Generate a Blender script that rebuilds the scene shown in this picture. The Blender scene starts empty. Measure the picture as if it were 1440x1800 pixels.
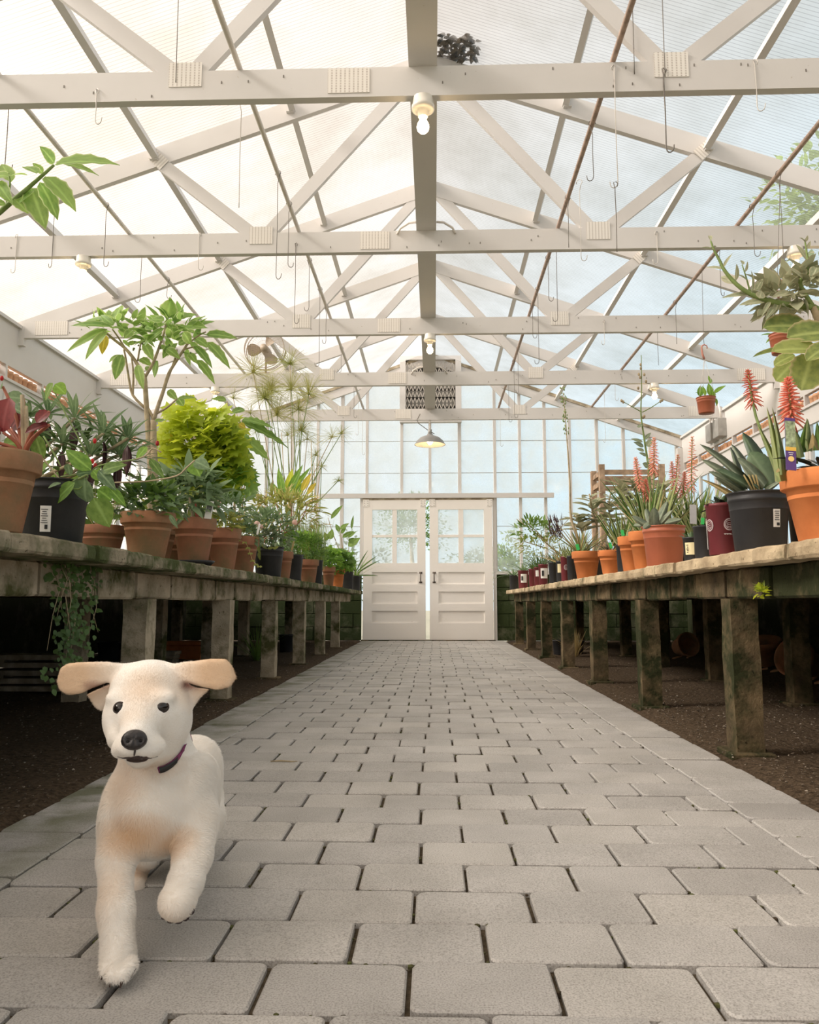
import bpy, bmesh, math, random
import numpy as np
from mathutils import Vector, Matrix, Euler, Quaternion

random.seed(7)
SC = bpy.context.scene
COL = SC.collection
R = math.radians

# ------------------------------------------------------------------ camera
FPX = 1387.0                      # focal length in pixels of the 1440x1800 frame
CAM_H = 0.56
PITCH, YAW = R(6.58), R(1.78)
cam_d = bpy.data.cameras.new('camera')
cam = bpy.data.objects.new('camera', cam_d)
COL.objects.link(cam)
cam.location = (0, 0, CAM_H)
cam.rotation_euler = (R(90) + PITCH, 0.0, YAW)
cam_d.sensor_fit = 'HORIZONTAL'
cam_d.sensor_width = 36.0
cam_d.lens = FPX / 1440.0 * 36.0
cam_d.clip_start = 0.02
cam_d.clip_end = 400
SC.camera = cam
CAMROT = cam.rotation_euler.to_matrix()
CAMP = Vector((0, 0, CAM_H))

# ------------------------------------------------------------------ sky, sun, exposure
wd = bpy.data.worlds.new('evening_sky')
SC.world = wd
wd.use_nodes = True
nt = wd.node_tree
nt.nodes.clear()
wo = nt.nodes.new('ShaderNodeOutputWorld')
bg = nt.nodes.new('ShaderNodeBackground')
# clear evening sky: pale blue dome, warm towards the setting sun on the left
tc = nt.nodes.new('ShaderNodeTexCoord')
dot = nt.nodes.new('ShaderNodeVectorMath'); dot.operation = 'DOT_PRODUCT'
dot.inputs[1].default_value = Vector((-0.80, -0.20, 0.57)).normalized()
nt.links.new(tc.outputs['Generated'], dot.inputs[0])
ramp = nt.nodes.new('ShaderNodeValToRGB')
mr = nt.nodes.new('ShaderNodeMapRange')
mr.inputs[1].default_value = -1.0; mr.inputs[2].default_value = 1.0
nt.links.new(dot.outputs['Value'], mr.inputs[0])
cr = ramp.color_ramp
cr.elements[0].position = 0.0; cr.elements[0].color = (0.56, 0.68, 0.74, 1)
cr.elements[1].position = 1.0; cr.elements[1].color = (2.7, 2.25, 1.85, 1)
e = cr.elements.new(0.36); e.color = (0.56, 0.73, 0.83, 1)
e = cr.elements.new(0.64); e.color = (0.90, 0.785, 0.69, 1)
e = cr.elements.new(0.84); e.color = (1.70, 1.46, 1.24, 1)
nt.links.new(mr.outputs[0], ramp.inputs[0])
# the sky is palest along the horizon and deepens overhead
sep = nt.nodes.new('ShaderNodeSeparateXYZ'); nt.links.new(tc.outputs['Generated'], sep.inputs[0])
mz = nt.nodes.new('ShaderNodeMapRange'); mz.inputs[1].default_value = 0.0; mz.inputs[2].default_value = 0.75
mz.inputs[3].default_value = 1.34; mz.inputs[4].default_value = 0.86
nt.links.new(sep.outputs[2], mz.inputs[0])
vm = nt.nodes.new('ShaderNodeVectorMath'); vm.operation = 'SCALE'
nt.links.new(ramp.outputs[0], vm.inputs[0]); nt.links.new(mz.outputs[0], vm.inputs['Scale'])
nt.links.new(vm.outputs[0], bg.inputs['Color'])
bg.inputs['Strength'].default_value = 1.0
nt.links.new(bg.outputs[0], wo.inputs[0])

sun_d = bpy.data.lights.new('low_sun', 'SUN')
sun_d.energy = 5.0
sun_d.angle = R(16)
sun_d.color = (1.0, 0.92, 0.85)
sun = bpy.data.objects.new('low_sun', sun_d)
COL.objects.link(sun)
sun.rotation_euler = Vector((0.80, 0.20, -0.57)).to_track_quat('-Z', 'Y').to_euler()
sun.location = (-8, 6, 8)

SC.view_settings.view_transform = 'Standard'
SC.view_settings.look = 'None'
SC.view_settings.gamma = 1.0
SC.view_settings.use_curve_mapping = False
SC.view_settings.exposure = 0.18

# ------------------------------------------------------------------ pixel helpers
def ray(px, py):
    return CAMROT @ Vector(((px - 720) / FPX, -(py - 900) / FPX, -1.0))
def at_y(px, py, y):
    d = ray(px, py); return CAMP + d * (y / d.y)
def at_z(px, py, z):
    d = ray(px, py); return CAMP + d * ((z - CAM_H) / d.z)
def at_x(px, py, x):
    d = ray(px, py); return CAMP + d * (x / d.x)
def mpp(p):                       # metres in one pixel at point p
    v = Vector(p) - CAMP
    return abs(v.dot(CAMROT @ Vector((0, 0, -1)))) / FPX

# ------------------------------------------------------------------ mesh builder
class MB:
    def __init__(s): s.v = []; s.f = []
    def add(s, vs, fs, M=None):
        o = len(s.v)
        if M is not None: vs = [M @ Vector(v) for v in vs]
        s.v.extend([tuple(v) for v in vs])
        s.f.extend([tuple(i + o for i in f) for f in fs])
        return s
    def box(s, c, h, M=None):
        x, y, z = h
        vs = [Vector(c) + Vector((a * x, b * y, d * z)) for d in (-1, 1) for b in (-1, 1) for a in (-1, 1)]
        fs = [(0, 2, 3, 1), (4, 5, 7, 6), (0, 1, 5, 4), (2, 6, 7, 3), (0, 4, 6, 2), (1, 3, 7, 5)]
        return s.add(vs, fs, M)
    def cbox(s, c, h, b=0.004, M=None):        # box with chamfered top/bottom rims
        x, y, z = h
        vs = []
        for (zz, k) in ((-z, b), (-z + b, 0), (z - b, 0), (z, b)):
            for (a, d) in ((-1, -1), (1, -1), (1, 1), (-1, 1)):
                vs.append(Vector(c) + Vector((a * (x - k), d * (y - k), zz)))
        fs = [(3, 2, 1, 0), (12, 13, 14, 15)]
        for r in range(3):
            for i in range(4):
                j = (i + 1) % 4
                fs.append((r * 4 + i, r * 4 + j, r * 4 + 4 + j, r * 4 + 4 + i))
        return s.add(vs, fs, M)
    def bar(s, a, b, w, t, up=(0, 0, 1)):      # rectangular bar from a to b: w across, t along up
        a, b = Vector(a), Vector(b)
        d = (b - a).normalized(); u = Vector(up)
        side = d.cross(u).normalized(); u = side.cross(d).normalized()
        vs = []
        for p in (a, b):
            for (i, j) in ((-1, -1), (1, -1), (1, 1), (-1, 1)):
                vs.append(p + side * (i * w / 2) + u * (j * t / 2))
        fs = [(3, 2, 1, 0), (4, 5, 6, 7)] + [(i, (i + 1) % 4, 4 + (i + 1) % 4, 4 + i) for i in range(4)]
        return s.add(vs, fs)
    def tube(s, pts, rad, n=6, cap=True):
        pts = [Vector(p) for p in pts]
        if not hasattr(rad, '__len__'): rad = [rad] * len(pts)
        vs = []; fs = []
        ref = None
        for i, p in enumerate(pts):
            d = (pts[min(i + 1, len(pts) - 1)] - pts[max(i - 1, 0)])
            if d.length < 1e-9: d = Vector((0, 0, 1))
            d.normalize()
            if ref is None:
                ref = Vector((1, 0, 0)) if abs(d.x) < 0.8 else Vector((0, 1, 0))
            u = (ref - d * ref.dot(d)); u.normalize(); ref = u
            w = d.cross(u)
            for k in range(n):
                a = 2 * math.pi * k / n
                vs.append(p + (u * math.cos(a) + w * math.sin(a)) * rad[i])
        for i in range(len(pts) - 1):
            for k in range(n):
                k2 = (k + 1) % n
                fs.append((i * n + k, i * n + k2, (i + 1) * n + k2, (i + 1) * n + k))
        if cap:
            fs.append(tuple(range(n - 1, -1, -1)))
            fs.append(tuple((len(pts) - 1) * n + k for k in range(n)))
        return s.add(vs, fs)
    def lathe(s, prof, n=20, c=(0, 0, 0), M=None, cap0=True, cap1=False, sq=1.0):
        vs = []; fs = []
        for (r, z) in prof:
            for k in range(n):
                a = 2 * math.pi * k / n
                vs.append(Vector(c) + Vector((r * math.cos(a), r * math.sin(a) * sq, z)))
        for i in range(len(prof) - 1):
            for k in range(n):
                k2 = (k + 1) % n
                fs.append((i * n + k, i * n + k2, (i + 1) * n + k2, (i + 1) * n + k))
        if cap0: fs.append(tuple(range(n - 1, -1, -1)))
        if cap1: fs.append(tuple((len(prof) - 1) * n + k for k in range(n)))
        return s.add(vs, fs, M)
    def sphere(s, c, r, nu=10, nv=7, M=None):
        if not hasattr(r, '__len__'): r = (r, r, r)
        prof = [(math.sin(math.pi * i / nv), -math.cos(math.pi * i / nv)) for i in range(nv + 1)]
        vs = []; fs = []
        for (q, z) in prof:
            for k in range(nu):
                a = 2 * math.pi * k / nu
                vs.append(Vector(c) + Vector((q * math.cos(a) * r[0], q * math.sin(a) * r[1], z * r[2])))
        for i in range(nv):
            for k in range(nu):
                k2 = (k + 1) % nu
                fs.append((i * nu + k, i * nu + k2, (i + 1) * nu + k2, (i + 1) * nu + k))
        return s.add(vs, fs, M)
    def mesh(s, name, mat, smooth=False):
        me = bpy.data.meshes.new(name)
        me.from_pydata(s.v, [], s.f)
        if smooth: me.polygons.foreach_set('use_smooth', [True] * len(me.polygons))
        if mat: me.materials.append(mat)
        me.update()
        return me
    def build(s, name, mat, parent=None, smooth=False, kind=None, label=None):
        return link(name, s.mesh(name, mat, smooth), parent, kind, label)

def link(name, me, parent=None, kind=None, label=None, M=None):
    o = bpy.data.objects.new(name, me)
    COL.objects.link(o)
    if parent is not None: o.parent = parent
    if M is not None: o.matrix_local = M
    if kind: o['kind'] = kind
    if label: o['label'] = label
    return o
def tag(o, label, cat, group=None):
    o['label'] = label; o['category'] = cat
    if group: o['group'] = group
    return o
def thing(name, label, cat, loc=(0, 0, 0), group=None, rz=0.0):
    o = bpy.data.objects.new(name, None)
    COL.objects.link(o)
    o.empty_display_size = 0.05
    o.location = loc; o.rotation_euler = (0, 0, rz)
    return tag(o, label, cat, group)
def struct(name, label=None):
    o = bpy.data.objects.new(name, None)
    COL.objects.link(o)
    o.empty_display_size = 0.05
    o['kind'] = 'structure'
    if label: o['label'] = label
    return o

# ------------------------------------------------------------------ materials
class N:
    def __init__(s, name):
        s.m = bpy.data.materials.new(name); s.m.use_nodes = True
        s.t = s.m.node_tree; s.t.nodes.clear()
        s.out = s.n('ShaderNodeOutputMaterial')
    def n(s, t, **k):
        x = s.t.nodes.new(t)
        for a, b in k.items(): setattr(x, a, b)
        return x
    def l(s, a, b): s.t.links.new(a, b)
    def noise(s, scale, detail=3, rough=0.55, vec=None):
        x = s.n('ShaderNodeTexNoise'); x.inputs['Scale'].default_value = scale
        x.inputs['Detail'].default_value = detail; x.inputs['Roughness'].default_value = rough
        s.l(vec if vec is not None else s.co(), x.inputs['Vector'])
        return x.outputs['Fac']
    def co(s, kind='Object'):
        if not hasattr(s, '_tc'): s._tc = s.n('ShaderNodeTexCoord')
        return s._tc.outputs[kind]
    def gco(s):
        g = s.n('ShaderNodeNewGeometry'); return g.outputs['Position']
    def ramp(s, fac, stops):
        x = s.n('ShaderNodeValToRGB'); c = x.color_ramp
        c.elements[0].position, c.elements[0].color = stops[0][0], (*stops[0][1], 1)
        c.elements[1].position, c.elements[1].color = stops[-1][0], (*stops[-1][1], 1)
        for (p, q) in stops[1:-1]:
            e = c.elements.new(p); e.color = (*q, 1)
        s.l(fac, x.inputs[0]); return x.outputs[0]
    def mix(s, fac, a, b, mode='MIX'):
        x = s.n('ShaderNodeMix'); x.data_type = 'RGBA'; x.blend_type = mode
        for (v, i) in ((fac, 0), (a, 6), (b, 7)):
            if hasattr(v, 'links') or hasattr(v, 'is_linked'): s.l(v, x.inputs[i])
            elif i == 0: x.inputs[0].default_value = v
            else: x.inputs[i].default_value = (*v, 1)
        return x.outputs[2]
    def bump(s, h, strength=0.3, dist=0.01):
        b = s.n('ShaderNodeBump'); b.inputs['Strength'].default_value = strength
        b.inputs['Distance'].default_value = dist; s.l(h, b.inputs['Height']); return b.outputs[0]
    def pbr(s, col, rough=0.7, bump=None, spec=0.4, metal=0.0, emit=None, es=0.0):
        p = s.n('ShaderNodeBsdfPrincipled')
        if hasattr(col, 'is_linked'): s.l(col, p.inputs['Base Color'])
        else: p.inputs['Base Color'].default_value = (*col, 1)
        if hasattr(rough, 'is_linked'): s.l(rough, p.inputs['Roughness'])
        else: p.inputs['Roughness'].default_value = rough
        p.inputs['Specular IOR Level'].default_value = spec
        p.inputs['Metallic'].default_value = metal
        if emit:
            p.inputs['Emission Color'].default_value = (*emit, 1); p.inputs['Emission Strength'].default_value = es
        if bump is not None: s.l(bump, p.inputs['Normal'])
        s.l(p.outputs[0], s.out.inputs[0]); s.p = p
        return s.m

def simple(name, col, rough=0.6, spec=0.4, var=0.12, scale=8, bump=0.0, bscale=60, metal=0.0):
    n = N(name)
    f = n.noise(scale, 4)
    lo = tuple(c * (1 - var) for c in col); hi = tuple(min(1, c * (1 + var)) for c in col)
    c = n.ramp(f, [(0.3, lo), (0.7, hi)])
    b = n.bump(n.noise(bscale, 4), bump, 0.005) if bump else None
    return n.pbr(c, rough, b, spec, metal)

def paint_mat(name='white_paint', lo=(0.64, 0.615, 0.595), hi=(0.70, 0.68, 0.66)):
    n = N(name)
    g = n.gco()
    a = n.noise(1.3, 4, vec=g); b = n.noise(45, 5, vec=g); 
    base = n.ramp(a, [(0.3, lo), (0.7, hi)])
    dirt = n.ramp(b, [(0.70, (0, 0, 0)), (0.78, (1, 1, 1))])
    c = n.mix(dirt, base, (0.46, 0.40, 0.33))
    return n.pbr(c, 0.55, n.bump(n.noise(30, 4, vec=g), 0.12, 0.004), 0.3)
def old_wood_mat():
    n = N('weathered_wood')
    g = n.gco()
    c = n.ramp(n.noise(9, 6, vec=g), [(0.25, (0.14, 0.11, 0.07)), (0.5, (0.36, 0.30, 0.21)), (0.75, (0.60, 0.52, 0.40))])
    return n.pbr(c, 0.85, n.bump(n.noise(50, 4, vec=g), 0.4, 0.006), 0.2)
def concrete_mat(name, base, dark, moss, mossamt, edge=0.55):
    n = N(name)
    g = n.gco()
    c = n.ramp(n.noise(7, 6, vec=g), [(0.3, dark), (0.62, base)])
    m = n.ramp(n.noise(3.2, 5, 0.7, vec=g), [(mossamt, (1, 1, 1)), (mossamt + 0.14, (0, 0, 0))])
    c = n.mix(m, c, moss)
    sp = n.ramp(n.noise(70, 3, vec=g), [(0.28, (0.25, 0.23, 0.2)), (0.36, (1, 1, 1))])
    c = n.mix(0.8, c, sp, 'MULTIPLY')
    h = n.noise(38, 5, 0.65, vec=g)
    return n.pbr(c, 0.92, n.bump(h, 0.7, 0.01), 0.15)
def paver_mat():
    n = N('paver_stone')
    oi = n.n('ShaderNodeObjectInfo')
    g = n.gco()
    at = n.n('ShaderNodeAttribute'); at.attribute_name = 'tone'
    tone = n.n('ShaderNodeMath'); tone.operation = 'ADD'
    n.l(oi.outputs['Random'], tone.inputs[0]); n.l(at.outputs['Fac'], tone.inputs[1])
    fr = n.n('ShaderNodeMath'); fr.operation = 'FRACT'; n.l(tone.outputs[0], fr.inputs[0])
    base = n.ramp(fr.outputs[0], [(0, (0.425, 0.410, 0.395)), (0.5, (0.485, 0.470, 0.455)), (1, (0.515, 0.495, 0.470))])
    c = n.mix(0.55, base, n.ramp(n.noise(5, 5, vec=g), [(0.3, (0.62, 0.62, 0.60)), (0.7, (1, 1, 1))]), 'MULTIPLY')
    sp = n.ramp(n.noise(330, 2, vec=g), [(0.33, (0.55, 0.53, 0.5)), (0.5, (1, 1, 1)), (0.72, (1.25, 1.25, 1.22))])
    c = n.mix(0.7, c, sp, 'MULTIPLY')
    # worn, mossy outer borders
    sx = n.n('ShaderNodeSeparateXYZ'); n.l(g, sx.inputs[0])
    mm = n.n('ShaderNodeMapRange'); mm.inputs[1].default_value = -0.78; mm.inputs[2].default_value = -1.0
    n.l(sx.outputs[0], mm.inputs[0])
    mul = n.n('ShaderNodeMath'); mul.operation = 'MULTIPLY'
    n.l(mm.outputs[0], mul.inputs[0])
    n.l(n.ramp(n.noise(6, 4, vec=g), [(0.42, (0, 0, 0)), (0.62, (0.75, 0.75, 0.75))]), mul.inputs[1])
    c = n.mix(mul.outputs[0], c, (0.13, 0.14, 0.06))
    return n.pbr(c, 0.62, n.bump(n.noise(160, 4, vec=g), 0.35, 0.004), 0.3)
def soil_mat(name='dark_soil', a=(0.035, 0.024, 0.015), b=(0.14, 0.10, 0.065)):
    n = N(name)
    g = n.gco()
    c = n.ramp(n.noise(60, 5, 0.7, vec=g), [(0.3, a), (0.7, b)])
    return n.pbr(c, 0.95, n.bump(n.noise(45, 5, vec=g), 0.9, 0.02), 0.1)
def terracotta_mat(name, base=(0.46, 0.165, 0.065), moss=0.0, dark=(0.26, 0.095, 0.045)):
    n = N(name)
    oi = n.n('ShaderNodeObjectInfo')
    c = n.ramp(n.noise(9, 5), [(0.3, dark), (0.55, base), (0.8, tuple(min(1, k * 1.2) for k in base))])
    if moss:
        m = n.ramp(n.noise(5, 5, 0.65), [(0.5 - moss * 0.4, (0, 0, 0)), (0.66, (1, 1, 1))])
        c = n.mix(m, c, (0.22, 0.175, 0.095))
    c = n.mix(n.ramp(oi.outputs['Random'], [(0, (0.0,) * 3), (1, (0.25,) * 3)]), c, (0.33, 0.13, 0.06))
    return n.pbr(c, 0.8, n.bump(n.noise(80, 4), 0.2, 0.003), 0.25)
def leaf_mat(name, col, col2=None, trans=0.45, rough=0.45, back=None, edge=None):
    n = N(name)
    oi = n.n('ShaderNodeObjectInfo')
    col2 = col2 or tuple(c * 0.6 for c in col)
    f = n.noise(4.5, 3)
    add = n.n('ShaderNodeMath'); add.operation = 'ADD'
    sc = n.n('ShaderNodeMath'); sc.operation = 'MULTIPLY'; sc.inputs[1].default_value = 0.35
    n.l(oi.outputs['Random'], sc.inputs[0]); n.l(f, add.inputs[0]); n.l(sc.outputs[0], add.inputs[1])
    c = n.ramp(add.outputs[0], [(0.40, col2), (0.85, col)])
    if edge:                                  # pale leaf margin, painted by the leaf's own u coordinate
        at = n.n('ShaderNodeAttribute'); at.attribute_name = 'margin'
        c = n.mix(n.ramp(at.outputs['Fac'], [(0.80, (0,) * 3), (1.0, (0.9,) * 3)]), c, edge)
    mrb = n.n('ShaderNodeAttribute'); mrb.attribute_name = 'midrib'
    c = n.mix(n.ramp(mrb.outputs['Fac'], [(0.80, (0,) * 3), (0.97, (0.5,) * 3)]), c, tuple(min(1, q * 1.5 + .06) for q in col))
    p = n.n('ShaderNodeBsdfPrincipled'); n.l(c, p.inputs['Base Color'])
    p.inputs['Roughness'].default_value = rough; p.inputs['Specular IOR Level'].default_value = 0.35
    t = n.n('ShaderNodeBsdfTranslucent')
    hs = n.n('ShaderNodeHueSaturation'); hs.inputs['Value'].default_value = 1.7; hs.inputs['Hue'].default_value = 0.485
    n.l(c, hs.inputs['Color']); n.l(hs.outputs[0], t.inputs[0])
    ms = n.n('ShaderNodeMixShader'); ms.inputs[0].default_value = trans
    n.l(p.outputs[0], ms.inputs[1]); n.l(t.outputs[0], ms.inputs[2])
    n.l(ms.outputs[0], n.out.inputs[0])
    return n.m
def roof_mat():
    n = N('ribbed_polycarbonate')
    g = n.gco()
    sx = n.n('ShaderNodeSeparateXYZ'); n.l(g, sx.inputs[0])
    w = n.n('ShaderNodeMath'); w.operation = 'MULTIPLY'; w.inputs[1].default_value = 2 * math.pi / 0.028
    n.l(sx.outputs[1], w.inputs[0])
    si = n.n('ShaderNodeMath'); si.operation = 'SINE'; n.l(w.outputs[0], si.inputs[0])
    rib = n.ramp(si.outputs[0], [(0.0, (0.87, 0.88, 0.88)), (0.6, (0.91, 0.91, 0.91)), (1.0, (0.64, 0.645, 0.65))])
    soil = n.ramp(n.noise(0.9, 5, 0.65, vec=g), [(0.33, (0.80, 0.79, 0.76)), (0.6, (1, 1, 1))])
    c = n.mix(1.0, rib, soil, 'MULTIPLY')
    tr = n.n('ShaderNodeBsdfTransparent'); n.l(c, tr.inputs[0])
    tl = n.n('ShaderNodeBsdfTranslucent'); n.l(c, tl.inputs[0])
    ms = n.n('ShaderNodeMixShader'); ms.inputs[0].default_value = 0.2
    n.l(tr.outputs[0], ms.inputs[1]); n.l(tl.outputs[0], ms.inputs[2])
    n.l(ms.outputs[0], n.out.inputs[0])
    return n.m
def glass_mat(name, tint, haze, hazecol, mist=0.25):
    n = N(name)
    g = n.gco()
    tr = n.n('ShaderNodeBsdfTransparent'); tr.inputs[0].default_value = (*tint, 1)
    tl = n.n('ShaderNodeBsdfTranslucent'); tl.inputs[0].default_value = (*hazecol, 1)
    gl = n.n('ShaderNodeBsdfGlossy'); gl.inputs['Roughness'].default_value = 0.12
    f = n.ramp(n.noise(3.5, 5, 0.6, vec=g), [(0.3, (max(0, haze - mist),) * 3), (0.7, (min(1, haze + mist),) * 3)])
    m1 = n.n('ShaderNodeMixShader'); n.l(f, m1.inputs[0]); n.l(tr.outputs[0], m1.inputs[1]); n.l(tl.outputs[0], m1.inputs[2])
    m2 = n.n('ShaderNodeMixShader'); m2.inputs[0].default_value = 0.05
    n.l(m1.outputs[0], m2.inputs[1]); n.l(gl.outputs[0], m2.inputs[2])
    n.l(m2.outputs[0], n.out.inputs[0])
    return n.m

M = {}
M['paint'] = paint_mat()
M['paint_door'] = paint_mat('lightened_door_paint', (0.86, 0.82, 0.775), (0.90, 0.865, 0.825))  # white paint lightened on the doors to replace light missing at the far end
M['oldwood'] = old_wood_mat()
M['roof'] = roof_mat()
M['glass'] = glass_mat('misted_glass', (0.92, 0.94, 0.94), 0.42, (0.84, 0.90, 0.91))
M['doorglass'] = glass_mat('door_glass', (0.90, 0.93, 0.93), 0.66, (0.80, 0.87, 0.88), 0.2)
M['sideglass'] = glass_mat('side_glass', (0.90, 0.92, 0.92), 0.22, (0.85, 0.88, 0.88), 0.12)
M['paver'] = paver_mat()
M['bed'] = soil_mat('joint_sand', (0.05, 0.04, 0.025), (0.16, 0.125, 0.085))
M['soil'] = soil_mat()
M['slab'] = concrete_mat('bench_slab', (0.55, 0.44, 0.29), (0.28, 0.21, 0.13), (0.10, 0.095, 0.045), 0.30)
M['slab_mossy'] = concrete_mat('mossy_slab', (0.40, 0.335, 0.24), (0.16, 0.14, 0.09), (0.07, 0.085, 0.03), 0.48)
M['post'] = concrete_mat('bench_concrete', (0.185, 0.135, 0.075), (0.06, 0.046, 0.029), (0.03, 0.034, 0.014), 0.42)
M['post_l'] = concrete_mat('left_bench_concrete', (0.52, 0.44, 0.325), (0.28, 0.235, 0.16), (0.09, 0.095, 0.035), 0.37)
M['block'] = concrete_mat('mossy_block', (0.15, 0.155, 0.095), (0.055, 0.065, 0.035), (0.045, 0.062, 0.024), 0.5)
M['sidewall'] = concrete_mat('side_block', (0.10, 0.09, 0.065), (0.04, 0.035, 0.025), (0.03, 0.035, 0.015), 0.5)
M['pipe'] = simple('rusty_pipe', (0.42, 0.31, 0.25), 0.6, 0.4, 0.3, 30)
M['pipe_white'] = simple('painted_pipe', (0.74, 0.69, 0.63), 0.5)
M['wire'] = simple('hook_wire', (0.16, 0.14, 0.12), 0.5, 0.5, 0.3, 30)
M['wire_light'] = simple('painted_wire', (0.62, 0.58, 0.53), 0.5)
M['plate'] = None
M['galv'] = simple('grey_metal', (0.36, 0.35, 0.33), 0.45, 0.5, 0.15, 12)
M['terra_pale'] = terracotta_mat('pale_terracotta', (0.86, 0.52, 0.33), 0.0, (0.78, 0.44, 0.27))
M['terra'] = terracotta_mat('terracotta', (0.66, 0.225, 0.075), 0.0, (0.54, 0.17, 0.055))
M['terra_old'] = terracotta_mat('old_terracotta', (0.58, 0.255, 0.135), 0.5)
M['terra_brown'] = terracotta_mat('brown_terracotta', (0.46, 0.205, 0.125), 0.22, (0.33, 0.15, 0.09))
M['plastic_red'] = simple('brick_red_plastic', (0.42, 0.125, 0.065), 0.45, 0.45, 0.08, 6)
M['plastic_black'] = simple('black_plastic', (0.028, 0.028, 0.030), 0.5, 0.4, 0.2, 10, 0.1, 90)
M['plastic_maroon'] = simple('maroon_plastic', (0.15, 0.026, 0.032), 0.45, 0.4, 0.12, 10)
M['potsoil'] = soil_mat('potting_soil', (0.02, 0.013, 0.008), (0.09, 0.06, 0.035))
M['label'] = simple('white_label', (0.82, 0.80, 0.76), 0.5, 0.3, 0.03)
M['ink'] = simple('black_ink', (0.03, 0.03, 0.03), 0.6)
M['cream'] = simple('cream_label', (0.80, 0.70, 0.42), 0.5)
M['bulb'] = N('lit_bulb').pbr((1, 0.9, 0.75), 0.3, None, 0.3, 0, (1.0, 0.72, 0.40), 22.0)
M['porcelain'] = simple('porcelain', (0.80, 0.76, 0.68), 0.25, 0.5, 0.05)
M['stem_brown'] = simple('woody_stem', (0.42, 0.34, 0.22), 0.7, 0.2, 0.3, 25)
M['stem_green'] = simple('green_stem', (0.20, 0.27, 0.09), 0.6, 0.3, 0.3, 20)
M['stem_red'] = simple('red_stem', (0.36, 0.12, 0.07), 0.5, 0.3, 0.25, 20)
# ================================================================== STRUCTURE
HCH = 2.40
CHZ = CAM_H + HCH                       # underside of the truss bottom chords
CHT = CHZ + 0.15                        # their top
TY = [(1.46 + 0.6975 * k) * HCH for k in range(-3, 5)]   # truss positions along the house
RX = -0.03                              # ridge
SLOPE = 0.35
XW = 3.78
YEND = 12.0
YBACK = -2.4
def raf(x): return 4.28 - SLOPE * abs(x - RX)            # underside of the rafters

# ---- ground
mb = MB()
nx, ny = 60, 110
gx0, gx1, gy0, gy1 = -XW - 0.1, XW + 0.1, YBACK, YEND + 0.3
rnd = random.Random(3)
gv = []
for j in range(ny + 1):
    for i in range(nx + 1):
        x = gx0 + (gx1 - gx0) * i / nx; y = gy0 + (gy1 - gy0) * j / ny
        z = -0.012 + rnd.uniform(-0.006, 0.006)
        d = abs(x) - 1.06
        if d < 0: z = -0.05
        elif d > 0.35: z += 0.012 * math.sin(x * 7 + y * 3) * math.cos(y * 5)
        gv.append((x, y, z))
gf = [(j * (nx + 1) + i, j * (nx + 1) + i + 1, (j + 1) * (nx + 1) + i + 1, (j + 1) * (nx + 1) + i) for j in range(ny) for i in range(nx)]
mb.add(gv, gf)
floor = mb.build('floor', M['soil'], None, True, 'structure', 'dark damp earth floor under and beside the benches')

# scattered grit and gravel on the earth
mb = MB(); rnd = random.Random(11)
for i in range(9000):
    side = rnd.choice((-1, 1))
    x = side * (1.09 + abs(rnd.gauss(0, 0.75))) ; y = rnd.uniform(1.3, 11.6)
    if rnd.random() < 0.45: y = rnd.uniform(1.3, 5)
    if abs(x) > 3.6: continue
    r = rnd.uniform(0.002, 0.0065) * (1.7 if rnd.random() < 0.05 else 1)
    a = rnd.uniform(0, 6.28)
    vs = [(r * math.cos(a), r * math.sin(a), 0), (r * .9 * math.cos(a + 2.1), r * .9 * math.sin(a + 2.1), 0), (r * math.cos(a + 4.2), r * math.sin(a + 4.2), 0), (r * .2, r * .1, r * 0.55), (0, 0, -r * .4)]
    mb.add([(v[0] + x, v[1] + y, v[2] - 0.004) for v in vs], [(0, 1, 3), (1, 2, 3), (2, 0, 3), (1, 0, 4), (2, 1, 4), (0, 2, 4)])
n_ = N('grit'); M['grit'] = n_.pbr(n_.ramp(n_.noise(37, 2, vec=n_.gco()), [(0.35, (0.06, 0.045, 0.03)), (0.55, (0.16, 0.125, 0.09)), (0.72, (0.46, 0.40, 0.32))]), 0.9)
mb.build('loose_gravel', M['grit'], floor, False, 'stuff')

# ---- paved path: sand bed with every near paver as its own stone
path = struct('path', 'grey concrete paver path running down the middle of the greenhouse')
MB().box(((-1.08 + 1.04) / 2, (YBACK + YEND) / 2, -0.035), (1.055, (YEND - YBACK) / 2, 0.022)).build('sand_bed', M['bed'], path)
PITCH_Y, PITCH_X = 0.157, 0.218
FL, FR = -0.86, 0.82
rnd = random.Random(5)
def paver_geo(x0, x1, y0, y1, z, rr):
    # tumbled paver: rounded plan corners, softened top arris
    g = 0.0018
    x0 += g + rr.uniform(.0005, .003); x1 -= g + rr.uniform(.0005, .003); y0 += g * .8 + rr.uniform(0, .002); y1 -= g * .8 + rr.uniform(0, .002)
    ring = []
    for (cx, cy, sx, sy) in ((x0, y0, 1, 1), (x1, y0, -1, 1), (x1, y1, -1, -1), (x0, y1, 1, -1)):
        c = rr.uniform(0.006, 0.018)
        p = [(cx + sx * 0, cy + sy * c), (cx + sx * c * .3, cy + sy * c * .3), (cx + sx * c, cy + sy * 0)]
        if (sx, sy) in ((-1, 1), (1, -1)): p = p[::-1]
        ring += p
    n = len(ring); mx, my = (x0 + x1) / 2, (y0 + y1) / 2
    vs = [(x, y, -0.035) for x, y in ring] + [(x, y, z - 0.003) for x, y in ring]
    vs += [(x + (mx - x) / abs(mx - x + 1e-9) * .003, y + (my - y) / abs(my - y + 1e-9) * .003, z) for x, y in ring]
    fs = []
    for r in (0, 1):
        for i in range(n):
            j = (i + 1) % n
            fs.append((r * n + i, r * n + j, r * n + n + j, r * n + n + i))
    fs.append(tuple(range(2 * n, 3 * n)))
    return vs, fs
stones = []
row = 0
y = 1.154 - 22 * PITCH_Y
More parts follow.
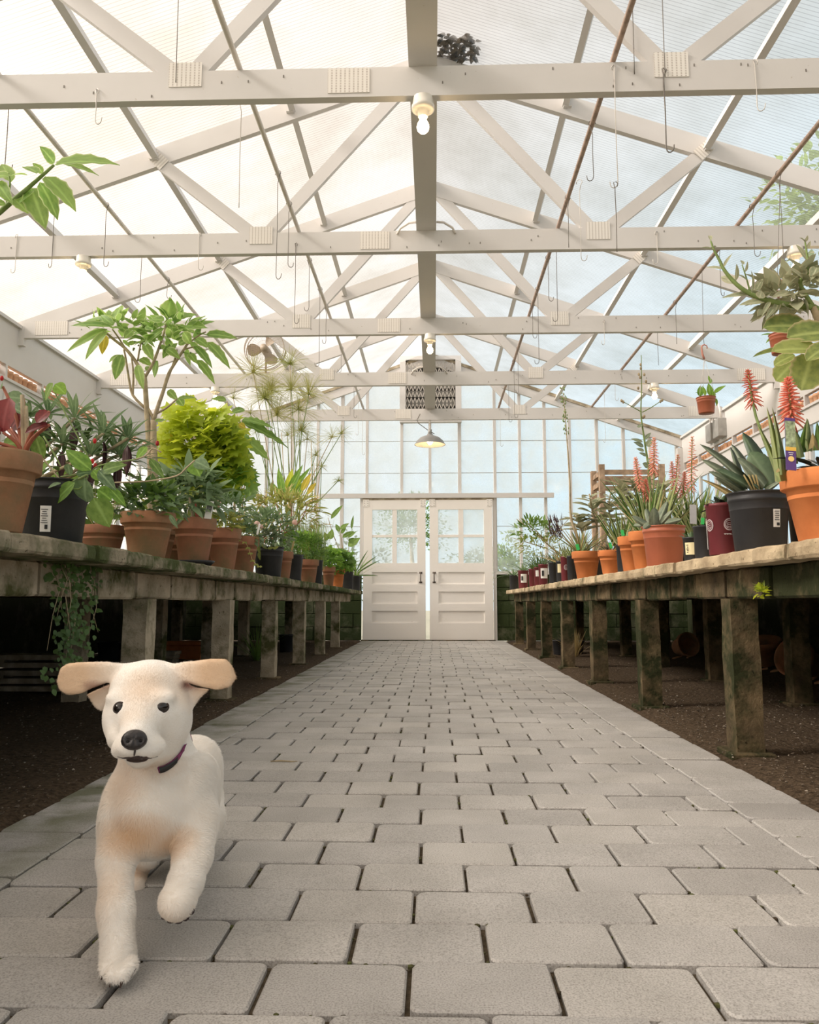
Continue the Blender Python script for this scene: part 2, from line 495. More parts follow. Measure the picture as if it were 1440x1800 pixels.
k = 0
while y < YEND - 0.02:
    off = -0.033 if (k % 2 == 0) else 0.073
    off += rnd.uniform(-0.012, 0.012)
    xs = [FL]
    i0 = math.ceil((FL + 0.06 - off) / PITCH_X)
    while off + i0 * PITCH_X < FR - 0.06:
        xs.append(off + i0 * PITCH_X + rnd.uniform(-0.005, 0.005)); i0 += 1
    xs.append(FR)
    for a, b in zip(xs[:-1], xs[1:]): stones.append((a, b, y, min(y + PITCH_Y, YEND - .01)))
    stones.append((-1.08, FL, y + 0.05, min(y + PITCH_Y + 0.05, YEND - .01)))
    stones.append((FR, 1.04, y + 0.08, min(y + PITCH_Y + 0.08, YEND - .01)))
    y += PITCH_Y; k += 1
vis = [s for s in stones if s[3] > 1.0]
vis.sort(key=lambda s: s[2])
near = vis[:300]; nearset = set(near)
far_mb = MB(); tones = []
for s in stones:
    z = rnd.uniform(-0.003, 0.003)
    vs, fs = paver_geo(*s, z, rnd)
    if s in nearset:
        me_mb = MB(); cx, cy = (s[0] + s[1]) / 2, (s[2] + s[3]) / 2
        me_mb.add([(v[0] - cx, v[1] - cy, v[2]) for v in vs], fs)
        o = me_mb.build('paver', M['paver'], path); o.location = (cx, cy, 0)
    else:
        far_mb.add(vs, fs); tones += [rnd.random()] * len(vs)
fo = far_mb.build('distant_pavers', M['paver'], path, False, 'stuff')
at = fo.data.attributes.new('tone', 'FLOAT', 'POINT'); at.data.foreach_set('value', tones)

# grit swept into the joints and moss tufts between stones
mb = MB()
for i in range(900):
    s = rnd.choice(near)
    x = s[0] + rnd.uniform(-.004, .004); y = rnd.uniform(s[2], s[3])
    if rnd.random() < .5: x = rnd.uniform(s[0], s[1]); y = s[2] + rnd.uniform(-.004, .004)
    r = rnd.uniform(.0015, .0045)
    mb.sphere((x, y, -0.006), (r * 1.5, r * 1.5, r), 5, 3)
n_ = N('moss'); M['moss'] = n_.pbr(n_.ramp(n_.noise(25, 2, vec=n_.gco()), [(0.4, (0.05, 0.035, 0.02)), (0.6, (0.09, 0.10, 0.03))]), 0.95)
mb.build('joint_moss', M['moss'], path, False, 'stuff')

# ---- roof trusses
def nail_mat():
    n = N('toothed_plate')
    co = n.co()
    sx = n.n('ShaderNodeSeparateXYZ'); n.l(co, sx.inputs[0])
    def wave(sock, per, thr):
        m = n.n('ShaderNodeMath'); m.operation = 'MULTIPLY'; m.inputs[1].default_value = 1 / per; n.l(sock, m.inputs[0])
        f = n.n('ShaderNodeMath'); f.operation = 'FRACT'; n.l(m.outputs[0], f.inputs[0])
        g = n.n('ShaderNodeMath'); g.operation = 'LESS_THAN'; g.inputs[1].default_value = thr; n.l(f.outputs[0], g.inputs[0])
        return g.outputs[0]
    a = wave(sx.outputs[0], 0.021, 0.34); b = wave(sx.outputs[2], 0.0085, 0.5)
    mu = n.n('ShaderNodeMath'); mu.operation = 'MULTIPLY'; n.l(a, mu.inputs[0]); n.l(b, mu.inputs[1])
    c = n.mix(mu.outputs[0], (0.80, 0.765, 0.715), (0.42, 0.37, 0.32))
    return n.pbr(c, 0.5)
M['plate'] = nail_mat()
truss_names = ['well behind the camera', 'just behind the camera', 'just over the camera', 'nearest', 'second', 'third', 'fourth', 'fifth']
for ti, ty in enumerate(TY):
    t = struct('roof_truss', f'white timber roof truss, {truss_names[ti]} in view' if ti > 2 else f'white timber roof truss {truss_names[ti]}')
    MB().box((0, ty + 0.0225, (CHZ + CHT) / 2), (XW - 0.01, 0.0225, 0.075)).build('bottom_chord', M['paint'], t)
    yc = ty + 0.0225
    for s in (-1, 1):
        # rafter: 0.14 deep, sloping, cut plumb at ridge and eave
        mb = MB()
        xa, xb = RX, s * (XW + 0.25)
        vs = []
        for yy in (ty + .0015, ty + 0.0435):
            vs += [(xa, yy, raf(xa)), (xb, yy, raf(xb)), (xb, yy, raf(xb) + 0.148), (xa, yy, raf(xa) + 0.148)]
        fs = [(0, 1, 2, 3), (7, 6, 5, 4), (0, 4, 5, 1), (1, 5, 6, 2), (2, 6, 7, 3), (3, 7, 4, 0)]
        if s < 0: fs = [f[::-1] for f in fs]
        mb.add(vs, fs).build('rafter', M['paint'], t)
        j = Vector((RX + s * 1.16, yc, CHT - 0.03))
        MB().bar(j + Vector((s * -0.02, 0, 0)), (RX + s * 0.07, yc, raf(0) + 0.03), 0.036, 0.088, (s, 0, 0.8)).build('web', M['paint'], t)
        MB().bar(j + Vector((s * 0.03, 0, 0)), (RX + s * 1.92, yc, raf(RX + 1.92) + 0.06), 0.036, 0.088, (-s, 0, 0.8)).build('web', M['paint'], t)
        def plate(x, z, w, h, rot=0):
            o = MB().box((0, 0, 0), (w / 2, 0.0015, h / 2)).build('nail_plate', M['plate'], t)
            o.location = (x, ty - 0.002, z); o.rotation_euler = (0, rot, 0)
        plate(RX + s * 1.16, CHT - 0.02, 0.16, 0.125)
        plate(RX + s * 1.90, raf(1.90 + RX) + 0.045, 0.12, 0.09, -s * 0.75)
        if ti in (3, 4): plate(s * (XW - 0.35), CHZ + 0.11, 0.26, 0.10)
        if ti >= 5: plate(s * (XW - 0.30), CHZ + 0.09, 0.30, 0.13)
    o = MB().box((0, 0, 0), (0.10, 0.0015, 0.062)).build('nail_plate', M['plate'], t)
    o.location = (-0.40, ty - 0.002, CHZ + 0.082)
    if ti >= 3:  # small iron nails on the chord face
        mb = MB(); rr = random.Random(ti)
        for q in range(26):
            mb.box((rr.uniform(-3.4, 3.4), ty - 0.001, CHZ + rr.uniform(0.02, 0.135)), (0.0022, 0.0015, 0.006))
        mb.build('nail_marks', M['wire'], t)

# ---- purlins, ridge beam, roof sheets
PX = (0.97, 1.93, 2.87)
for s in (-1, 1):
    for pi, px_ in enumerate(PX):
        x = RX + s * px_
        for a, b in zip([YBACK] + [q + 0.045 for q in TY], TY + [YEND]):
            if b - a < 0.1: continue
            zc = raf(x) + 0.148 - 0.05
            mb = MB(); mb.bar((x, a, zc), (x, b, zc), 0.042, 0.09, (s * SLOPE, 0, 1))
            o = mb.build('purlin', M['paint'], None, False, 'structure')
            o['label'] = f'{("left", "right")[s > 0]} roof purlin, {("upper", "middle", "lower")[pi]} row'
            if b in TY and TY.index(b) >= 4:
                mb = MB(); mb.box((x, b - 0.012, zc - 0.022 ), (0.028, 0.014, 0.026)); mb.build('joist_hanger', M['paint'], o)
MB().box((-0.045, (YBACK + TY[-1] + 0.05) / 2, CHT + 0.07), (0.068, (TY[-1] + 0.05 - YBACK) / 2, 0.07)).build('ridge_beam', M['paint'], None, False, 'structure', 'heavy white centre beam lying along the truss chords')
MB().box((RX, (YBACK + YEND) / 2, raf(RX) + 0.09), (0.02, (YEND - YBACK) / 2, 0.07)).build('ridge_board', M['paint'], None, False, 'structure', 'white ridge board at the peak of the roof')
ceil = struct('ceiling', 'ribbed translucent plastic roof sheets letting in evening light')
for s in (-1, 1):
    ys = [YBACK] + [q + 0.0225 for q in TY] + [YEND + 0.12]
    for a, b in zip(ys[:-1], ys[1:]):
        xa, xb = RX, s * (XW + 0.3)
        z = 0.152
        vs = []
        for dz in (0, 0.006):
            vs += [(xa, a, raf(xa) + z + dz), (xb, a, raf(xb) + z + dz), (xb, b, raf(xb) + z + dz), (xa, b, raf(xa) + z + dz)]
        fs = [(0, 1, 2, 3)]                     # thin ribbed sheet
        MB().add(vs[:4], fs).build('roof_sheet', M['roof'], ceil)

# ---- pipes along the chords
for nm, x in (('left outer', -2.12), ('left inner', -0.93), ('right inner', 0.86), ('right outer', 2.08)):
    MB().tube([(x, YBACK + .1, CHT + 0.015), (x, TY[-1] + 0.12, CHT + 0.015)], 0.0145, 8).build('hanging_pipe', M['pipe'] if x > 0 else M['pipe_white'], None, True, 'structure', f'thin iron pipe lying along the truss chords, {nm} of four')

# ---- end wall
SILL = 0.99
DX0, DX1 = at_y(638.5, 1000, YEND).x, at_y(867, 1000, YEND).x
DTOP = at_y(755, 880, YEND).z
HDR0, HDR1 = at_y(755, 876, YEND).z, at_y(755, 868, YEND).z
wall = struct('wall_end', 'glazed end wall with white mullions above mossy blockwork')
def wbox(x0, x1, y0, y1, z0, z1, name, mat, par, **k):
    return MB().box(((x0 + x1) / 2, (y0 + y1) / 2, (z0 + z1) / 2), ((x1 - x0) / 2, (y1 - y0) / 2, (z1 - z0) / 2)).build(name, mat, par, **k)
# mossy blocks low down
rnd = random.Random(21)
for (xa, xb) in ((-XW - .05, DX0 - 0.03), (DX1 + 0.03, XW + .05)):
    nrow = 5; hh = SILL / nrow
    for r in range(nrow):
        x = xa - (0.2 if r % 2 else 0)
        while x < xb:
            a, b = max(x, xa), min(x + 0.40, xb)
            if b - a > 0.03:
                d = rnd.uniform(-0.004, 0.004)
                MB().cbox(((a + b) / 2, YEND + 0.06 + d, r * hh + hh / 2), ((b - a) / 2 - .004, 0.06, hh / 2 - 0.004), 0.004).build('block', M['block'], wall)
            x += 0.40
    wbox(xa, xb, YEND + 0.02, YEND + 0.11, 0, SILL - .01, 'block_core', M['block'], wall)
    wbox(xa, xb, YEND - 0.03, YEND + 0.09, SILL, SILL + 0.045, 'sill', M['paint'], wall)
mull = [at_y(p, 800, YEND).x for p in (382, 425, 469, 515, 559, 602, 645.5, 706.5, 756, 808, 870, 914, 958, 1002, 1050, 1097, 1143)]
mull = [-XW + .06] + mull + [XW - .06]
laps = [at_y(755, q, YEND).z for q in (925, 831, 775)]
for i, x in enumerate(mull):
    z0 = HDR1 if DX0 < x < DX1 - 0.02 else SILL
    MB().box((x, YEND + 0.02, (z0 + raf(x) + .12) / 2), (0.021 if i not in (6, 10) else 0.026, 0.03, (raf(x) + .12 - z0) / 2)).build('mullion', M['paint'], wall)
# header rail of the doors, overshooting on the right
wbox(at_y(560, 870, YEND - .05).x, at_y(974, 870, YEND - .05).x, YEND - 0.06, YEND - 0.01, HDR0, HDR1, 'door_header', M['paint'], wall)
wbox(DX0 - .01, DX1 + .02, YEND - 0.045, YEND - 0.005, DTOP + 0.002, HDR0, 'door_track', M['oldwood'], wall)
# panes, lapped rows
win_no = 0
for i in range(len(mull) - 1):
    a, b = mull[i] + 0.019, mull[i + 1] - 0.019
    top = min(raf(mull[i]), raf(mull[i + 1])) + .06
    top2 = max(raf(mull[i]), raf(mull[i + 1])) + .06
    zs = [HDR0 if (DX0 - .02 < a and b < DX1 + .03) else SILL + 0.04] 
    zs += [q for q in laps if q > zs[0] + 0.05 and q < top - 0.1] + [top2]
    win_no += 1
    w = struct(f'window_{win_no}', f'misted glass bay of the end wall, number {win_no} counted from the left wall')
    for k in range(len(zs) - 1):
        yy = YEND + 0.028 - 0.003 * k
        if k == len(zs) - 2:
            MB().add([(a, yy, zs[k] - .012), (b, yy, zs[k] - .012), (b, yy, raf(b) + .1), (a, yy, raf(a) + .1)], [(0, 1, 2, 3)]).build('pane', M['glass'], w)
        else:
            MB().add([(a, yy, zs[k] - .012), (b, yy, zs[k] - .012), (b, yy, zs[k + 1]), (a, yy, zs[k + 1])], [(0, 1, 2, 3)]).build('pane', M['glass'], w)
        if k > 0: MB().box(((a + b) / 2, yy - 0.002, zs[k]), ((b - a) / 2, 0.002, 0.0035)).build('lap_joint', M['galv'], w)
# gable rafters, weathered, with a dirty top edge
for s in (-1, 1):
    mb = MB(); vs = []
    xa, xb = RX, s * (XW + .1)
    for yy in (YEND - .06, YEND - .005):
        vs += [(xa, yy, raf(xa) - .03), (xb, yy, raf(xb) - .03), (xb, yy, raf(xb) + 0.10), (xa, yy, raf(xa) + 0.10)]
    fs = [(0, 1, 2, 3), (7, 6, 5, 4), (0, 4, 5, 1), (1, 5, 6, 2), (2, 6, 7, 3), (3, 7, 4, 0)]
    mb.add(vs, fs).build('gable_rafter', M['paint'], wall)
    mb = MB(); vs = []
    for yy in (YEND - .075, YEND):
        vs += [(xa, yy, raf(xa) + .10), (xb, yy, raf(xb) + .10), (xb, yy, raf(xb) + 0.145), (xa, yy, raf(xa) + 0.145)]
    mb.add(vs, fs).build('weathered_fascia', M['oldwood'], wall)

# ---- sliding doors
def door_leaf(no, px0, px1, gl, handle_px):
    x0, x1 = at_y(px0, 1000, YEND - .02).x, at_y(px1, 1000, YEND - .02).x
    d = struct(f'door_{no}', f'white panelled sliding door with four panes, {("left", "right")[no - 1]} leaf')
    Y0, Y1 = YEND - 0.045, YEND - 0.005
    zz = lambda py: at_y(755, py, YEND - .02).z
    cy = lambda v: 860 + v / 5.143
    z_top, z_bot = zz(cy(100)), 0.012
    p0, p1, p2, p3 = [at_y(620 + v / 5.143, 950, YEND - .02).x for v in gl]
    za, zb, zc, zd = [zz(cy(v)) for v in (185, 412, 435, 668)]
    wbox(x0, p0, Y0, Y1, z_bot, z_top, 'stile', M['paint_door'], d)
    wbox(p3, x1, Y0, Y1, z_bot, z_top, 'stile', M['paint_door'], d)
    wbox(p0, p3, Y0, Y1, za, z_top, 'top_rail', M['paint_door'], d)
    wbox(p1, p2, Y0 + .004, Y1, zd, za, 'muntin', M['paint_door'], d)
    wbox(p0, p1, Y0 + .004, Y1, zc, zb, 'muntin', M['paint_door'], d)
    wbox(p2, p3, Y0 + .004, Y1, zc, zb, 'muntin', M['paint_door'], d)
    rails = [(668, 750), (862, 925), (1038, 1100), (1212, 1362)]
    for (u, v) in rails:
        wbox(p0, p3, Y0, Y1, max(zz(cy(v)), z_bot), zz(cy(u)), 'rail', M['paint_door'], d)
    for (u, v) in ((750, 862), (925, 1038), (1100, 1212)):
        wbox(p0, p3, Y0 + 0.016, Y1, zz(cy(v)), zz(cy(u)), 'panel', M['paint_door'], d)
        wbox(p0, p3, Y0 + 0.004, Y0 + .02, zz(cy(v)), zz(cy(v)) + .012, 'panel_moulding', M['paint_door'], d)
    for (u, v) in ((p0, p1), (p2, p3)):
        for (a, b) in ((zb, za), (zd, zc)):
            MB().add([(u, Y0 + .022, a), (v, Y0 + .022, a), (v, Y0 + .022, b), (u, Y0 + .022, b)], [(0, 1, 2, 3)]).build('pane', M['doorglass'], d)
    for cx in (x0 + .04, x1 - .04):                              # bolted corner plates
        pl = wbox(cx - .045, cx + .045, Y0 - .004, Y0, z_top - .10, z_top + .012, 'corner_plate', M['paint_door'], d)
        mb = MB()
        for q in (-.025, .025):
            for r in (-.08, -.045, -.012): mb.sphere((cx + q, Y0 - .006, z_top + r), .006, 6, 4)
        mb.build('bolt', M['galv'], pl)
    hx = at_y(620 + handle_px / 5.143, 1010, Y0).x
    h0, h1 = zz(cy(845)), zz(cy(752))
    hd = MB(); hd.tube([(hx, Y0 - .002, h1 - .01), (hx, Y0 - .035, h1 - .03), (hx, Y0 - .035, h0 + .03), (hx, Y0 - .002, h0 + .01)], .008, 6)
    hd.box((hx, Y0 - .003, h1 - .005), (.024, .003, .012)); hd.box((hx, Y0 - .003, h0 + .005), (.024, .003, .012))
    hd.build('handle', simple('dark_iron', (0.10, 0.075, 0.06), 0.5), d, True)
    return d
door_leaf(1, 638.5, 748.5, (178, 360, 400, 585), 615)
door_leaf(2, 755.5, 866.5, (775, 957, 1002, 1188), 737)
wbox(DX0 - .02, DX1 + .02, YEND - .07, YEND + .10, -0.03, 0.010, 'threshold', M['post'], wall)
# jamb on the right of the doors
wbox(DX1 + .004, DX1 + .05, YEND - .03, YEND + .05, 0, HDR0, 'jamb', M['paint'], wall)
wbox(DX0 - .05, DX0 - .004, YEND - .03, YEND + .05, SILL, HDR0, 'jamb', M['paint'], wall)

# ---- side walls
for s, nm in ((-1, 'left'), (1, 'right')):
    w = struct(f'wall_{nm}', f'{nm} side wall of low blocks, windows and a white eaves board')
    xi = s * XW
    def sb(x0, x1, *a, **k): return wbox(min(s * x0, s * x1), max(s * x0, s * x1), *a, **k)
    sb(XW, XW + .12, YBACK, YEND, 0, 0.95, 'low_wall', M['sidewall'], w)
    sb(XW - .02, XW + .12, YBACK, YEND, 0.95, 0.995, 'sill', M['paint'], w)
    sb(XW - .0, XW + .05, YBACK, YEND, 2.66, 3.06, 'eaves_board', M['paint'], w)
    sb(XW - .03, XW - 0.0, YBACK, YEND, 3.045, 3.075, 'eaves_lip', M['paint'], w)
    sb(XW - .02, XW + .16, YBACK, YEND, 2.515, 2.54, 'pot_shelf', M['paint'], w)
    sb(XW - .0, XW + .05, YBACK, YEND, 2.42, 2.515, 'window_head', M['paint'], w)
    sb(XW + .14, XW + .16, YBACK, YEND, 2.54, 2.68, 'shelf_back', M['oldwood'], w)
    yb = YBACK; q = 0
    wn = 0
    while yb < YEND - .05:
        ye = min(yb + 1.30, YEND)
        sb(XW - .01, XW + .06, ye - .05, ye, .995, 2.42, 'window_post', M['paint'], w)
        sb(XW - .002, XW + .05, ye - .03, ye, 2.54, 2.66, 'shelf_divider', M['paint'], w)
        sb(XW - .002, XW + .05, (yb + ye) / 2 - .03, (yb + ye) / 2, 2.54, 2.66, 'shelf_divider', M['paint'], w)
        for (a, b) in ((yb, (yb + ye) / 2 - .025), ((yb + ye) / 2 - .025, ye - .05)):
            if b > 4.5:
                win_no += 1
                wi = struct(f'window_{win_no}', f'{nm} side window pair, {("first","second","third","fourth","fifth","sixth","seventh","eighth","ninth","tenth","eleventh","twelfth","thirteenth","fourteenth","fifteenth","sixteenth")[wn]} seen from the camera'); wn += 1
            else: wi = w
            sb(XW + .0, XW + .035, a, a + .035, .995, 2.42, 'frame_stile', M['paint'], wi)
            sb(XW + .0, XW + .035, b - .035, b, .995, 2.42, 'frame_stile', M['paint'], wi)
            sb(XW + .0, XW + .035, a + .035, b - .035, 2.34, 2.42, 'frame_rail', M['paint'], wi)
            sb(XW + .0, XW + .035, a + .035, b - .035, .995, 1.06, 'frame_rail', M['paint'], wi)
            m_ = (a + b) / 2
            sb(XW + .006, XW + .03, m_ - .012, m_ + .012, 1.06, 2.34, 'glazing_bar', M['paint'], wi)
            for (c, d) in ((a + .035, m_ - .012), (m_ + .012, b - .035)):
                x_ = s * (XW + .018)
                MB().add([(x_, c, 1.06), (x_, d, 1.06), (x_, d, 2.34), (x_, c, 2.34)], [(0, 1, 2, 3)]).build('pane', M['sideglass'], wi)
        yb = ye; q += 1
    # brackets under the truss heels
    for ty in TY[4:]:
        sb(XW - .05, XW, ty - .005, ty + .05, CHZ - .07, CHZ + .09, 'heel_block', M['paint'], w)

# ---- corner posts
for s in (-1, 1):
    MB().box((s * (XW - .03), YEND - .05, 1.9), (.05, .045, 1.0)).build('corner_post', M['paint'], wall)

# ---- ground outside
MB().box((0, 8, -0.14), (60, 60, 0.05)).build('ground_outside', simple('outside_gravel', (0.30, 0.30, 0.24), 0.95), None, False, 'structure', 'ground outside the greenhouse')
# ================================================================== BENCHES
BT, BB = 0.745, 0.692                # slab top and underside
XL, XR = -1.065, 1.055               # path-side edges
def make_bench(s, label, xe, mat, posts, mids, backs, y1):
    b = thing('potting_bench', label, 'bench', (xe, 3.0, 0))
    rr = random.Random(9 + s)
    ap = .165 if s < 0 else .105
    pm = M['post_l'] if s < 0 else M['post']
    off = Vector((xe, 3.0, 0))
    def P(x, y, z): return Vector((xe + s * x, y, z)) - off
    def bx(x0, x1, y0, y1_, z0, z1, name, m, ch=None, jit=0):
        a, c = P(x0, y0, z0), P(x1, y1_, z1)
        ctr = (a + c) / 2; h = Vector((abs(c.x - a.x) / 2, abs(c.y - a.y) / 2, abs(c.z - a.z) / 2))
        mb = MB()
        if ch: mb.cbox((0, 0, 0), h, ch)
        else: mb.box((0, 0, 0), h)
        o = mb.build(name, m, b); o.location = ctr
        if jit: o.rotation_euler = (rr.uniform(-jit, jit), rr.uniform(-jit, jit), rr.uniform(-jit, jit))
        return o
    # slabs: a front row with uneven rough edges, two rows behind
    y = -2.2
    while y < y1:
        L = rr.uniform(0.50, 0.66); ye = min(y + L, y1)
        # rough-edged front slab
        nseg = max(3, int((ye - y) / 0.055)); vs = []; fs = []
        d0 = rr.uniform(-0.010, 0.012); dz = rr.uniform(-0.005, -0.0015)
        for i in range(nseg + 1):
            yy = y + 0.008 + (ye - y - 0.016) * i / nseg
            e = d0 + rr.uniform(-0.008, 0.008)
            if i in (0, nseg): e += rr.uniform(0.006, 0.022)
            t0 = rr.uniform(-.004, .0); u0 = rr.uniform(-.003, .004)
            for (x, z) in ((e + .006, BB + dz + u0), (e, BB + .008 + dz), (e + rr.uniform(-.003, .003), (BT + BB) / 2), (e + .002, BT - .008 + dz), (e + .008, BT + dz + t0), (0.78, BT + dz), (0.78, BB + dz)):
                vs.append(P(x, yy, z))
        for i in range(nseg):
            for k in range(7):
                k2 = (k + 1) % 7
                f = (i * 7 + k, i * 7 + k2, (i + 1) * 7 + k2, (i + 1) * 7 + k)
                fs.append(f if s < 0 else f[::-1])
        fs.append(tuple(range(7))[::(-1 if s < 0 else 1)]); fs.append(tuple(nseg * 7 + k for k in range(7))[::(1 if s < 0 else -1)])
        MB().add(vs, fs).build('slab', mat, b)
        bx(0.79, 1.66, y + .004, ye - .004, BB, BT - .0015, 'slab', M['slab_mossy'])
        bx(1.67, 2.64, y + .004, ye - .004, BB, BT - .0015, 'slab', M['slab_mossy'])
        y = ye
    # apron of short concrete beams
    y = -2.1
    while y < y1 - .1:
        L = rr.uniform(0.36, 0.46); ye = min(y + L, y1 - .05)
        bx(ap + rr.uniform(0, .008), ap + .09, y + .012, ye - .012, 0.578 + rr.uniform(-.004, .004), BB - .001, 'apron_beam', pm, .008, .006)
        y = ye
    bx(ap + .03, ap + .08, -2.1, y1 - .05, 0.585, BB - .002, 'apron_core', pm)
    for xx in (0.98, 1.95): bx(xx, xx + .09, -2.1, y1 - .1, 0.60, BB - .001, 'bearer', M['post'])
    for (lst, x, w) in ((posts, ap - .015, 0.105), (mids, 0.97, 0.105), (backs, 1.94, 0.105)):
        for py in lst:
            hgt = 0.577 if x < .5 else .60
            nz = 8; vs = []; fs = []
            for i in range(nz + 1):
                z = -0.02 + (hgt + .02) * i / nz
                for (a, c) in ((0, 0), (1, 0), (1, 1), (0, 1)):
                    vs.append(P(x + a * w + rr.uniform(-.003, .003), py + c * .105 + rr.uniform(-.003, .003), z))
            for i in range(nz):
                for k in range(4):
                    k2 = (k + 1) % 4; f = (i * 4 + k, i * 4 + k2, i * 4 + 4 + k2, i * 4 + 4 + k)
                    fs.append(f if s > 0 else f[::-1])
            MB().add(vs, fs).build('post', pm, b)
            if rr.random() < .75 or x < .5:
                bx(x - .03, x + w + .03, py - .03, py + .135, -0.03, 0.0 + rr.uniform(-.003, .003), 'footing', M['post'], .006, .03)
    return b
posts_r = [3.11 + 1.35 * k for k in range(-3, 7)]
posts_l = [3.33 + 1.36 * k for k in range(-3, 6)]
mid_r = [4.60 + 1.36 * k for k in range(-3, 6)]
mid_l = [4.55 + 1.36 * k for k in range(-3, 6)]
bench_r = make_bench(1, 'long concrete slab bench on the right with sunlit golden edge', XR, M['slab'], posts_r, mid_r, [q + .55 for q in mid_r[:-1]], 11.66)
bench_l = make_bench(-1, 'long mossy concrete slab bench on the left behind the puppy', XL, M['slab_mossy'], posts_l, mid_l, [q + .7 for q in mid_l[:-1]], 11.72)
# ================================================================== PLANT LIBRARY
M['lf_mid'] = leaf_mat('leaf_mid_green', (0.20, 0.32, 0.075), (0.08, 0.165, 0.035))
M['lf_dark'] = leaf_mat('leaf_dark_green', (0.105, 0.185, 0.05), (0.04, 0.085, 0.022), 0.3)
M['lf_bright'] = leaf_mat('leaf_bright_green', (0.24, 0.42, 0.07), (0.11, 0.24, 0.04), 0.5)
M['lf_lime'] = leaf_mat('leaf_chartreuse', (0.52, 0.58, 0.05), (0.27, 0.38, 0.04), 0.5)
M['lf_varieg'] = leaf_mat('leaf_variegated', (0.29, 0.43, 0.12), (0.15, 0.28, 0.07), 0.5, 0.45, None, (0.62, 0.66, 0.38))
M['lf_yellow'] = leaf_mat('leaf_yellowing', (0.62, 0.50, 0.06), (0.42, 0.36, 0.05), 0.5)
M['lf_grey'] = leaf_mat('leaf_grey_green', (0.29, 0.33, 0.21), (0.13, 0.175, 0.11), 0.22, 0.6)
M['lf_felt'] = leaf_mat('leaf_felted', (0.42, 0.42, 0.28), (0.21, 0.245, 0.145), 0.2, 0.8, None, (0.55, 0.48, 0.32))
M['lf_agave'] = leaf_mat('leaf_agave', (0.30, 0.345, 0.24), (0.13, 0.175, 0.115), 0.12, 0.45, None, (0.40, 0.37, 0.24))
M['lf_aloe'] = leaf_mat('leaf_aloe', (0.42, 0.48, 0.20), (0.22, 0.30, 0.12), 0.2, 0.5, None, (0.50, 0.48, 0.24))
M['lf_straw'] = leaf_mat('leaf_straw', (0.62, 0.50, 0.24), (0.42, 0.34, 0.16), 0.35, 0.6)
M['lf_red'] = leaf_mat('leaf_burgundy', (0.22, 0.035, 0.03), (0.09, 0.02, 0.018), 0.3, 0.4)
M['lf_blue'] = leaf_mat('leaf_blue_green', (0.20, 0.29, 0.145), (0.08, 0.145, 0.07), 0.3)
M['lf_fern'] = leaf_mat('leaf_fern', (0.36, 0.38, 0.10), (0.19, 0.24, 0.06), 0.4)
M['lf_black'] = leaf_mat('leaf_near_black', (0.045, 0.05, 0.035), (0.02, 0.028, 0.018), 0.1)
M['lf_purple'] = leaf_mat('leaf_purple_brown', (0.13, 0.06, 0.06), (0.05, 0.03, 0.03), 0.2)
M['papyrus'] = leaf_mat('papyrus_ray', (0.52, 0.52, 0.22), (0.36, 0.40, 0.14), 0.4)
M['fl_aloe'] = leaf_mat('aloe_flower', (0.76, 0.29, 0.19), (0.62, 0.19, 0.125), 0.3, 0.5)
M['fl_aloe_pale'] = leaf_mat('aloe_flower_pale', (0.84, 0.45, 0.33), (0.72, 0.34, 0.25), 0.3, 0.5)
M['fl_pink'] = leaf_mat('pale_pink_bloom', (0.80, 0.60, 0.52), (0.68, 0.50, 0.44), 0.3)
M['fl_red'] = leaf_mat('red_bud', (0.62, 0.03, 0.03), (0.36, 0.02, 0.02), 0.2)
M['tag_green'] = simple('green_plant_tag', (0.05, 0.52, 0.12), 0.4, 0.4, 0.05)
M['tag_red'] = simple('red_brown_tag', (0.42, 0.10, 0.07), 0.5)
M['tag_grey'] = simple('grey_tag', (0.42, 0.42, 0.42), 0.5)
M['tag_purple'] = simple('purple_tag', (0.10, 0.045, 0.20), 0.4)
M['tag_gold'] = simple('gold_band', (0.72, 0.45, 0.08), 0.4)

PROF = {
 'ovate': lambda t: max(0.0, math.sin(math.pi * (t ** 0.72))) ** 0.85,
 'lance': lambda t: max(0.0, math.sin(math.pi * (t ** 0.85))) ** 0.9,
 'round': lambda t: math.sqrt(max(0.0, 1 - (2 * t - 1) ** 2)),
 'agave': lambda t: (0.62 + 0.9 * t - 0.35 * t * t) * (1 - t) ** 0.55 if t < 1 else 0,
 'strap': lambda t: min(1, 0.55 + t * 1.5) * (1 - t ** 3),
 'blade': lambda t: (1 - t) ** 0.7,
}
ASPECT = {'ovate': 2.0, 'lance': 4.0, 'round': 1.0, 'agave': 3.6, 'strap': 10.0, 'blade': 12.0}
LCACHE = {}
def leaf_geo(shape='ovate', n=6, droop=0.15, cup=0.12, serr=0.0):
    vs = []; fs = []; mg = []
    pf = PROF[shape]
    cup = cup / ASPECT[shape]
    for i in range(n + 1):
        t = i / n
        w = pf(t) * 0.5
        if serr: w *= (1 + serr * (1 if i % 2 else -1))
        if i == n: w = 0.002
        if i == 0 and shape in ('ovate', 'lance', 'round'): w = 0.01
        z = -droop * t * t
        wob = serr * 0.12 * (1 if i % 2 else -1) if serr else 0
        vs += [(-w, t, z + cup * w + wob), (0, t, z), (w, t, z + cup * w - wob)]
        mg += [1, 0, 1]
    for i in range(n):
        a = i * 3; b = a + 3
        fs += [(a, a + 1, b + 1, b), (a + 1, a + 2, b + 2, b + 1)]
    return vs, fs, mg
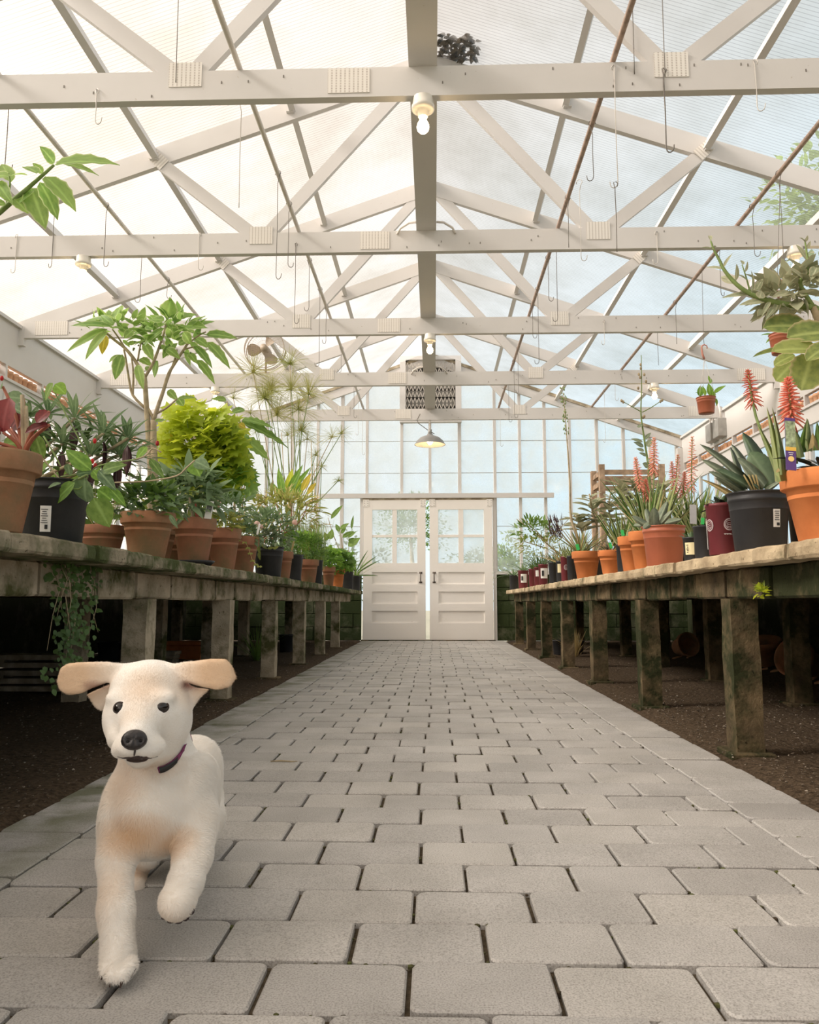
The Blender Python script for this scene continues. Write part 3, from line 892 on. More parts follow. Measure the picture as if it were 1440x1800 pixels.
def leaf_mesh(mat, shape='ovate', n=7, droop=0.15, cup=0.12, serr=0.0, thick=0.0):
    key = (mat.name, shape, n, droop, cup, serr, thick)
    if key in LCACHE: return LCACHE[key]
    vs, fs, mg = leaf_geo(shape, n, droop, cup, serr)
    if thick:                                       # fleshy leaf: a lower skin joined at the rims
        o = len(vs); N3 = len(vs) // 3
        low = []
        for i in range(N3):
            a, b, c = vs[i * 3], vs[i * 3 + 1], vs[i * 3 + 2]
            k = thick * 3.0 / ASPECT[shape] * (1 - (i / (N3 - 1)) ** 2)
            low.append((b[0], b[1], b[2] - k))
        vs = vs + low; mg = mg + [0.2] * N3
        for i in range(N3 - 1):
            fs += [(i * 3 + 3, o + i + 1, o + i, i * 3), (i * 3 + 2, o + i, o + i + 1, i * 3 + 5)]
    me = bpy.data.meshes.new('leaf'); me.from_pydata(vs, [], fs)
    me.polygons.foreach_set('use_smooth', [True] * len(fs))
    at = me.attributes.new('margin', 'FLOAT', 'POINT'); at.data.foreach_set('value', [float(q) for q in mg])
    at = me.attributes.new('midrib', 'FLOAT', 'POINT'); at.data.foreach_set('value', [1.0 if (i % 3 == 1 and i < 3 * (n + 1)) else 0.0 for i in range(len(vs))])
    me.materials.append(mat); me.update()
    LCACHE[key] = me
    return me
def leaf_matrix(base, tip, width, up):
    base, tip = Vector(base), Vector(tip)
    d = tip - base; L = d.length
    y = d / L
    u = Vector(up); u = u - y * u.dot(y)
    if u.length < 1e-4: u = Vector((0, -1, 0.3)); u = u - y * u.dot(y)
    z = u.normalized(); x = y.cross(z)
    return Matrix(((x.x * width, y.x * L, z.x * L, base.x), (x.y * width, y.y * L, z.y * L, base.y), (x.z * width, y.z * L, z.z * L, base.z), (0, 0, 0, 1)))
def put_leaf(root, me, base, tip, width, up=(0, -0.4, 1), name='leaf'):
    loc = root.location
    return link(name, me, root, M=leaf_matrix(Vector(base) - loc, Vector(tip) - loc, width, up))
def rosette(root, me, c, n, L, W, e_out=10, e_in=75, seed=0, bend=0, name='leaf', az0=0):
    rr = random.Random(seed)
    for i in range(n):
        t = i / max(1, n - 1)
        az = az0 + i * 2.39996 + rr.uniform(-.15, .15)
        el = R(e_out + (e_in - e_out) * t + rr.uniform(-6, 6))
        l = L * (1 - 0.35 * t) * rr.uniform(.85, 1.1)
        d = Vector((math.cos(az) * math.cos(el), math.sin(az) * math.cos(el), math.sin(el)))
        b = Vector(c) + Vector((d.x, d.y, 0)) * W * 0.25
        upv = Vector((-math.cos(az) * math.sin(el), -math.sin(az) * math.sin(el), math.cos(el)))
        put_leaf(root, me, b, b + d * l, W, upv, name)
def foliage(root, mat, c, rad, n, size, shape='ovate', seed=0, ratio=0.45, name='foliage', up_bias=0.35, droop=0.2, serr=0.0, shell=0.55, nseg=4):
    rr = random.Random(seed)
    mb = MB(); mgs = []
    vs, fs, mg = leaf_geo(shape, nseg, droop, 0.15, serr)
    loc = Vector(root.location)
    c = Vector(c) - loc
    for i in range(n):
        d = Vector((rr.gauss(0, 1), rr.gauss(0, 1), rr.gauss(0, 1))).normalized()
        if d.z < -0.55: d.z *= -1
        k = shell + (1 - shell) * rr.random()
        b = c + Vector((d.x * rad[0], d.y * rad[1], d.z * rad[2])) * k
        o = (Vector((d.x, d.y, d.z * .6)) + Vector((rr.gauss(0, .5), rr.gauss(0, .5), rr.gauss(0, .4) + up_bias * .4))).normalized()
        s = size * rr.uniform(.65, 1.2)
        up = Vector((rr.gauss(0, .4), rr.gauss(0, .4) - .2, 1))
        mb.add(vs, fs, leaf_matrix(b, b + o * s, s * ratio, up)); mgs += mg
    ob = mb.build(name, mat, root, True, 'stuff')
    at = ob.data.attributes.new('margin', 'FLOAT', 'POINT'); at.data.foreach_set('value', [float(q) for q in mgs])
    return ob
def lobed(root, mat, c, rad, n, size, seed=0, name='foliage', shell=.5, lobes=5, up=(0, -.8, .7)):
    rr = random.Random(seed); mb = MB(); loc = Vector(root.location); c = Vector(c) - loc
    ring = []
    for i in range(lobes * 2 + 1):
        a = -2.5 + 5.0 * i / (lobes * 2)
        r = (0.56 if i % 2 == 0 else 0.27) * (1.15 if i == lobes else 1)
        ring.append((r * math.sin(a), 0.36 + r * math.cos(a), -0.12 * r))
    vs = [(0, 0.34, 0)] + ring; fs = [(0, i + 2, i + 1) for i in range(len(ring) - 1)] + [(0, 1, len(ring))]
    for i in range(n):
        d = Vector((rr.gauss(0, 1), rr.gauss(0, 1), rr.gauss(0, 1))).normalized()
        k = shell + (1 - shell) * rr.random()
        b = c + Vector((d.x * rad[0], d.y * rad[1], d.z * rad[2])) * k
        o = (Vector((d.x, d.y - .2, -0.25)) + Vector((rr.gauss(0, .5), rr.gauss(0, .5), rr.gauss(0, .25)))).normalized()
        s = size * rr.uniform(.7, 1.2)
        mb.add(vs, fs, leaf_matrix(b, b + o * s, s, Vector(up) + Vector((rr.gauss(0, .35), rr.gauss(0, .35), 0))))
    return mb.build(name, mat, root, False, 'stuff')
def blades(root, mat, c, n, L, W, spread=0.5, seed=0, name='blades', r0=0.03, curve=0.35, nseg=5, lmin=.6):
    rr = random.Random(seed); mb = MB(); loc = Vector(root.location); c = Vector(c) - loc
    for i in range(n):
        az = rr.uniform(0, 6.283); sp = spread * rr.uniform(.1, 1)
        l = L * rr.uniform(lmin, 1.05)
        b = c + Vector((math.cos(az), math.sin(az), 0)) * r0 * rr.random()
        d = Vector((math.cos(az) * sp, math.sin(az) * sp, 1)).normalized()
        side = Vector((-math.sin(az), math.cos(az), 0)); side = (side + Vector((rr.gauss(0, .3), rr.gauss(0, .3), 0))).normalized()
        vs = []; fs = []
        for k in range(nseg + 1):
            t = k / nseg
            p = b + d * l * t + Vector((math.cos(az), math.sin(az), -0.6)) * (curve * sp * l * t * t)
            w = W * (1 - t) ** .6 * .5
            vs += [p - side * w, p + side * w]
            if k: fs.append((2 * k - 2, 2 * k - 1, 2 * k + 1, 2 * k))
        mb.add(vs, fs)
    return mb.build(name, mat, root, True, 'stuff')
def stemmesh(root, pts, r, mat, name='stem', n=6):
    loc = Vector(root.location)
    pts = [Vector(p) - loc for p in pts]
    # smooth the poly line
    out = [pts[0]]
    for i in range(len(pts) - 1):
        p0, p1, p2, p3 = pts[max(i - 1, 0)], pts[i], pts[i + 1], pts[min(i + 2, len(pts) - 1)]
        for t in (0.33, 0.66, 1.0):
            out.append(0.5 * ((2 * p1) + (-p0 + p2) * t + (2 * p0 - 5 * p1 + 4 * p2 - p3) * t * t + (-p0 + 3 * p1 - 3 * p2 + p3) * t ** 3))
    if hasattr(r, '__len__'):
        rs = [r[0] + (r[1] - r[0]) * i / (len(out) - 1) for i in range(len(out))]
    else: rs = r
    return MB().tube(out, rs, n).build(name, mat, root, True)
def aloe_spike(root, base, top, size, mat, n=70, seed=0, part='flower_spike', stemr=0.006, frac=0.35, bend=None):
    rr = random.Random(seed); loc = Vector(root.location)
    base, top = Vector(base), Vector(top)
    mid = bend if bend is not None else (base + top) / 2 + Vector((rr.uniform(-.02, .02), 0, 0))
    stemmesh(root, [base, mid, top], (stemr, stemr * .5), M['stem_green'], 'flower_stem', 5)
    mb = MB(); d = (top - mid).normalized()
    u = d.orthogonal().normalized(); w = d.cross(u)
    H = (top - base).length * frac
    for i in range(n):
        t = i / (n - 1)                                   # 0 bottom .. 1 tip
        p = top - d * H * (1 - t) - loc
        az = i * 2.39996
        r = u * math.cos(az) + w * math.sin(az)
        l = size * (0.25 + 0.75 * (1 - t) ** .6) * rr.uniform(.85, 1.1)
        lean = -0.75 + 1.5 * t                            # old florets droop, buds point up
        dd = (r + d * lean).normalized()
        mb.tube([p, p + dd * l * .5, p + dd * l + Vector((0, 0, -.12 * l))], [size * .045, size * .075, size * .03], 4)
    return mb.build(part, mat, root, True, 'stuff')
def stake(root, px, py, h, w, mat, y, lean=0.0, name='plant_tag', label=None):
    p = at_y(px, py, y) - Vector(root.location)
    o = MB().cbox((0, 0, h / 2), (w / 2, 0.0012, h / 2), .001).build(name, mat, root, False, None, label)
    o.location = p; o.rotation_euler = (R(-8), lean, 0)
    return o

# ---- pots -----------------------------------------------------------------
def pot_parts(root, kind, r, h, mat, n=28, soil=True, sink=0.82, sub=None):
    if kind == 'terra':
        prof = [(r * .62, 0), (r * .64, .004), (r * .865, h * .74), (r * .965, h * .745), (r * .985, h * .76), (r, h * .97), (r * .985, h), (r * .90, h), (r * .885, h * .97), (r * .83, h * .6)]
    elif kind == 'plastic':
        prof = [(r * .76, 0), (r * .78, .004), (r * .915, h * .84), (r * .945, h * .85), (r * .95, h * .90), (r * .935, h * .905), (r * .955, h * .975), (r, h * .98), (r, h), (r * .93, h), (r * .90, h * .7)]
    else:                                                    # bowl / tall nursery can
        prof = [(r * .82, 0), (r * .84, .004), (r * .95, h * .93), (r, h * .94), (r, h), (r * .93, h), (r * .90, h * .7)]
    MB().lathe(prof, n).build('pot', mat, root, True)
    if soil:
        zs = h * sink
        MB().lathe([(r * .86, zs), (r * .5, zs + r * .05), (0.001, zs + r * .08)], 14, cap0=False).build('soil', M['potsoil'], root, True)
def potR(pxl, ptop, g, r, label, kind, mat, name='potted_plant', cat='potted plant', **k):
    P = at_x(pxl, ptop, XR + g)
    root = thing(name, label, cat, (P.x + r, P.y, BT + .0005))
    h = P.z - BT
    pot_parts(root, kind, r, h, mat, **k)
    return root, h
def potL(pxr, ptop, g, r, label, kind, mat, name='potted_plant', cat='potted plant', **k):
    P = at_x(pxr, ptop, XL - g)
    root = thing(name, label, cat, (P.x - r, P.y, BT + .0005))
    h = P.z - BT
    pot_parts(root, kind, r, h, mat, **k)
    return root, h
def potAt(x, y, r, h, label, kind, mat, name='potted_plant', cat='potted plant', z=None, **k):
    root = thing(name, label, cat, (x, y, (BT if z is None else z) + .0005))
    pot_parts(root, kind, r, h, mat, **k)
    return root, h
def rim(root, h): return Vector(root.location) + Vector((0, 0, h * .86))
def facing_angle(root, r_at, px):
    loc = Vector(root.location)
    d = ray(px, 900); d.z = 0; d.normalize()
    t = (loc - CAMP).xy.dot(d.xy); foot = CAMP.xy + d.xy * t
    off = loc.xy - foot
    back = math.sqrt(max(0.0, r_at ** 2 - min(off.length, r_at * .97) ** 2))
    q = foot - d.xy * back - loc.xy
    return math.atan2(q.y, q.x)
def sticker(root, r_at, z0, z1, px, w, mat, name='label_sticker', r_scale=1.0, n=6, label=None):
    """curved label hugging the pot wall, centred on the side seen at pixel px"""
    a0 = facing_angle(root, r_at, px); da = w / r_at / 2
    vs = []; fs = []
    for i in range(n + 1):
        a = a0 - da + 2 * da * i / n
        for (z, rr_) in ((z0, r_at * 1.0 + .002), (z1, r_at * r_scale + .002)):
            vs.append((rr_ * math.cos(a), rr_ * math.sin(a), z))
    for i in range(n): fs.append((2 * i, 2 * i + 2, 2 * i + 3, 2 * i + 1))
    o = MB().add(vs, fs).build(name, mat, root, False, None, label)
    return o, a0
def wall_r(kind, r, h, z):
    t = min(1, z / h)
    return {'terra': r * (.64 + (.865 - .64) * t / .74), 'plastic': r * (.78 + (.915 - .78) * t / .84), 'can': r * (.84 + .11 * t)}[kind]
def arcmark(root, mat, a0, z, kind, r, h, rx, rz, th, name='logo_mark', a_from=0, a_to=360, n=26):
    """thin oval line printed on a pot wall"""
    vs = []; fs = []
    for i in range(n + 1):
        q = R(a_from + (a_to - a_from) * i / n)
        for k in (1, 1 - th):
            zz = z + rz * k * math.sin(q); rr_ = wall_r(kind, r, h, zz) + .0022
            a = a0 + rx * k * math.cos(q) / rr_
            vs.append((rr_ * math.cos(a), rr_ * math.sin(a), zz))
        if i: fs.append((2 * i - 2, 2 * i - 1, 2 * i + 1, 2 * i))
    return MB().add(vs, fs).build(name, mat, root)
def text_on(root, txt, size, pos, a, mat, name='printed_text', tilt=0.0):
    """small lettering as flat mesh set on a pot wall (pos local, facing angle a)"""
    cu = bpy.data.curves.new('lettering', 'FONT'); cu.body = txt; cu.size = size; cu.align_x = 'CENTER'; cu.align_y = 'CENTER'
    cu.resolution_u = 2
    ob = bpy.data.objects.new('lettering_tmp', cu); COL.objects.link(ob)
    dg = bpy.context.evaluated_depsgraph_get(); me = bpy.data.meshes.new_from_object(ob.evaluated_get(dg))
    bpy.data.objects.remove(ob); me.materials.clear(); me.materials.append(mat)
    o = link(name, me, root)
    o.location = pos; o.rotation_euler = (R(90), tilt, a + R(90))
    return o
# ================================================================== LEFT BENCH PLANTS
def pxl_leaf(root, me, b, t, wpx, y, dy=0.0, up=(0, -0.95, 0.35), name='leaf'):
    B = at_y(b[0], b[1], y); T = at_y(t[0], t[1], y + dy)
    return put_leaf(root, me, B, T, wpx * mpp(B), up, name)
C5 = lambda x, y: (x / 6.0, 660 + y / 6.0)
C6 = lambda x, y: (160 + x / 6.0, 740 + y / 6.0)

# L1 burgundy begonia in the old mossy pot
t, h = potL(68, 797, 0.0, .118, 'mossy terracotta pot of burgundy-leaved begonia at the near left end', 'terra', M['terra_old'], 'potted_begonia')
y0 = t.location.y
lr = leaf_mesh(M['lf_red'], 'round', 8, .25, .25, .06); lg = leaf_mesh(M['lf_blue'], 'round', 8, .2, .2, .03); lb = leaf_mesh(M['lf_mid'], 'round', 8, .2, .2)
cst = at_y(*C5(250, 840), y0)
for (b, tip, w, me, dy) in (((30, 600), (50, 230), 45, lr, -.03), ((250, 250), (60, 210), 26, lg, .06), ((520, 380), (370, 470), 24, lr, -.05), ((520, 520), (250, 570), 16, lr, -.05),
                            ((250, 700), (20, 720), 34, lb, .08), ((380, 640), (430, 860), 26, lb, .05), ((100, 330), (240, 380), 25, lg, .09), ((-60, 700), (-200, 560), 50, lr, -.04), ((120, 560), (200, 420), 36, lr, .02),
                            ((-20, 790), (150, 800), 20, lr, .06), ((-100, 420), (-260, 250), 60, lg, .05), ((30, 120), (5, 70), 18, lg, .02)):
    pb = C5(*b)
    pxl_leaf(t, me, pb, C5(*tip), w, y0 + dy, -.02)
    stemmesh(t, [cst, at_y(*C5(250 + (b[0] - 250) * .35, 840 + (b[1] - 840) * .55), y0 + dy * .5), at_y(*pb, y0 + dy)], (.007, .004), M['stem_red'])
for (b, e) in (((250, 840), (235, 210)), ((290, 840), (270, 330))):
    stemmesh(t, [at_y(*C5(*b), y0), at_y(*C5((b[0] + e[0]) / 2, 500), y0 - .01), at_y(*C5(*e), y0)], (.007, .006), M['stem_brown'])

# L2 black tub with broad leaves and long wandering stems
t, h = potL(158, 848, .04, .116, 'big black plastic tub with broad green leaves and a white barcode label', 'plastic', M['plastic_black'], 'potted_broadleaf')
y0 = t.location.y
lm = leaf_mesh(M['lf_bright'], 'ovate', 8, .18, .16); ld = leaf_mesh(M['lf_blue'], 'ovate', 8, .15, .14); lmid = leaf_mesh(M['lf_mid'], 'ovate', 8, .18, .16)
lrnd = leaf_mesh(M['lf_blue'], 'round', 9, .2, .18)
hub = at_y(*C5(920, 1050), y0 - .12)
for (b, tip, w, me) in (((960, 1000), (680, 760), 30, lm), ((900, 1080), (870, 1350), 46, lrnd), ((1040, 1000), (1210, 1195), 22, ld), ((790, 1130), (500, 1360), 28, lm), ((990, 1290), (1150, 1610), 46, lmid),
                        ((1030, 1200), (1200, 1320), 30, lm), ((1160, 1190), (1320, 1370), 18, lm), ((1070, 1010), (1310, 920), 25, lmid), ((640, 1130), (510, 1165), 10, ld), ((720, 930), (730, 1070), 18, ld),
                        ((560, 80), (440, 260), 18, lmid), ((580, 90), (690, 190), 24, lm), ((800, 1040), (1000, 1000), 16, ld), ((980, 1000), (1060, 1110), 18, lm)):
    pxl_leaf(t, me, C5(*b), C5(*tip), w, y0 - .10, random.Random(b[0]).uniform(-.05, .05))
for (b, tip, w, me) in (((1090, 420), (1245, 490), 24, ld), ((1085, 430), (1140, 570), 32, lm), ((620, 400), (765, 595), 15, lmid), ((590, 270), (465, 395), 16, lm)):
    pxl_leaf(t, me, C6(*b), C6(*tip), w, y0 + .02, -.02)
for pts in ([(960, 930), (850, 700), (700, 420), (565, 150)], [(380, 780), (520, 960), (660, 1130)], [(970, 1010), (1050, 950), (1300, 905), (1440, 885)], [(600, 1130), (830, 1200), (930, 1060)], [(340, 1190), (560, 1220)], [(640, 1070), (820, 1045)], [(460, 640), (590, 860), (640, 960)]):
    stemmesh(t, [at_y(*C5(*p), y0 - .08) for p in pts], (.0028, .0022), M['stem_green'] if pts[0][0] > 400 else M['stem_brown'])
for pts in ([(80, 470), (400, 420), (570, 370), (650, 290), (740, 330)], [(250, 650), (600, 635), (900, 580), (1000, 500), (1095, 415)]):
    stemmesh(t, [at_y(*C6(*p), y0 - .0) for p in pts], .0026, M['stem_brown'])
stemmesh(t, [rim(t, h), hub], (.006, .004), M['stem_green'])
for (p, f) in (((1000, 690), C5), ((975, 905), C5), ((1005, 950), C5), ((700, 235), C6), ((20, 30), C5)):
    q = at_y(*f(*p), y0 - .05) - Vector(t.location)
    MB().sphere(q, (.006, .006, .009), 7, 5).build('red_bud', M['fl_red'], t, True)
ob, a0 = sticker(t, wall_r('plastic', .116, h, h * .42), h * .16, h * .56, 81, .030, M['label'], 'barcode_label', 1.06)
for k in range(9):
    rr_ = wall_r('plastic', .116, h, h * .42) * (1 + .06 * (.235 - .16) / .40) + .0032
    a = a0 + (k - 1) * .026 / 3
    MB().box((0, 0, 0), (.0006 + .0005 * (k % 2), .0005, .0065)).build('barcode_bar', M['ink'], ob).matrix_local = Matrix.Translation((rr_ * math.cos(a), rr_ * math.sin(a), h * .235)) @ Matrix.Rotation(a + R(90), 4, 'Z')
for k in range(7):
    z = h * (.30 + .034 * k); rr_ = wall_r('plastic', .116, h, h * .42) * (1 + .06 * (z / h - .16) / .40) + .0032
    MB().box((0, 0, 0), (.010 - .002 * (k % 3), .0005, .0009)).build('printed_line', M['ink'], ob).matrix_local = Matrix.Translation((rr_ * math.cos(a0 - .03), rr_ * math.sin(a0 - .03), z)) @ Matrix.Rotation(a0 + R(90), 4, 'Z')

# shrub with leaf whorls behind the black tub
t, h = potAt(-2.10, 3.50, .14, .22, 'dark shrub with whorls of narrow leaves and dead brown foliage behind the black tub', 'terra', M['terra_brown'], 'potted_shrub')
ll = leaf_mesh(M['lf_blue'], 'lance', 6, .22, .15); lbr = leaf_mesh(M['lf_purple'], 'lance', 6, .5, .15)
base = rim(t, h)
for i, (px, py, L) in enumerate(((132, 735, .20), (85, 728, .18), (182, 762, .19), (208, 800, .18), (60, 770, .17), (160, 800, .17), (110, 780, .16), (50, 735, .16), (225, 770, .15))):
    c = at_y(px, py, 3.25 + .12 * math.sin(i * 2.1))
    stemmesh(t, [base, (base + c) / 2 + Vector((.05 * math.sin(i), 0, 0)), c], (.009, .006), M['stem_brown'])
    rosette(t, ll, c, 18, L, .024, -10, 75, i)
    rr = random.Random(i)
    for k in range(4):
        a = rr.uniform(0, 6.28); put_leaf(t, lbr, c - Vector((0, 0, .03)), c + Vector((.05 * math.cos(a), .05 * math.sin(a), -.14)), .028, (math.cos(a), math.sin(a), .3))
foliage(t, M['lf_dark'], at_y(150, 820, 3.35), (.32, .2, .16), 150, .09, 'lance', 3, .22)

# squat terracotta pot with dry grass behind
t, h = potL(222, 925, .26, .10, 'squat terracotta pot with dry straw grass wedged behind the black tub', 'terra', M['terra_brown'], 'potted_grass')
blades(t, M['lf_straw'], rim(t, h), 60, .22, .006, .5, 4)
blades(t, M['lf_mid'], rim(t, h), 25, .24, .006, .4, 5)

# L3 herb pot
t, h = potL(308, 902, .02, .113, 'stained terracotta pot overflowing with leafy green herb below the small tree', 'terra', M['terra_old'], 'potted_herb')
c = rim(t, h) + Vector((0, 0, .06))
foliage(t, M['lf_mid'], c, (.13, .11, .10), 230, .055, 'ovate', 6, .5)
foliage(t, M['lf_blue'], c + Vector((0, 0, -.01)), (.145, .12, .09), 120, .06, 'lance', 7, .38)
lw = leaf_mesh(M['lf_blue'], 'ovate', 6, .2, .2)
for (b, tp, w) in (((225, 885), (243, 908), 9), ((298, 905), (312, 928), 9), ((238, 880), (228, 905), 8)): pxl_leaf(t, lw, b, tp, w, t.location.y - .11)

# small tree with variegated leaves, in a pot behind
C4 = lambda x, y: (100 + x / 4.5, 510 + y / 4.5)
YT = 4.25
tb = at_y(266, 905, YT)
t, h = potAt(tb.x, YT, .15, .24, 'small tree with forked pale stems and drooping variegated leaves on the left bench', 'terra', M['terra_brown'], 'potted_tree')
sp = lambda *p: [at_y(*C4(*q), YT) for q in p]
base = rim(t, h)
S = M['stem_brown']
stemmesh(t, [base] + sp((745, 1500), (728, 1220), (708, 900), (695, 690)), (.020, .013), S, 'trunk', 8)
stemmesh(t, [base + Vector((.02, .02, 0))] + sp((775, 1500), (765, 1220), (765, 1030)), (.022, .017), S, 'trunk', 8)
for pts, r in (([(695, 690), (620, 560), (540, 460), (450, 390), (370, 320)], (.011, .006)), ([(695, 690), (760, 580), (810, 450), (855, 310), (870, 220)], (.010, .005)), ([(765, 1030), (800, 920), (845, 790), (885, 660), (940, 570), (1030, 430)], (.013, .007)),
               ([(845, 790), (880, 690), (930, 560), (950, 470)], (.009, .005)), ([(695, 930), (600, 830), (570, 700), (545, 540), (530, 470)], (.008, .005)), ([(600, 830), (605, 650), (585, 500)], (.007, .004)), ([(765, 1020), (735, 960), (700, 900)], (.009, .007)),
               ([(780, 980), (870, 930), (950, 860)], (.007, .004)), ([(540, 460), (490, 380), (440, 310)], (.006, .004)), ([(640, 560), (660, 440), (680, 400)], (.006, .003)), ([(1030, 430), (1120, 360), (1180, 330)], (.006, .004)), ([(1000, 470), (1090, 450), (1130, 470)], (.005, .003))):
    stemmesh(t, sp(*pts), r, S, 'branch')
lv = leaf_mesh(M['lf_varieg'], 'ovate', 9, .2, .2, .05); ly = leaf_mesh(M['lf_yellow'], 'ovate', 8, .1, .15)
tree_leaves = [((470, 230), (490, 95), 28), ((430, 270), (190, 200), 22), ((430, 290), (95, 235), 14), ((400, 310), (55, 450), 17), ((400, 330), (185, 530), 20), ((380, 320), (180, 390), 13), ((870, 220), (900, 70), 32), ((850, 240), (735, 215), 19), ((900, 240), (1085, 165), 17),
 ((860, 270), (560, 330), 16), ((850, 300), (660, 420), 18), ((880, 270), (960, 400), 24), ((930, 290), (1120, 320), 18), ((1020, 280), (1165, 270), 24), ((1180, 350), (1425, 350), 21), ((1190, 410), (1370, 580), 20), ((1090, 440), (1230, 580), 17), ((1110, 550), (1255, 715), 17),
 ((520, 510), (440, 700), 26), ((500, 510), (405, 550), 14), ((690, 420), (760, 540), 18), ((660, 540), (740, 580), 16), ((640, 590), (670, 760), 17), ((800, 560), (745, 690), 22), ((880, 790), (945, 860), 14), ((960, 850), (1000, 920), 17), ((960, 860), (1100, 830), 12), ((780, 1040), (860, 1010), 14),
 ((560, 340), (470, 240), 16), ((600, 320), (530, 370), 18), ((700, 320), (640, 260), 14), ((760, 310), (690, 260), 16), ((820, 320), (760, 380), 18), ((960, 430), (1060, 370), 18), ((1000, 330), (1070, 430), 20), ((1100, 380), (1200, 440), 18), ((900, 440), (840, 520), 15), ((870, 460), (960, 520), 16),
 ((1050, 500), (1100, 560), 14), ((560, 430), (640, 400), 14), ((440, 300), (560, 290), 13), ((450, 280), (330, 180), 15), ((740, 640), (690, 590), 10)]
rr = random.Random(40)
for i, (b, tp, w) in enumerate(tree_leaves):
    pxl_leaf(t, lv, C4(*b), C4(*tp), w, YT + rr.uniform(-.14, .10), rr.uniform(-.07, .07), (rr.uniform(-.4, .4), -.9, .4))
pxl_leaf(t, ly, C4(385, 350), C4(350, 505), 19, YT - .05, 0)
foliage(t, M['lf_varieg'], at_y(*C4(900, 380), YT + .05), (.23, .14, .12), 85, .10, 'ovate', 8, .45)
foliage(t, M['lf_varieg'], at_y(*C4(500, 330), YT + .05), (.19, .12, .08), 60, .09, 'ovate', 9, .45)
rr = random.Random(77)                                              # flower buds like pale knobs
mb = MB()
for k in range(26):
    p = at_y(*C4(rr.uniform(560, 1150), rr.uniform(330, 500)), YT) - Vector(t.location); mb.sphere(p, .006, 6, 4)
mb.build('buds', M['stem_green'], t, True, 'stuff')

# neighbour of the same kind whose branch hangs in at the upper left
YB = 2.75
CA = lambda x, y: (x / 2.0, y / 2.0)
bb = at_y(-210, 900, YB)
t, h = potAt(bb.x, YB, .15, .24, 'tall plant out of frame at left with variegated leaves reaching in at the top', 'terra', M['terra_old'], 'potted_tree')
base = rim(t, h)
stemmesh(t, [base, at_y(-190, 700, YB), at_y(-120, 480, YB), at_y(*CA(0, 745), YB), at_y(*CA(100, 660), YB), at_y(*CA(190, 580), YB)], (.018, .005), M['stem_green'], 'trunk', 7)
stemmesh(t, [at_y(*CA(20, 730), YB), at_y(*CA(35, 650), YB), at_y(*CA(30, 610), YB)], (.005, .003), M['stem_green'], 'branch')
for i, (b, tp, w) in enumerate((((190, 580), (400, 535), 36), ((195, 570), (345, 590), 20), ((190, 575), (150, 510), 34), ((160, 620), (270, 715), 34), ((140, 640), (215, 765), 30), ((110, 660), (150, 780), 36), ((110, 670), (60, 700), 26), ((130, 610), (80, 565), 22),
                                ((40, 640), (0, 555), 22), ((30, 620), (-60, 610), 28), ((170, 640), (220, 650), 22), ((30, 620), (90, 600), 22), ((50, 700), (100, 740), 24), ((20, 720), (-40, 700), 20), ((-10, 640), (30, 700), 22), ((150, 610), (120, 570), 18))):
    pxl_leaf(t, lv, CA(*b), CA(*tp), w * 1.2, YB + rr.uniform(-.06, .06), rr.uniform(-.06, .06), (rr.uniform(-.4, .4), -.8, .6))

# L4 terracotta on a dark saucer
t, h = potL(380, 912, .02, .108, 'brown terracotta pot on a dark saucer with a picture tag and a red stake', 'terra', M['terra_brown'], 'potted_plant')
MB().lathe([(.085, 0), (.1, .012), (.104, .022), (.098, .022), (.09, .006)], 24).build('saucer', M['plastic_black'], t, True)
c = rim(t, h) + Vector((-.03, 0, .14))
foliage(t, M['lf_blue'], c, (.17, .14, .15), 190, .10, 'lance', 11, .36, droop=.35)
foliage(t, M['lf_dark'], c + Vector((0, .03, 0)), (.15, .14, .15), 90, .07, 'ovate', 12, .45)
for (b, tp, w) in (((325, 905), (305, 925), 9), ((322, 900), (340, 925), 8), ((318, 895), (312, 915), 8)): pxl_leaf(t, lw, b, tp, w, t.location.y - .11)
stemmesh(t, [rim(t, h), c], (.008, .005), M['stem_brown'])
stake(t, 347, 911, .075, .016, M['tag_red'], t.location.y - .085, R(-14), label='red-brown plastic stake')
tg = stake(t, 365, 912, .090, .034, M['label'], t.location.y - .08, R(6), 'picture_tag', label='white tag with dark plant photo')
MB().cbox((0, -.0016, .055), (.0125, .0006, .020), .0003).build('tag_photo', simple('tag_photo_ink', (0.20, 0.20, 0.19), 0.5, 0.3, 0.9, 160), tg)

# L5, L6 terracotta pots in line
t, h = potL(424, 930, .02, .098, 'brown terracotta pot with low yellow-green leaves beside the saucer pot', 'terra', M['terra_brown'], 'potted_plant')
c = rim(t, h) + Vector((0, 0, .05)); foliage(t, M['lf_fern'], c, (.11, .10, .07), 170, .05, 'ovate', 13, .5); foliage(t, M['lf_blue'], c + Vector((.0, .05, .08)), (.15, .12, .12), 200, .06, 'lance', 14, .35)
MB().sphere(at_y(383, 886, t.location.y - .05) - Vector(t.location), .02, 9, 6).build('bloom', M['fl_pink'], t, True)
t, h = potL(456, 944, .02, .098, 'brown terracotta pot with ivy trailing over its rim onto the bench', 'terra', M['terra_brown'], 'potted_ivy')
c = rim(t, h) + Vector((0, 0, .04)); foliage(t, M['lf_blue'], c, (.11, .10, .07), 150, .05, 'ovate', 15, .5)
foliage(t, M['lf_fern'], c, (.10, .09, .05), 70, .045, 'ovate', 16, .5)
yv = t.location.y - .11
vine = [(418, 950), (430, 953), (436, 962), (440, 973), (444, 985), (450, 991), (456, 996)]
stemmesh(t, [at_y(*p, yv) for p in vine], .0016, M['lf_straw'], 'trailing_stem', 4)
li = leaf_mesh(M['lf_fern'], 'ovate', 5, .15, .2)
for i, p in enumerate(vine):
    for k in (-1, 1): pxl_leaf(t, li, p, (p[0] + 5 * k, p[1] + 2 * (i % 3)), 4, yv - .01, 0, (0, -1, .3))
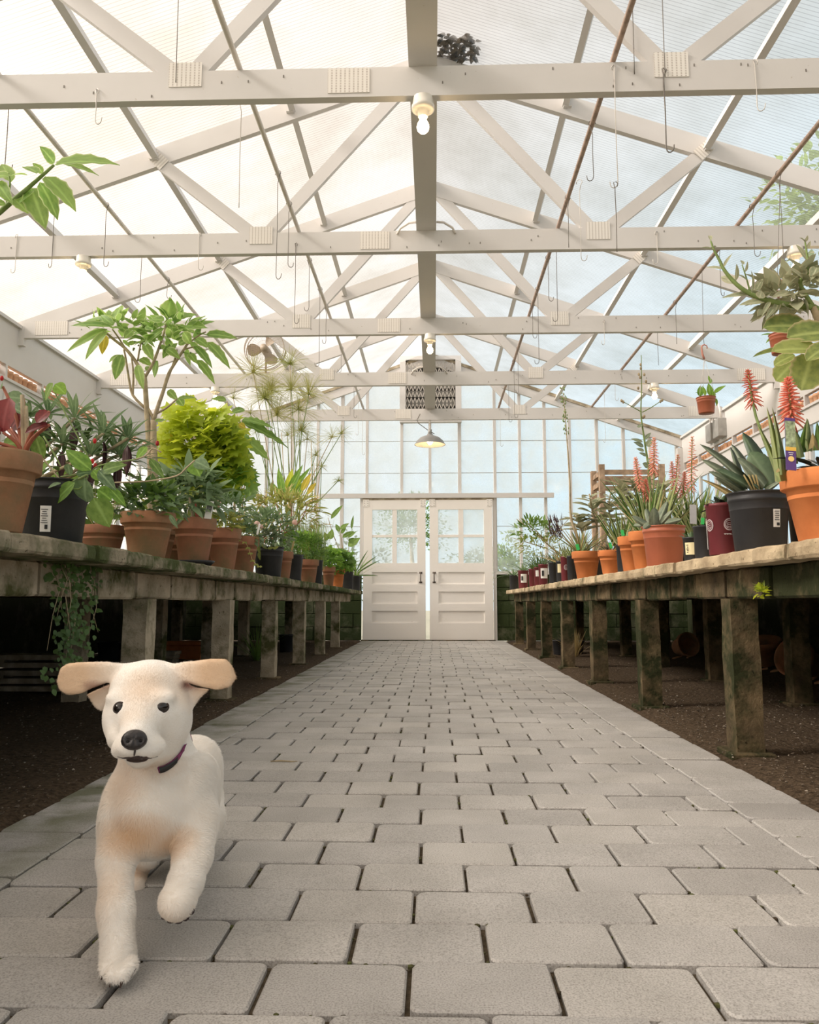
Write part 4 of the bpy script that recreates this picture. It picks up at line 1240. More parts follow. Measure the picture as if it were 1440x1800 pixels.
stake(t, 452, 940, .07, .012, M['label'], t.location.y - .07, R(10))

# L7 wide black pot, grey-green with pink globes
t, h = potL(500, 962, .04, .115, 'wide black pot of grey-green foliage with round pale pink blooms', 'plastic', M['plastic_black'], 'potted_flower')
c = rim(t, h) + Vector((-.02, 0, .15)); foliage(t, M['lf_blue'], c, (.22, .14, .17), 420, .06, 'lance', 17, .4)
foliage(t, M['lf_grey'], c + Vector((.03, -.05, -.08)), (.16, .12, .08), 140, .05, 'ovate', 18, .45)
for (px, py, r) in ((452, 921, .03), (459, 926, .022), (518, 918, .026)):
    q = at_y(px, py, t.location.y - .16); MB().sphere(q - Vector(t.location), r * .75, 9, 6).build('bloom', M['fl_pink'], t, True)
    stemmesh(t, [c, (c + q) / 2, q], (.003, .002), M['stem_green'])
mb = MB(); 
for (b, tp) in (((452, 958), (458, 975)), ((460, 957), (470, 965)), ((470, 964), (482, 962)), ((480, 965), (490, 960)), ((455, 970), (457, 985))):
    pxl_leaf(t, li, b, tp, 6, t.location.y - .12, 0, (0, -1, .3))
# tawny bush behind it
t, h = potAt(-1.72, 6.45, .13, .22, 'tawny feathery bush with red-brown stems behind the grey-green foliage', 'plastic', M['plastic_black'], 'potted_bush')
c = at_y(497, 905, 6.4); foliage(t, M['lf_fern'], c, (.34, .22, .20), 420, .10, 'lance', 19, .22, droop=.3); foliage(t, M['lf_straw'], c, (.36, .22, .18), 120, .11, 'lance', 20, .12)
for dx in (-.15, -.05, .05, .16): stemmesh(t, [rim(t, h), c + Vector((dx * .5, 0, -.12)), c + Vector((dx * 1.3, 0, .1))], (.006, .003), M['stem_red'])

# small pots further along
t, h = potL(516, 970, .02, .078, 'small brown terracotta pot with a wooden stake between two black pots', 'terra', M['terra_brown'], 'potted_plant')
foliage(t, M['lf_blue'], rim(t, h) + Vector((0, .02, .04)), (.08, .06, .05), 90, .04, 'ovate', 21, .45)
stake(t, 513, 968, .085, .014, M['lf_straw'], t.location.y - .05, R(10))
t, h = potL(532, 976, .03, .070, 'slim black can with yellow-green leaves beside the staked terracotta pot', 'can', M['plastic_black'], 'potted_plant')
foliage(t, M['lf_bright'], rim(t, h) + Vector((0, 0, .10)), (.12, .10, .13), 220, .05, 'ovate', 22, .45)
t, h = potL(561, 984, .02, .098, 'dark terracotta pot with a mound of fine feathery green leaves', 'terra', M['terra_brown'], 'potted_herb')
c = rim(t, h) + Vector((0, 0, .12)); foliage(t, M['lf_mid'], c, (.20, .16, .15), 520, .06, 'lance', 23, .16); foliage(t, M['lf_bright'], c + Vector((-.06, 0, .06)), (.17, .15, .11), 300, .045, 'ovate', 24, .5)
t, h = potL(568, 985, .05, .058, 'narrow black can tucked behind the feathery herb pot', 'can', M['plastic_black'], 'potted_plant')
foliage(t, M['lf_mid'], rim(t, h) + Vector((0, 0, .06)), (.09, .09, .08), 110, .05, 'ovate', 25, .5)
t, h = potL(590, 996, .06, .078, 'brown terracotta pot behind the bright orange one near the doors', 'terra', M['terra_brown'], 'potted_plant')
foliage(t, M['lf_bright'], rim(t, h) + Vector((0, 0, .10)), (.16, .12, .13), 200, .06, 'round', 26, .9)
t, h = potL(607, 998, .02, .088, 'bright orange terracotta pot of lush parsley-like leaves near the doors', 'terra', M['terra'], 'potted_herb')
c = rim(t, h) + Vector((-.03, 0, .12)); lobed(t, M['lf_bright'], c, (.22, .16, .17), 260, .075, 27); lobed(t, M['lf_mid'], c, (.22, .16, .15), 140, .075, 28)
lw2 = leaf_mesh(M['lf_bright'], 'round', 6, .2, .2)
for (b, tp, w) in (((592, 995), (596, 1008), 8), ((580, 992), (578, 1003), 10), ((602, 992), (604, 1000), 7)): pxl_leaf(t, lw2, b, tp, w, t.location.y - .09)
t, h = potL(622, 1000, .03, .078, 'black can with tall green canna leaves close to the doors', 'can', M['plastic_black'], 'potted_canna')
lc = leaf_mesh(M['lf_mid'], 'ovate', 7, .15, .2)
yc = t.location.y
for (b, tp, w) in (((598, 930), (613, 919), 8), ((597, 935), (590, 920), 8), ((602, 945), (622, 932), 9), ((600, 938), (608, 925), 7), ((615, 955), (622, 945), 12), ((580, 948), (584, 930), 12), ((582, 912), (602, 886), 9), ((612, 960), (632, 945), 14), ((618, 930), (621, 905), 5), ((612, 945), (626, 933), 6), ((576, 950), (570, 935), 9)):
    pxl_leaf(t, lc, b, tp, w, yc - .03, rr.uniform(-.04, .04)); 
for (p, q) in (((608, 985), (598, 935)), ((604, 985), (590, 950)), ((590, 950), (577, 910)), ((614, 990), (614, 945)), ((606, 990), (600, 945))):
    stemmesh(t, [at_y(*p, yc), at_y((p[0] + q[0]) / 2 - 1, (p[1] + q[1]) / 2, yc), at_y(*q, yc)], (.006, .004), M['stem_brown'])
blades(t, M['lf_mid'], rim(t, h), 14, .26, .014, .8, 30)
foliage(t, M['lf_purple'], rim(t, h) + Vector((0, 0, .03)), (.08, .08, .03), 40, .06, 'lance', 31, .3)
t, h = potL(634, 1012, .02, .062, 'small dark can with grassy blades arching towards the door', 'can', M['plastic_black'], 'potted_grass')
blades(t, M['lf_mid'], rim(t, h), 26, .42, .014, .9, 32, curve=.5)
lg2 = leaf_mesh(M['lf_dark'], 'strap', 8, .25, .2)
for (b, tp) in (((628, 1005), (662, 973)), ((628, 1008), (668, 980)), ((630, 1012), (665, 1009)), ((627, 1003), (645, 965))): pxl_leaf(t, lg2, b, tp, 3, t.location.y - .06)

# chartreuse bush
YM = 4.95
cb = at_y(352, 900, YM)
t, h = potAt(cb.x - .02, YM + .03, .15, .22, 'bushy plant with masses of bright chartreuse lobed leaves on the left bench', 'terra', M['terra_brown'], 'potted_bush')
c = at_y(352, 775, YM)
lobed(t, M['lf_lime'], c, (.26, .20, .30), 560, .10, 33, shell=.45)
lobed(t, M['lf_lime'], c + Vector((.12, 0, -.12)), (.2, .18, .25), 280, .095, 34, shell=.4)
lobed(t, M['lf_bright'], c + Vector((.1, .06, -.22)), (.22, .15, .22), 140, .11, 35)
for k in range(7):
    a = k * .9; stemmesh(t, [rim(t, h), c + Vector((.1 * math.cos(a), .1 * math.sin(a), -.15)), c + Vector((.2 * math.cos(a), .16 * math.sin(a), .12))], (.007, .003), M['stem_green'])
lyl = leaf_mesh(M['lf_yellow'], 'ovate', 7, .15, .2, .06)
for (b, tp, w, me) in (((300, 775), (292, 762), 16, lyl), ((420, 745), (432, 752), 12, lyl)): pxl_leaf(t, me, b, tp, w, YM - .1)
# big dark lobed leaves beside it
YK = 5.5
cb = at_y(420, 930, YK)
t, h = potAt(cb.x - .05, YK + .05, .13, .22, 'plant with a few large dark toothed leaves right of the chartreuse bush', 'plastic', M['plastic_black'], 'potted_broadleaf')
lk = leaf_mesh(M['lf_mid'], 'ovate', 11, .25, .25, .10)
for (b, tp, w) in (((425, 738), (478, 742), 15), ((420, 742), (505, 770), 18), ((412, 760), (440, 775), 24), ((425, 770), (475, 800), 26), ((408, 790), (447, 800), 26), ((430, 720), (405, 722), 18), ((398, 704), (372, 697), 16), ((322, 700), (345, 698), 14), ((420, 855), (424, 815), 26), ((436, 880), (445, 845), 26), ((415, 870), (400, 830), 26)):
    pxl_leaf(t, lk, b, tp, w, YK + rr.uniform(-.05, .1), rr.uniform(-.08, .02), (0, -.8, .6))
for (b, m_, tp) in (((418, 930), (425, 840), (425, 738)), ((415, 930), (410, 830), (400, 705)), ((420, 930), (430, 850), (420, 770)), ((410, 930), (412, 850), (405, 790))): stemmesh(t, [at_y(*b, YK), at_y(*m_, YK), at_y(*tp, YK)], (.006, .003), M['stem_brown'])

# yellow-green ginger / canna clump
YC = 7.0
cb = at_y(508, 930, YC)
t, h = potAt(cb.x, YC, .14, .24, 'clump of upright yellow-green pointed leaves among the tall reeds', 'plastic', M['plastic_black'], 'potted_canna')
lcn = leaf_mesh(M['lf_bright'], 'lance', 7, .12, .25); lcy = leaf_mesh(M['lf_lime'], 'lance', 7, .2, .25); lcx = leaf_mesh(M['lf_yellow'], 'lance', 7, .2, .25)
for (b, tp, w, me) in (((500, 880), (488, 820), 14, lcn), ((502, 880), (530, 815), 14, lcn), ((505, 875), (512, 820), 15, lcy), ((510, 870), (545, 818), 10, lcn), ((495, 885), (480, 848), 11, lcn), ((515, 870), (528, 838), 14, lcy), ((530, 865), (545, 830), 12, lcx), ((540, 870), (555, 845), 10, lcx), ((498, 880), (492, 835), 12, lcn), ((520, 880), (535, 842), 12, lcn)):
    pxl_leaf(t, me, b, tp, w, YC + rr.uniform(-.1, .1), rr.uniform(-.08, .08))
for px in (495, 503, 512, 522): stemmesh(t, [rim(t, h), at_y(px, 900, YC), at_y(px + 2, 860, YC)], (.008, .005), M['stem_green'])

# papyrus
YP = 7.9
cb = at_y(520, 950, YP)
t, h = potAt(cb.x - .1, YP, .20, .26, 'tall papyrus with thin leaning stems and mop heads of fine rays', 'plastic', M['plastic_black'], 'potted_papyrus')
base = rim(t, h)
heads = [((445, 655), .34, .1), ((512, 685), .36, 0), ((543, 693), .34, -.1), ((477, 685), .30, .2), ((487, 730), .32, .25), ((470, 697), .28, .15), ((584, 768), .20, -.2), ((565, 820), .10, .2), ((530, 757), .24, .1), ((540, 772), .2, .2), ((595, 845), .08, -.3), ((440, 726), .14, .1), ((505, 765), .2, .3), ((452, 757), .14, .2), ((600, 762), .16, -.3), ((510, 640), .3, .35), ((465, 700), .26, -.25), ((555, 800), .16, .35), ((410, 700), .2, .35), ((525, 720), .3, .4)]
for i, ((px, py), sz, dy) in enumerate(heads):
    c = at_y(px, py, YP + dy)
    off = Vector((.16 * math.sin(i * 1.7), .1 * math.cos(i * 2.3), 0))
    stemmesh(t, [base + off, (base + off + c) / 2 + Vector((.02 * math.sin(i * 3), 0, .02)), c], (.0060, .0035), M['stem_green'] if i % 3 else M['stem_brown'], 'stem', 5)
    mb = MB(); rr = random.Random(i)
    nr = 150 if sz > .2 else 50
    for k in range(nr):
        az = rr.uniform(0, 6.283); el = R(rr.uniform(-25, 85))
        d = Vector((math.cos(az) * math.cos(el), math.sin(az) * math.cos(el), math.sin(el)))
        l = sz * rr.uniform(.65, 1)
        p = [c - Vector(t.location) + d * l * q + Vector((0, 0, -.28 * l * q * q)) for q in (0, .4, .75, 1)]
        mb.tube(p, [.0013, .0011, .0010, .0007], 3, False)
    mb.sphere(c - Vector(t.location), (.012, .012, .01), 6, 4)
    mb.build('umbel', M['papyrus'], t, False, 'stuff')
rr = random.Random(50)
for k in range(16):
    px = rr.uniform(400, 560); a = at_y(px + rr.uniform(-8, 8), 900, YP + .1); c = at_y(px + rr.uniform(-14, 14), rr.uniform(735, 830), YP + .1)
    stemmesh(t, [a, (a + c) / 2, c], (.0045, .003), M['stem_green'] if rr.random() < .7 else M['lf_straw'], 'stem', 4)
# horsetail clump
cb = at_y(560, 965, 8.6)
t, h = potAt(-1.33, 8.48, .13, .20, 'dense clump of thin upright green horsetail stems behind the parsley pots', 'plastic', M['plastic_black'], 'potted_horsetail')
blades(t, M['lf_mid'], rim(t, h) , 260, .62, .008, .20, 51, r0=.16, curve=.3)
blades(t, M['lf_fern'], rim(t, h) , 110, .62, .007, .24, 52, r0=.17, curve=.3)
foliage(t, M['lf_fern'], rim(t, h) + Vector((-.05, 0, .22)), (.2, .16, .16), 200, .07, 'lance', 53, .14)
# rear filler plants that close the view under the reeds
t, h = potAt(-2.05, 5.95, .14, .22, 'dark leafy plant in the rear row below the chartreuse bush', 'terra', M['terra_brown'], 'potted_plant')
foliage(t, M['lf_blue'], rim(t, h) + Vector((0, 0, .14)), (.28, .2, .17), 330, .09, 'lance', 54, .32)
t, h = potAt(-2.62, 4.35, .15, .22, 'leafy dark green plant at the rear beneath the small tree', 'terra', M['terra_brown'], 'potted_plant')
foliage(t, M['lf_mid'], rim(t, h) + Vector((.1, 0, .2)), (.42, .26, .24), 380, .10, 'lance', 55, .28); 
blades(t, M['lf_straw'], rim(t, h), 26, .75, .010, .9, 56, curve=.15)
t, h = potAt(-2.0, 7.3, .15, .22, 'leafy green plant in the rear row in front of the reeds', 'terra', M['terra_brown'], 'potted_plant')
foliage(t, M['lf_fern'], rim(t, h) + Vector((.1, 0, .18)), (.4, .25, .2), 360, .09, 'lance', 57, .2)

for (x, y, lab, mat, seed, rx, rz) in ((-1.75, 3.78, 'bushy mid-green plant filling the gap behind the herb pot', 'lf_mid', 201, .20, .17), (-1.55, 4.65, 'leafy plant behind the ivy pot with small yellowish leaves', 'lf_fern', 202, .24, .2),):
    t, h = potAt(x, y, .12, .2, lab, 'terra', M['terra_brown'], 'potted_plant')
    foliage(t, M[mat], rim(t, h) + Vector((0, 0, rz * .7)), (rx, .18, rz), 330, .08, 'lance', seed, .3)
# ================================================================== RIGHT BENCH PLANTS
C9 = lambda x, y: (1220 + x / 5.1409, 640 + y / 5.1409)
C8 = lambda x, y: (1080 + x / 4.739, 620 + y / 4.739)
CT = lambda x, y: (990 + x / 7.2, 780 + y / 7.2)
CU = lambda x, y: (870 + x / 9.0, 860 + y / 9.0)
agv = leaf_mesh(M['lf_agave'], 'agave', 8, .12, .35, 0, .05)
agd = leaf_mesh(leaf_mat('leaf_agave_deep', (0.17, 0.245, 0.135), (0.075, 0.125, 0.07), 0.15, 0.4), 'agave', 8, .10, .35, 0, .04)
alo = leaf_mesh(M['lf_aloe'], 'blade', 6, .10, .5, 0, .05)
alg = leaf_mesh(M['lf_mid'], 'blade', 6, .10, .5, 0, .05)
ast = leaf_mesh(M['lf_straw'], 'blade', 6, .15, .4, 0, .03)
abl = leaf_mesh(M['lf_black'], 'agave', 6, .25, .35, 0, .04)
apu = leaf_mesh(M['lf_purple'], 'blade', 6, .15, .4, 0, .04)

# R1 big terracotta pot, flowering aloe, dark rosette, picture tag
t, h = potR(1375, 830, .012, .125, 'big orange terracotta pot at the near right end with tall red aloe flowers', 'terra', M['terra'], 'potted_aloe')
y0 = t.location.y
for (b, tp, w, me) in (((790, 1060), (600, 520), 12, alo), ((780, 1060), (690, 370), 14, alo), ((810, 1000), (735, 370), 10, alo), ((800, 930), (700, 640), 9, alg), ((960, 850), (925, 580), 11, alo), ((990, 800), (935, 600), 8, alg), ((1000, 780), (1040, 480), 17, alo), ((960, 770), (1015, 550), 9, alg), ((1080, 780), (1085, 620), 13, ast), ((1130, 780), (1125, 520), 14, alg), ((830, 950), (740, 800), 26, ast), ((1060, 780), (1000, 660), 12, alo)):
    pxl_leaf(t, me, C9(*b), C9(*tp), w * 1.5, y0 - .02, rr.uniform(-.04, .04))
rosette(t, abl, rim(t, h) + Vector((.01, -.03, .02)), 16, .13, .055, 5, 60, 3)
put_leaf(t, abl, rim(t, h) + Vector((-.06, -.05, .05)), at_y(*C9(745, 780), y0 - .06), .02)
aloe_spike(t, at_y(*C9(770, 1030), y0), at_y(*C9(487, 60), y0 + .05), .034, M['fl_aloe'], 70, 1, frac=.30, bend=at_y(*C9(560, 470), y0 + .03))
aloe_spike(t, at_y(*C9(925, 900), y0 - .02), at_y(*C9(850, 130), y0 - .03), .045, M['fl_aloe'], 95, 2, frac=.50, bend=at_y(*C9(890, 560), y0 - .02))
tg = stake(t, *C9(880, 960), .165, .030, M['tag_purple'], y0 - .095, R(5), 'picture_tag', label='purple plant tag with a yellow disc and a picture')
MB().cbox((0, -.0018, .112), (.0145, .0006, .042), .0003).build('tag_picture', simple('tag_picture_ink', (0.30, 0.36, 0.22), 0.4, 0.3, 0.55, 90), tg)
MB().cbox((0, -.0020, .066), (.0155, .0006, .006), .0003).build('gold_band', M['tag_gold'], tg)
MB().lathe([(.0085, -.0016), (.0085, -.0026)], 18, (0, 0, 0), Matrix.Translation((0, -.0002, .035)) @ Matrix.Rotation(R(90), 4, 'X') @ Matrix.Scale(-1, 4, (0, 0, 1)), True, True).build('yellow_disc', simple('disc_yellow', (0.85, 0.60, 0.22), 0.4), tg)
for k in range(2): MB().box((0, -.0019, .054 - .006 * k), (.007 - .002 * k, .0004, .0010)).build('printed_line', M['label'], tg)

# R2 black pot with the large agave
t, h = potR(1278, 868, .02, .112, 'black plastic pot holding a large grey-green agave, white label on its side', 'plastic', M['plastic_black'], 'potted_agave')
y0 = t.location.y; c = rim(t, h)
for i, (b, tp, w, me, dy) in enumerate((((545, 1150), (105, 690), 20, agv, -.06), ((670, 1120), (478, 590), 36, agd, .05), ((700, 1080), (515, 790), 44, agd, -.03), ((470, 1140), (95, 830), 20, agv, .0), ((480, 1100), (232, 942), 20, agd, -.09), ((450, 1160), (165, 950), 17, agv, -.07), ((400, 1160), (215, 1020), 14, agv, -.06),
                                          ((520, 1060), (365, 690), 17, agv, .1), ((650, 1150), (775, 1055), 9, agv, -.08), ((600, 1150), (550, 1080), 9, agd, -.08), ((420, 1100), (360, 720), 14, agv, .12), ((640, 1100), (420, 830), 26, agv, -.05), ((700, 1050), (760, 700), 22, agv, .12), ((580, 1110), (640, 780), 26, agv, .1), ((330, 1180), (75, 1010), 11, ast, .05))):
    pxl_leaf(t, me, C9(*b), C9(*tp), w * 1.55, y0 + dy * .5, dy * .6, (.3 if tp[0] < 500 else -.3, -.9, .35))
for px in (450, 495, 530, 560): stemmesh(t, [c + Vector((0, -.04, -.03)), at_y(*C9(px, 1000), y0 - .06)], (.004, .003), M['lf_straw'], 'dry_stalk', 4)
ob, a0 = sticker(t, wall_r('plastic', .112, h, h * .40), h * .38, h * .68, 1364, .026, M['label'], 'barcode_label', 1.05)
for k in range(8):
    rr_ = wall_r('plastic', .112, h, h * .40) * (1 + .05 * (.43 - .38) / .30) + .0034; a = a0 + (k - 3) * .014 + .04
    MB().box((0, 0, 0), (.0006, .0005, .005)).build('barcode_bar', M['ink'], ob).matrix_local = Matrix.Translation((rr_ * math.cos(a), rr_ * math.sin(a), h * .43)) @ Matrix.Rotation(a + R(90), 4, 'Z')
for k in range(5):
    z = h * (.50 + .035 * k); rr_ = wall_r('plastic', .112, h, h * .40) * (1 + .05 * (z / h - .38) / .30) + .0034
    MB().box((0, 0, 0), (.009 - .002 * (k % 2), .0005, .0010)).build('printed_line', M['ink'], ob).matrix_local = Matrix.Translation((rr_ * math.cos(a0), rr_ * math.sin(a0), z)) @ Matrix.Rotation(a0 + R(90), 4, 'Z')
t, h = potR(1385, 885, .27, .06, 'small black can squeezed between the agave pot and the big terracotta pot', 'can', M['plastic_black'], 'potted_succulent')
rosette(t, agv, rim(t, h), 9, .09, .03, 15, 75, 5)

# R3 maroon can with a printed oval mark
t, h = potR(1240, 887, .02, .066, 'maroon nursery can with a printed oval emblem and a dark agave rosette', 'can', M['plastic_maroon'], 'potted_agave')
rosette(t, abl, rim(t, h) + Vector((0, 0, .01)), 13, .085, .045, 10, 60, 6); rosette(t, agd, rim(t, h) + Vector((0, 0, .02)), 6, .08, .045, 30, 75, 7)
M['print'] = simple('pale_print', (0.46, 0.36, 0.36), 0.6, 0.3, 0.15, 40)
def emblem(t, r, h, px, zc, rx=.021):
    a0 = facing_angle(t, wall_r('can', r, h, zc), px)
    arcmark(t, M['print'], a0, zc, 'can', r, h, rx, .024, .20, 'emblem_ring')
    arcmark(t, M['print'], a0, zc, 'can', r, h, rx * .75, .016, .16, 'emblem_ring')
    for k in range(3): arcmark(t, M['print'], a0, zc - .012 + .007 * k, 'can', r, h, rx * .55, .005, .5, 'emblem_wave', 20, 170)
    return a0
a0 = emblem(t, .066, h, 1281, h * .58)
zt = h * .40; rt = wall_r('can', .066, h, zt) + .0024
text_on(t, 'www.', .013, (rt * math.cos(a0 - .1), rt * math.sin(a0 - .1), zt), a0 - .1, M['label'])
emblem(t, .066, h, 1247, h * .58)
sticker(t, .066 * .89, h * .12, h * .72, 1241, .006, M['label'], 'white_edge_strip', 1.05)
# R4, R5 little black cans with tags
t, h = potR(1218, 925, .06, .05, 'small black can with a lime green clip and a grey tag', 'can', M['plastic_black'], 'potted_succulent')
rosette(t, abl, rim(t, h) + Vector((0, 0, .01)), 10, .05, .025, 15, 70, 8); rosette(t, alo, rim(t, h), 8, .12, .016, 45, 80, 9)
stake(t, 1235, 922, .030, .014, M['tag_green'], t.location.y - .04, R(8), 'green_clip', 'lime green clip'); stake(t, 1219, 921, .085, .028, M['tag_grey'], t.location.y - .045, R(4), 'grey_tag', 'grey plant tag')
t, h = potR(1200, 945, .10, .045, 'small black can with a cream price label', 'can', M['plastic_black'], 'potted_succulent')
rosette(t, agd, rim(t, h), 9, .07, .03, 20, 75, 10)
o, a0 = sticker(t, .045 * .9, h * .30, h * .78, 1210, .040, M['cream'], 'price_label', 1.05)
for k, q in enumerate((.40, .47, .53, .60, .68)):
    a = a0 - .22 + .03 * (k % 2); rr_ = .045 * .9 * (1 + .05 * (q - .30) / .48) + .0034
    MB().box((0, 0, 0), (.0030 + .0012 * (k % 3), .0005, .0016)).build('printed_mark', M['ink'], o).matrix_local = Matrix.Translation((rr_ * math.cos(a), rr_ * math.sin(a), h * q)) @ Matrix.Rotation(a + R(90), 4, 'Z')
# R6 brick red plastic pot
t, h = potR(1128, 926, .02, .112, 'wide brick red plastic pot with a dent and a broad-leaved agave', 'plastic', M['plastic_red'], 'potted_agave')
lag = leaf_mesh(M['lf_agave'], 'agave', 8, -.05, .45, 0, .05)
c = rim(t, h) + Vector((0, 0, .01)); y0 = t.location.y
for (b, tp, w, dy) in (((330, 1440), (325, 1285), 30, -.05), ((360, 1430), (445, 1240), 22, .04), ((270, 1440), (140, 1365), 22, -.03), ((390, 1420), (490, 1310), 14, -.06), ((290, 1430), (235, 1470), 16, -.10), ((300, 1420), (260, 1300), 20, .05), ((350, 1440), (480, 1330), 16, .06), ((280, 1430), (160, 1440), 18, .06), ((420, 1420), (560, 1390), 18, .02)):
    pxl_leaf(t, lag, C8(*b), C8(*tp), w, y0 + dy, dy * .6, (.2 if tp[0] < 330 else -.2, -.9, .4))
# R7, R8 slender terracotta
t, h = potR(1105, 935, .03, .085, 'tall terracotta pot tucked behind the brick red plastic pot', 'terra', M['terra'], 'potted_aloe')
rosette(t, alo, rim(t, h), 14, .17, .024, 25, 80, 11); 
t, h = potR(1086, 944, .03, .08, 'terracotta pot with a lime green clip beside the tall terracotta pot', 'terra', M['terra'], 'potted_aloe')
rosette(t, agv, rim(t, h), 10, .12, .03, 15, 75, 12); rosette(t, apu, rim(t, h), 8, .12, .016, 20, 70, 13)
stake(t, 1096, 942, .036, .018, M['tag_green'], t.location.y - .06, R(-10), 'green_clip', 'lime green clip')
t, h = potR(1083, 957, .065, .042, 'slim dark grey can between two terracotta pots', 'can', M['plastic_black'], 'potted_succulent')
rosette(t, apu, rim(t, h), 12, .13, .014, 10, 70, 14)
# R10, R11
t, h = potR(1051, 968, .02, .082, 'small terracotta pot with dark spidery leaves and a green clip', 'terra', M['terra'], 'potted_succulent')
rosette(t, apu, rim(t, h), 16, .15, .014, 0, 70, 15); rosette(t, ast, rim(t, h), 14, .17, .011, 35, 80, 16)
stake(t, 1075, 964, .040, .018, M['tag_green'], t.location.y - .06, R(-12), 'green_clip', 'lime green clip')
t, h = potR(1005, 970, .02, .113, 'wide terracotta pot with grassy aloe leaves and a dark green rosette', 'terra', M['terra'], 'potted_aloe')
rosette(t, alo, rim(t, h) + Vector((-.04, 0, 0)), 26, .30, .018, 35, 85, 17); rosette(t, ast, rim(t, h) + Vector((-.05, 0, 0)), 14, .36, .014, 45, 85, 18)
rosette(t, abl, rim(t, h) + Vector((.05, -.03, 0)), 12, .07, .03, 0, 50, 19)
stake(t, 1017, 967, .048, .026, M['tag_green'], t.location.y - .08, R(-12), 'green_clip', 'lime green clip')
yb = t.location.y
stemmesh(t, [rim(t, h), at_y(1005, 915, yb), at_y(1002, 850, yb), at_y(996, 760, yb), at_y(990, 690, yb)], (.012, .002), M['stem_brown'], 'flower_stalk', 6)
mb = MB(); r2 = random.Random(3)
for k in range(60):
    py = r2.uniform(680, 765); p = at_y(990 + (py - 690) * .075 + r2.uniform(-5, 5), py, yb + r2.uniform(-.02, .02)) - Vector(t.location); mb.sphere(p, (.005, .005, .009), 4, 3)
mb.build('seed_heads', M['stem_green'], t, False, 'stuff')
# row of small cans towards the doors
cans = [(996, 977, .03, .040, 'black can right after the wide terracotta pot', 'plastic_black', 'lf_aloe', None),
        (985, 978, .03, .042, 'maroon can printed with a pale oval, next to the black can', 'plastic_maroon', 'lf_aloe', 'oval'),
        (977, 986, .05, .040, 'dark can with a yellow label in the far row', 'plastic_black', 'lf_straw', 'yellow'),
        (964, 988, .03, .048, 'green-black can in the far row without a label', 'plastic_black', 'lf_blue', None),
        (946, 992, .03, .052, 'maroon can with a large white label in the far row', 'plastic_maroon', 'lf_blue', 'white'),
        (938, 997, .03, .048, 'maroon can with a narrow pale label in the far row', 'plastic_maroon', 'lf_mid', 'small'),
        (929, 1000, .05, .050, 'maroon can half hidden in the far row', 'plastic_maroon', 'lf_mid', None),
        (910, 1003, .03, .072, 'maroon can with a white label and drooping strap leaves', 'plastic_maroon', 'lf_blue', 'white'),
        (895, 1011, .03, .066, 'farthest black can with drooping strap leaves beside the doors', 'plastic_black', 'lf_blue', None)]
for i, (px, top, g, r, lab, pm, lm_, mark) in enumerate(cans):
    t, h = potR(px, top, g, r, lab, 'can', M[pm], 'potted_succulent')
    me = leaf_mesh(M[lm_], 'blade', 6, .12, .45, 0, .04)
    if i >= 7:
        ms = leaf_mesh(M['lf_blue'], 'strap', 9, .55, .3)
        rosette(t, ms, rim(t, h), 16, .34, .030, 25, 60, 60 + i)
    else:
        rosette(t, me, rim(t, h), 20, .20 + .05 * (i % 3), .018, 20, 80, 60 + i)
    if mark == 'oval': emblem(t, r, h, px + 8, h * .55, .018)
    if mark == 'yellow': sticker(t, r * .9, h * .45, h * .85, px + 6, .05, M['cream'], 'price_label', 1.03)
    if mark == 'white':
        ob, a0 = sticker(t, r * .9, h * .32, h * .80, px + 9, .075, M['label'], 'white_label', 1.04)
        rr_ = r * .93 + .005
        MB().box((0, 0, 0), (.012, .0005, .028)).build('printed_block', M['ink'], ob).matrix_local = Matrix.Translation((rr_ * math.cos(a0 - .3), rr_ * math.sin(a0 - .3), h * .56)) @ Matrix.Rotation(a0 - .3 + R(90), 4, 'Z')
    if mark == 'small': sticker(t, r * .9, h * .5, h * .82, px + 5, .04, M['label'], 'white_label', 1.03)

# aloe clumps with orange spikes in the second row
def aloe_clump(px, y, x_off, label, spikes, n, L, seed, mat=None):
    c0 = at_y(px, 930, y)
    t, h = potAt(c0.x, y, .11, .20, label, 'plastic', M['plastic_black'], 'potted_aloe')
    c = rim(t, h)
    for k in range(3): rosette(t, (alo, alg, alo)[k], c + Vector((.06 * math.cos(k * 2.1), .06 * math.sin(k * 2.1), 0)), n, L, .030, 58, 88, seed + k)
    rosette(t, ast, c, 10, L * .9, .018, 50, 85, seed + 5)
    for i, (sx, sy, sl) in enumerate(spikes):
        top = at_y(sx, sy, y - .05 + .03 * i)
        aloe_spike(t, c + Vector((.03 * i - .03, 0, 0)), top, .046, mat or M['fl_aloe_pale'], 80, seed + i, frac=sl, stemr=.006)
    return t
aloe_clump(1146, 5.0, 0, 'aloe clump with three salmon flower spikes behind the brick red pot', [(1150, 770, .32), (1117, 805, .35), (1135, 843, .3)], 20, .52, 70)
aloe_clump(1190, 5.9, 0, 'aloe clump with slim red spikes in front of the corner post', [(1192, 800, .42), (1181, 812, .35), (1204, 830, .3)], 20, .52, 80, M['fl_aloe'])
aloe_clump(1228, 5.15, 0, 'yellowing aloe with one tall orange spike left of the large agave', [(1217, 768, .48)], 18, .48, 90)
aloe_clump(1098, 6.0, 0, 'spiky green aloe clump in the second row without open flowers', [], 20, .44, 95)
t, h = potAt(1.72, 4.3, .10, .19, 'pale yellow-green upright agave leaves between the aloes and the maroon can', 'can', M['plastic_black'], 'potted_agave')
rosette(t, ast, rim(t, h), 14, .30, .028, 45, 85, 101); rosette(t, alo, rim(t, h), 12, .28, .024, 30, 80, 102)

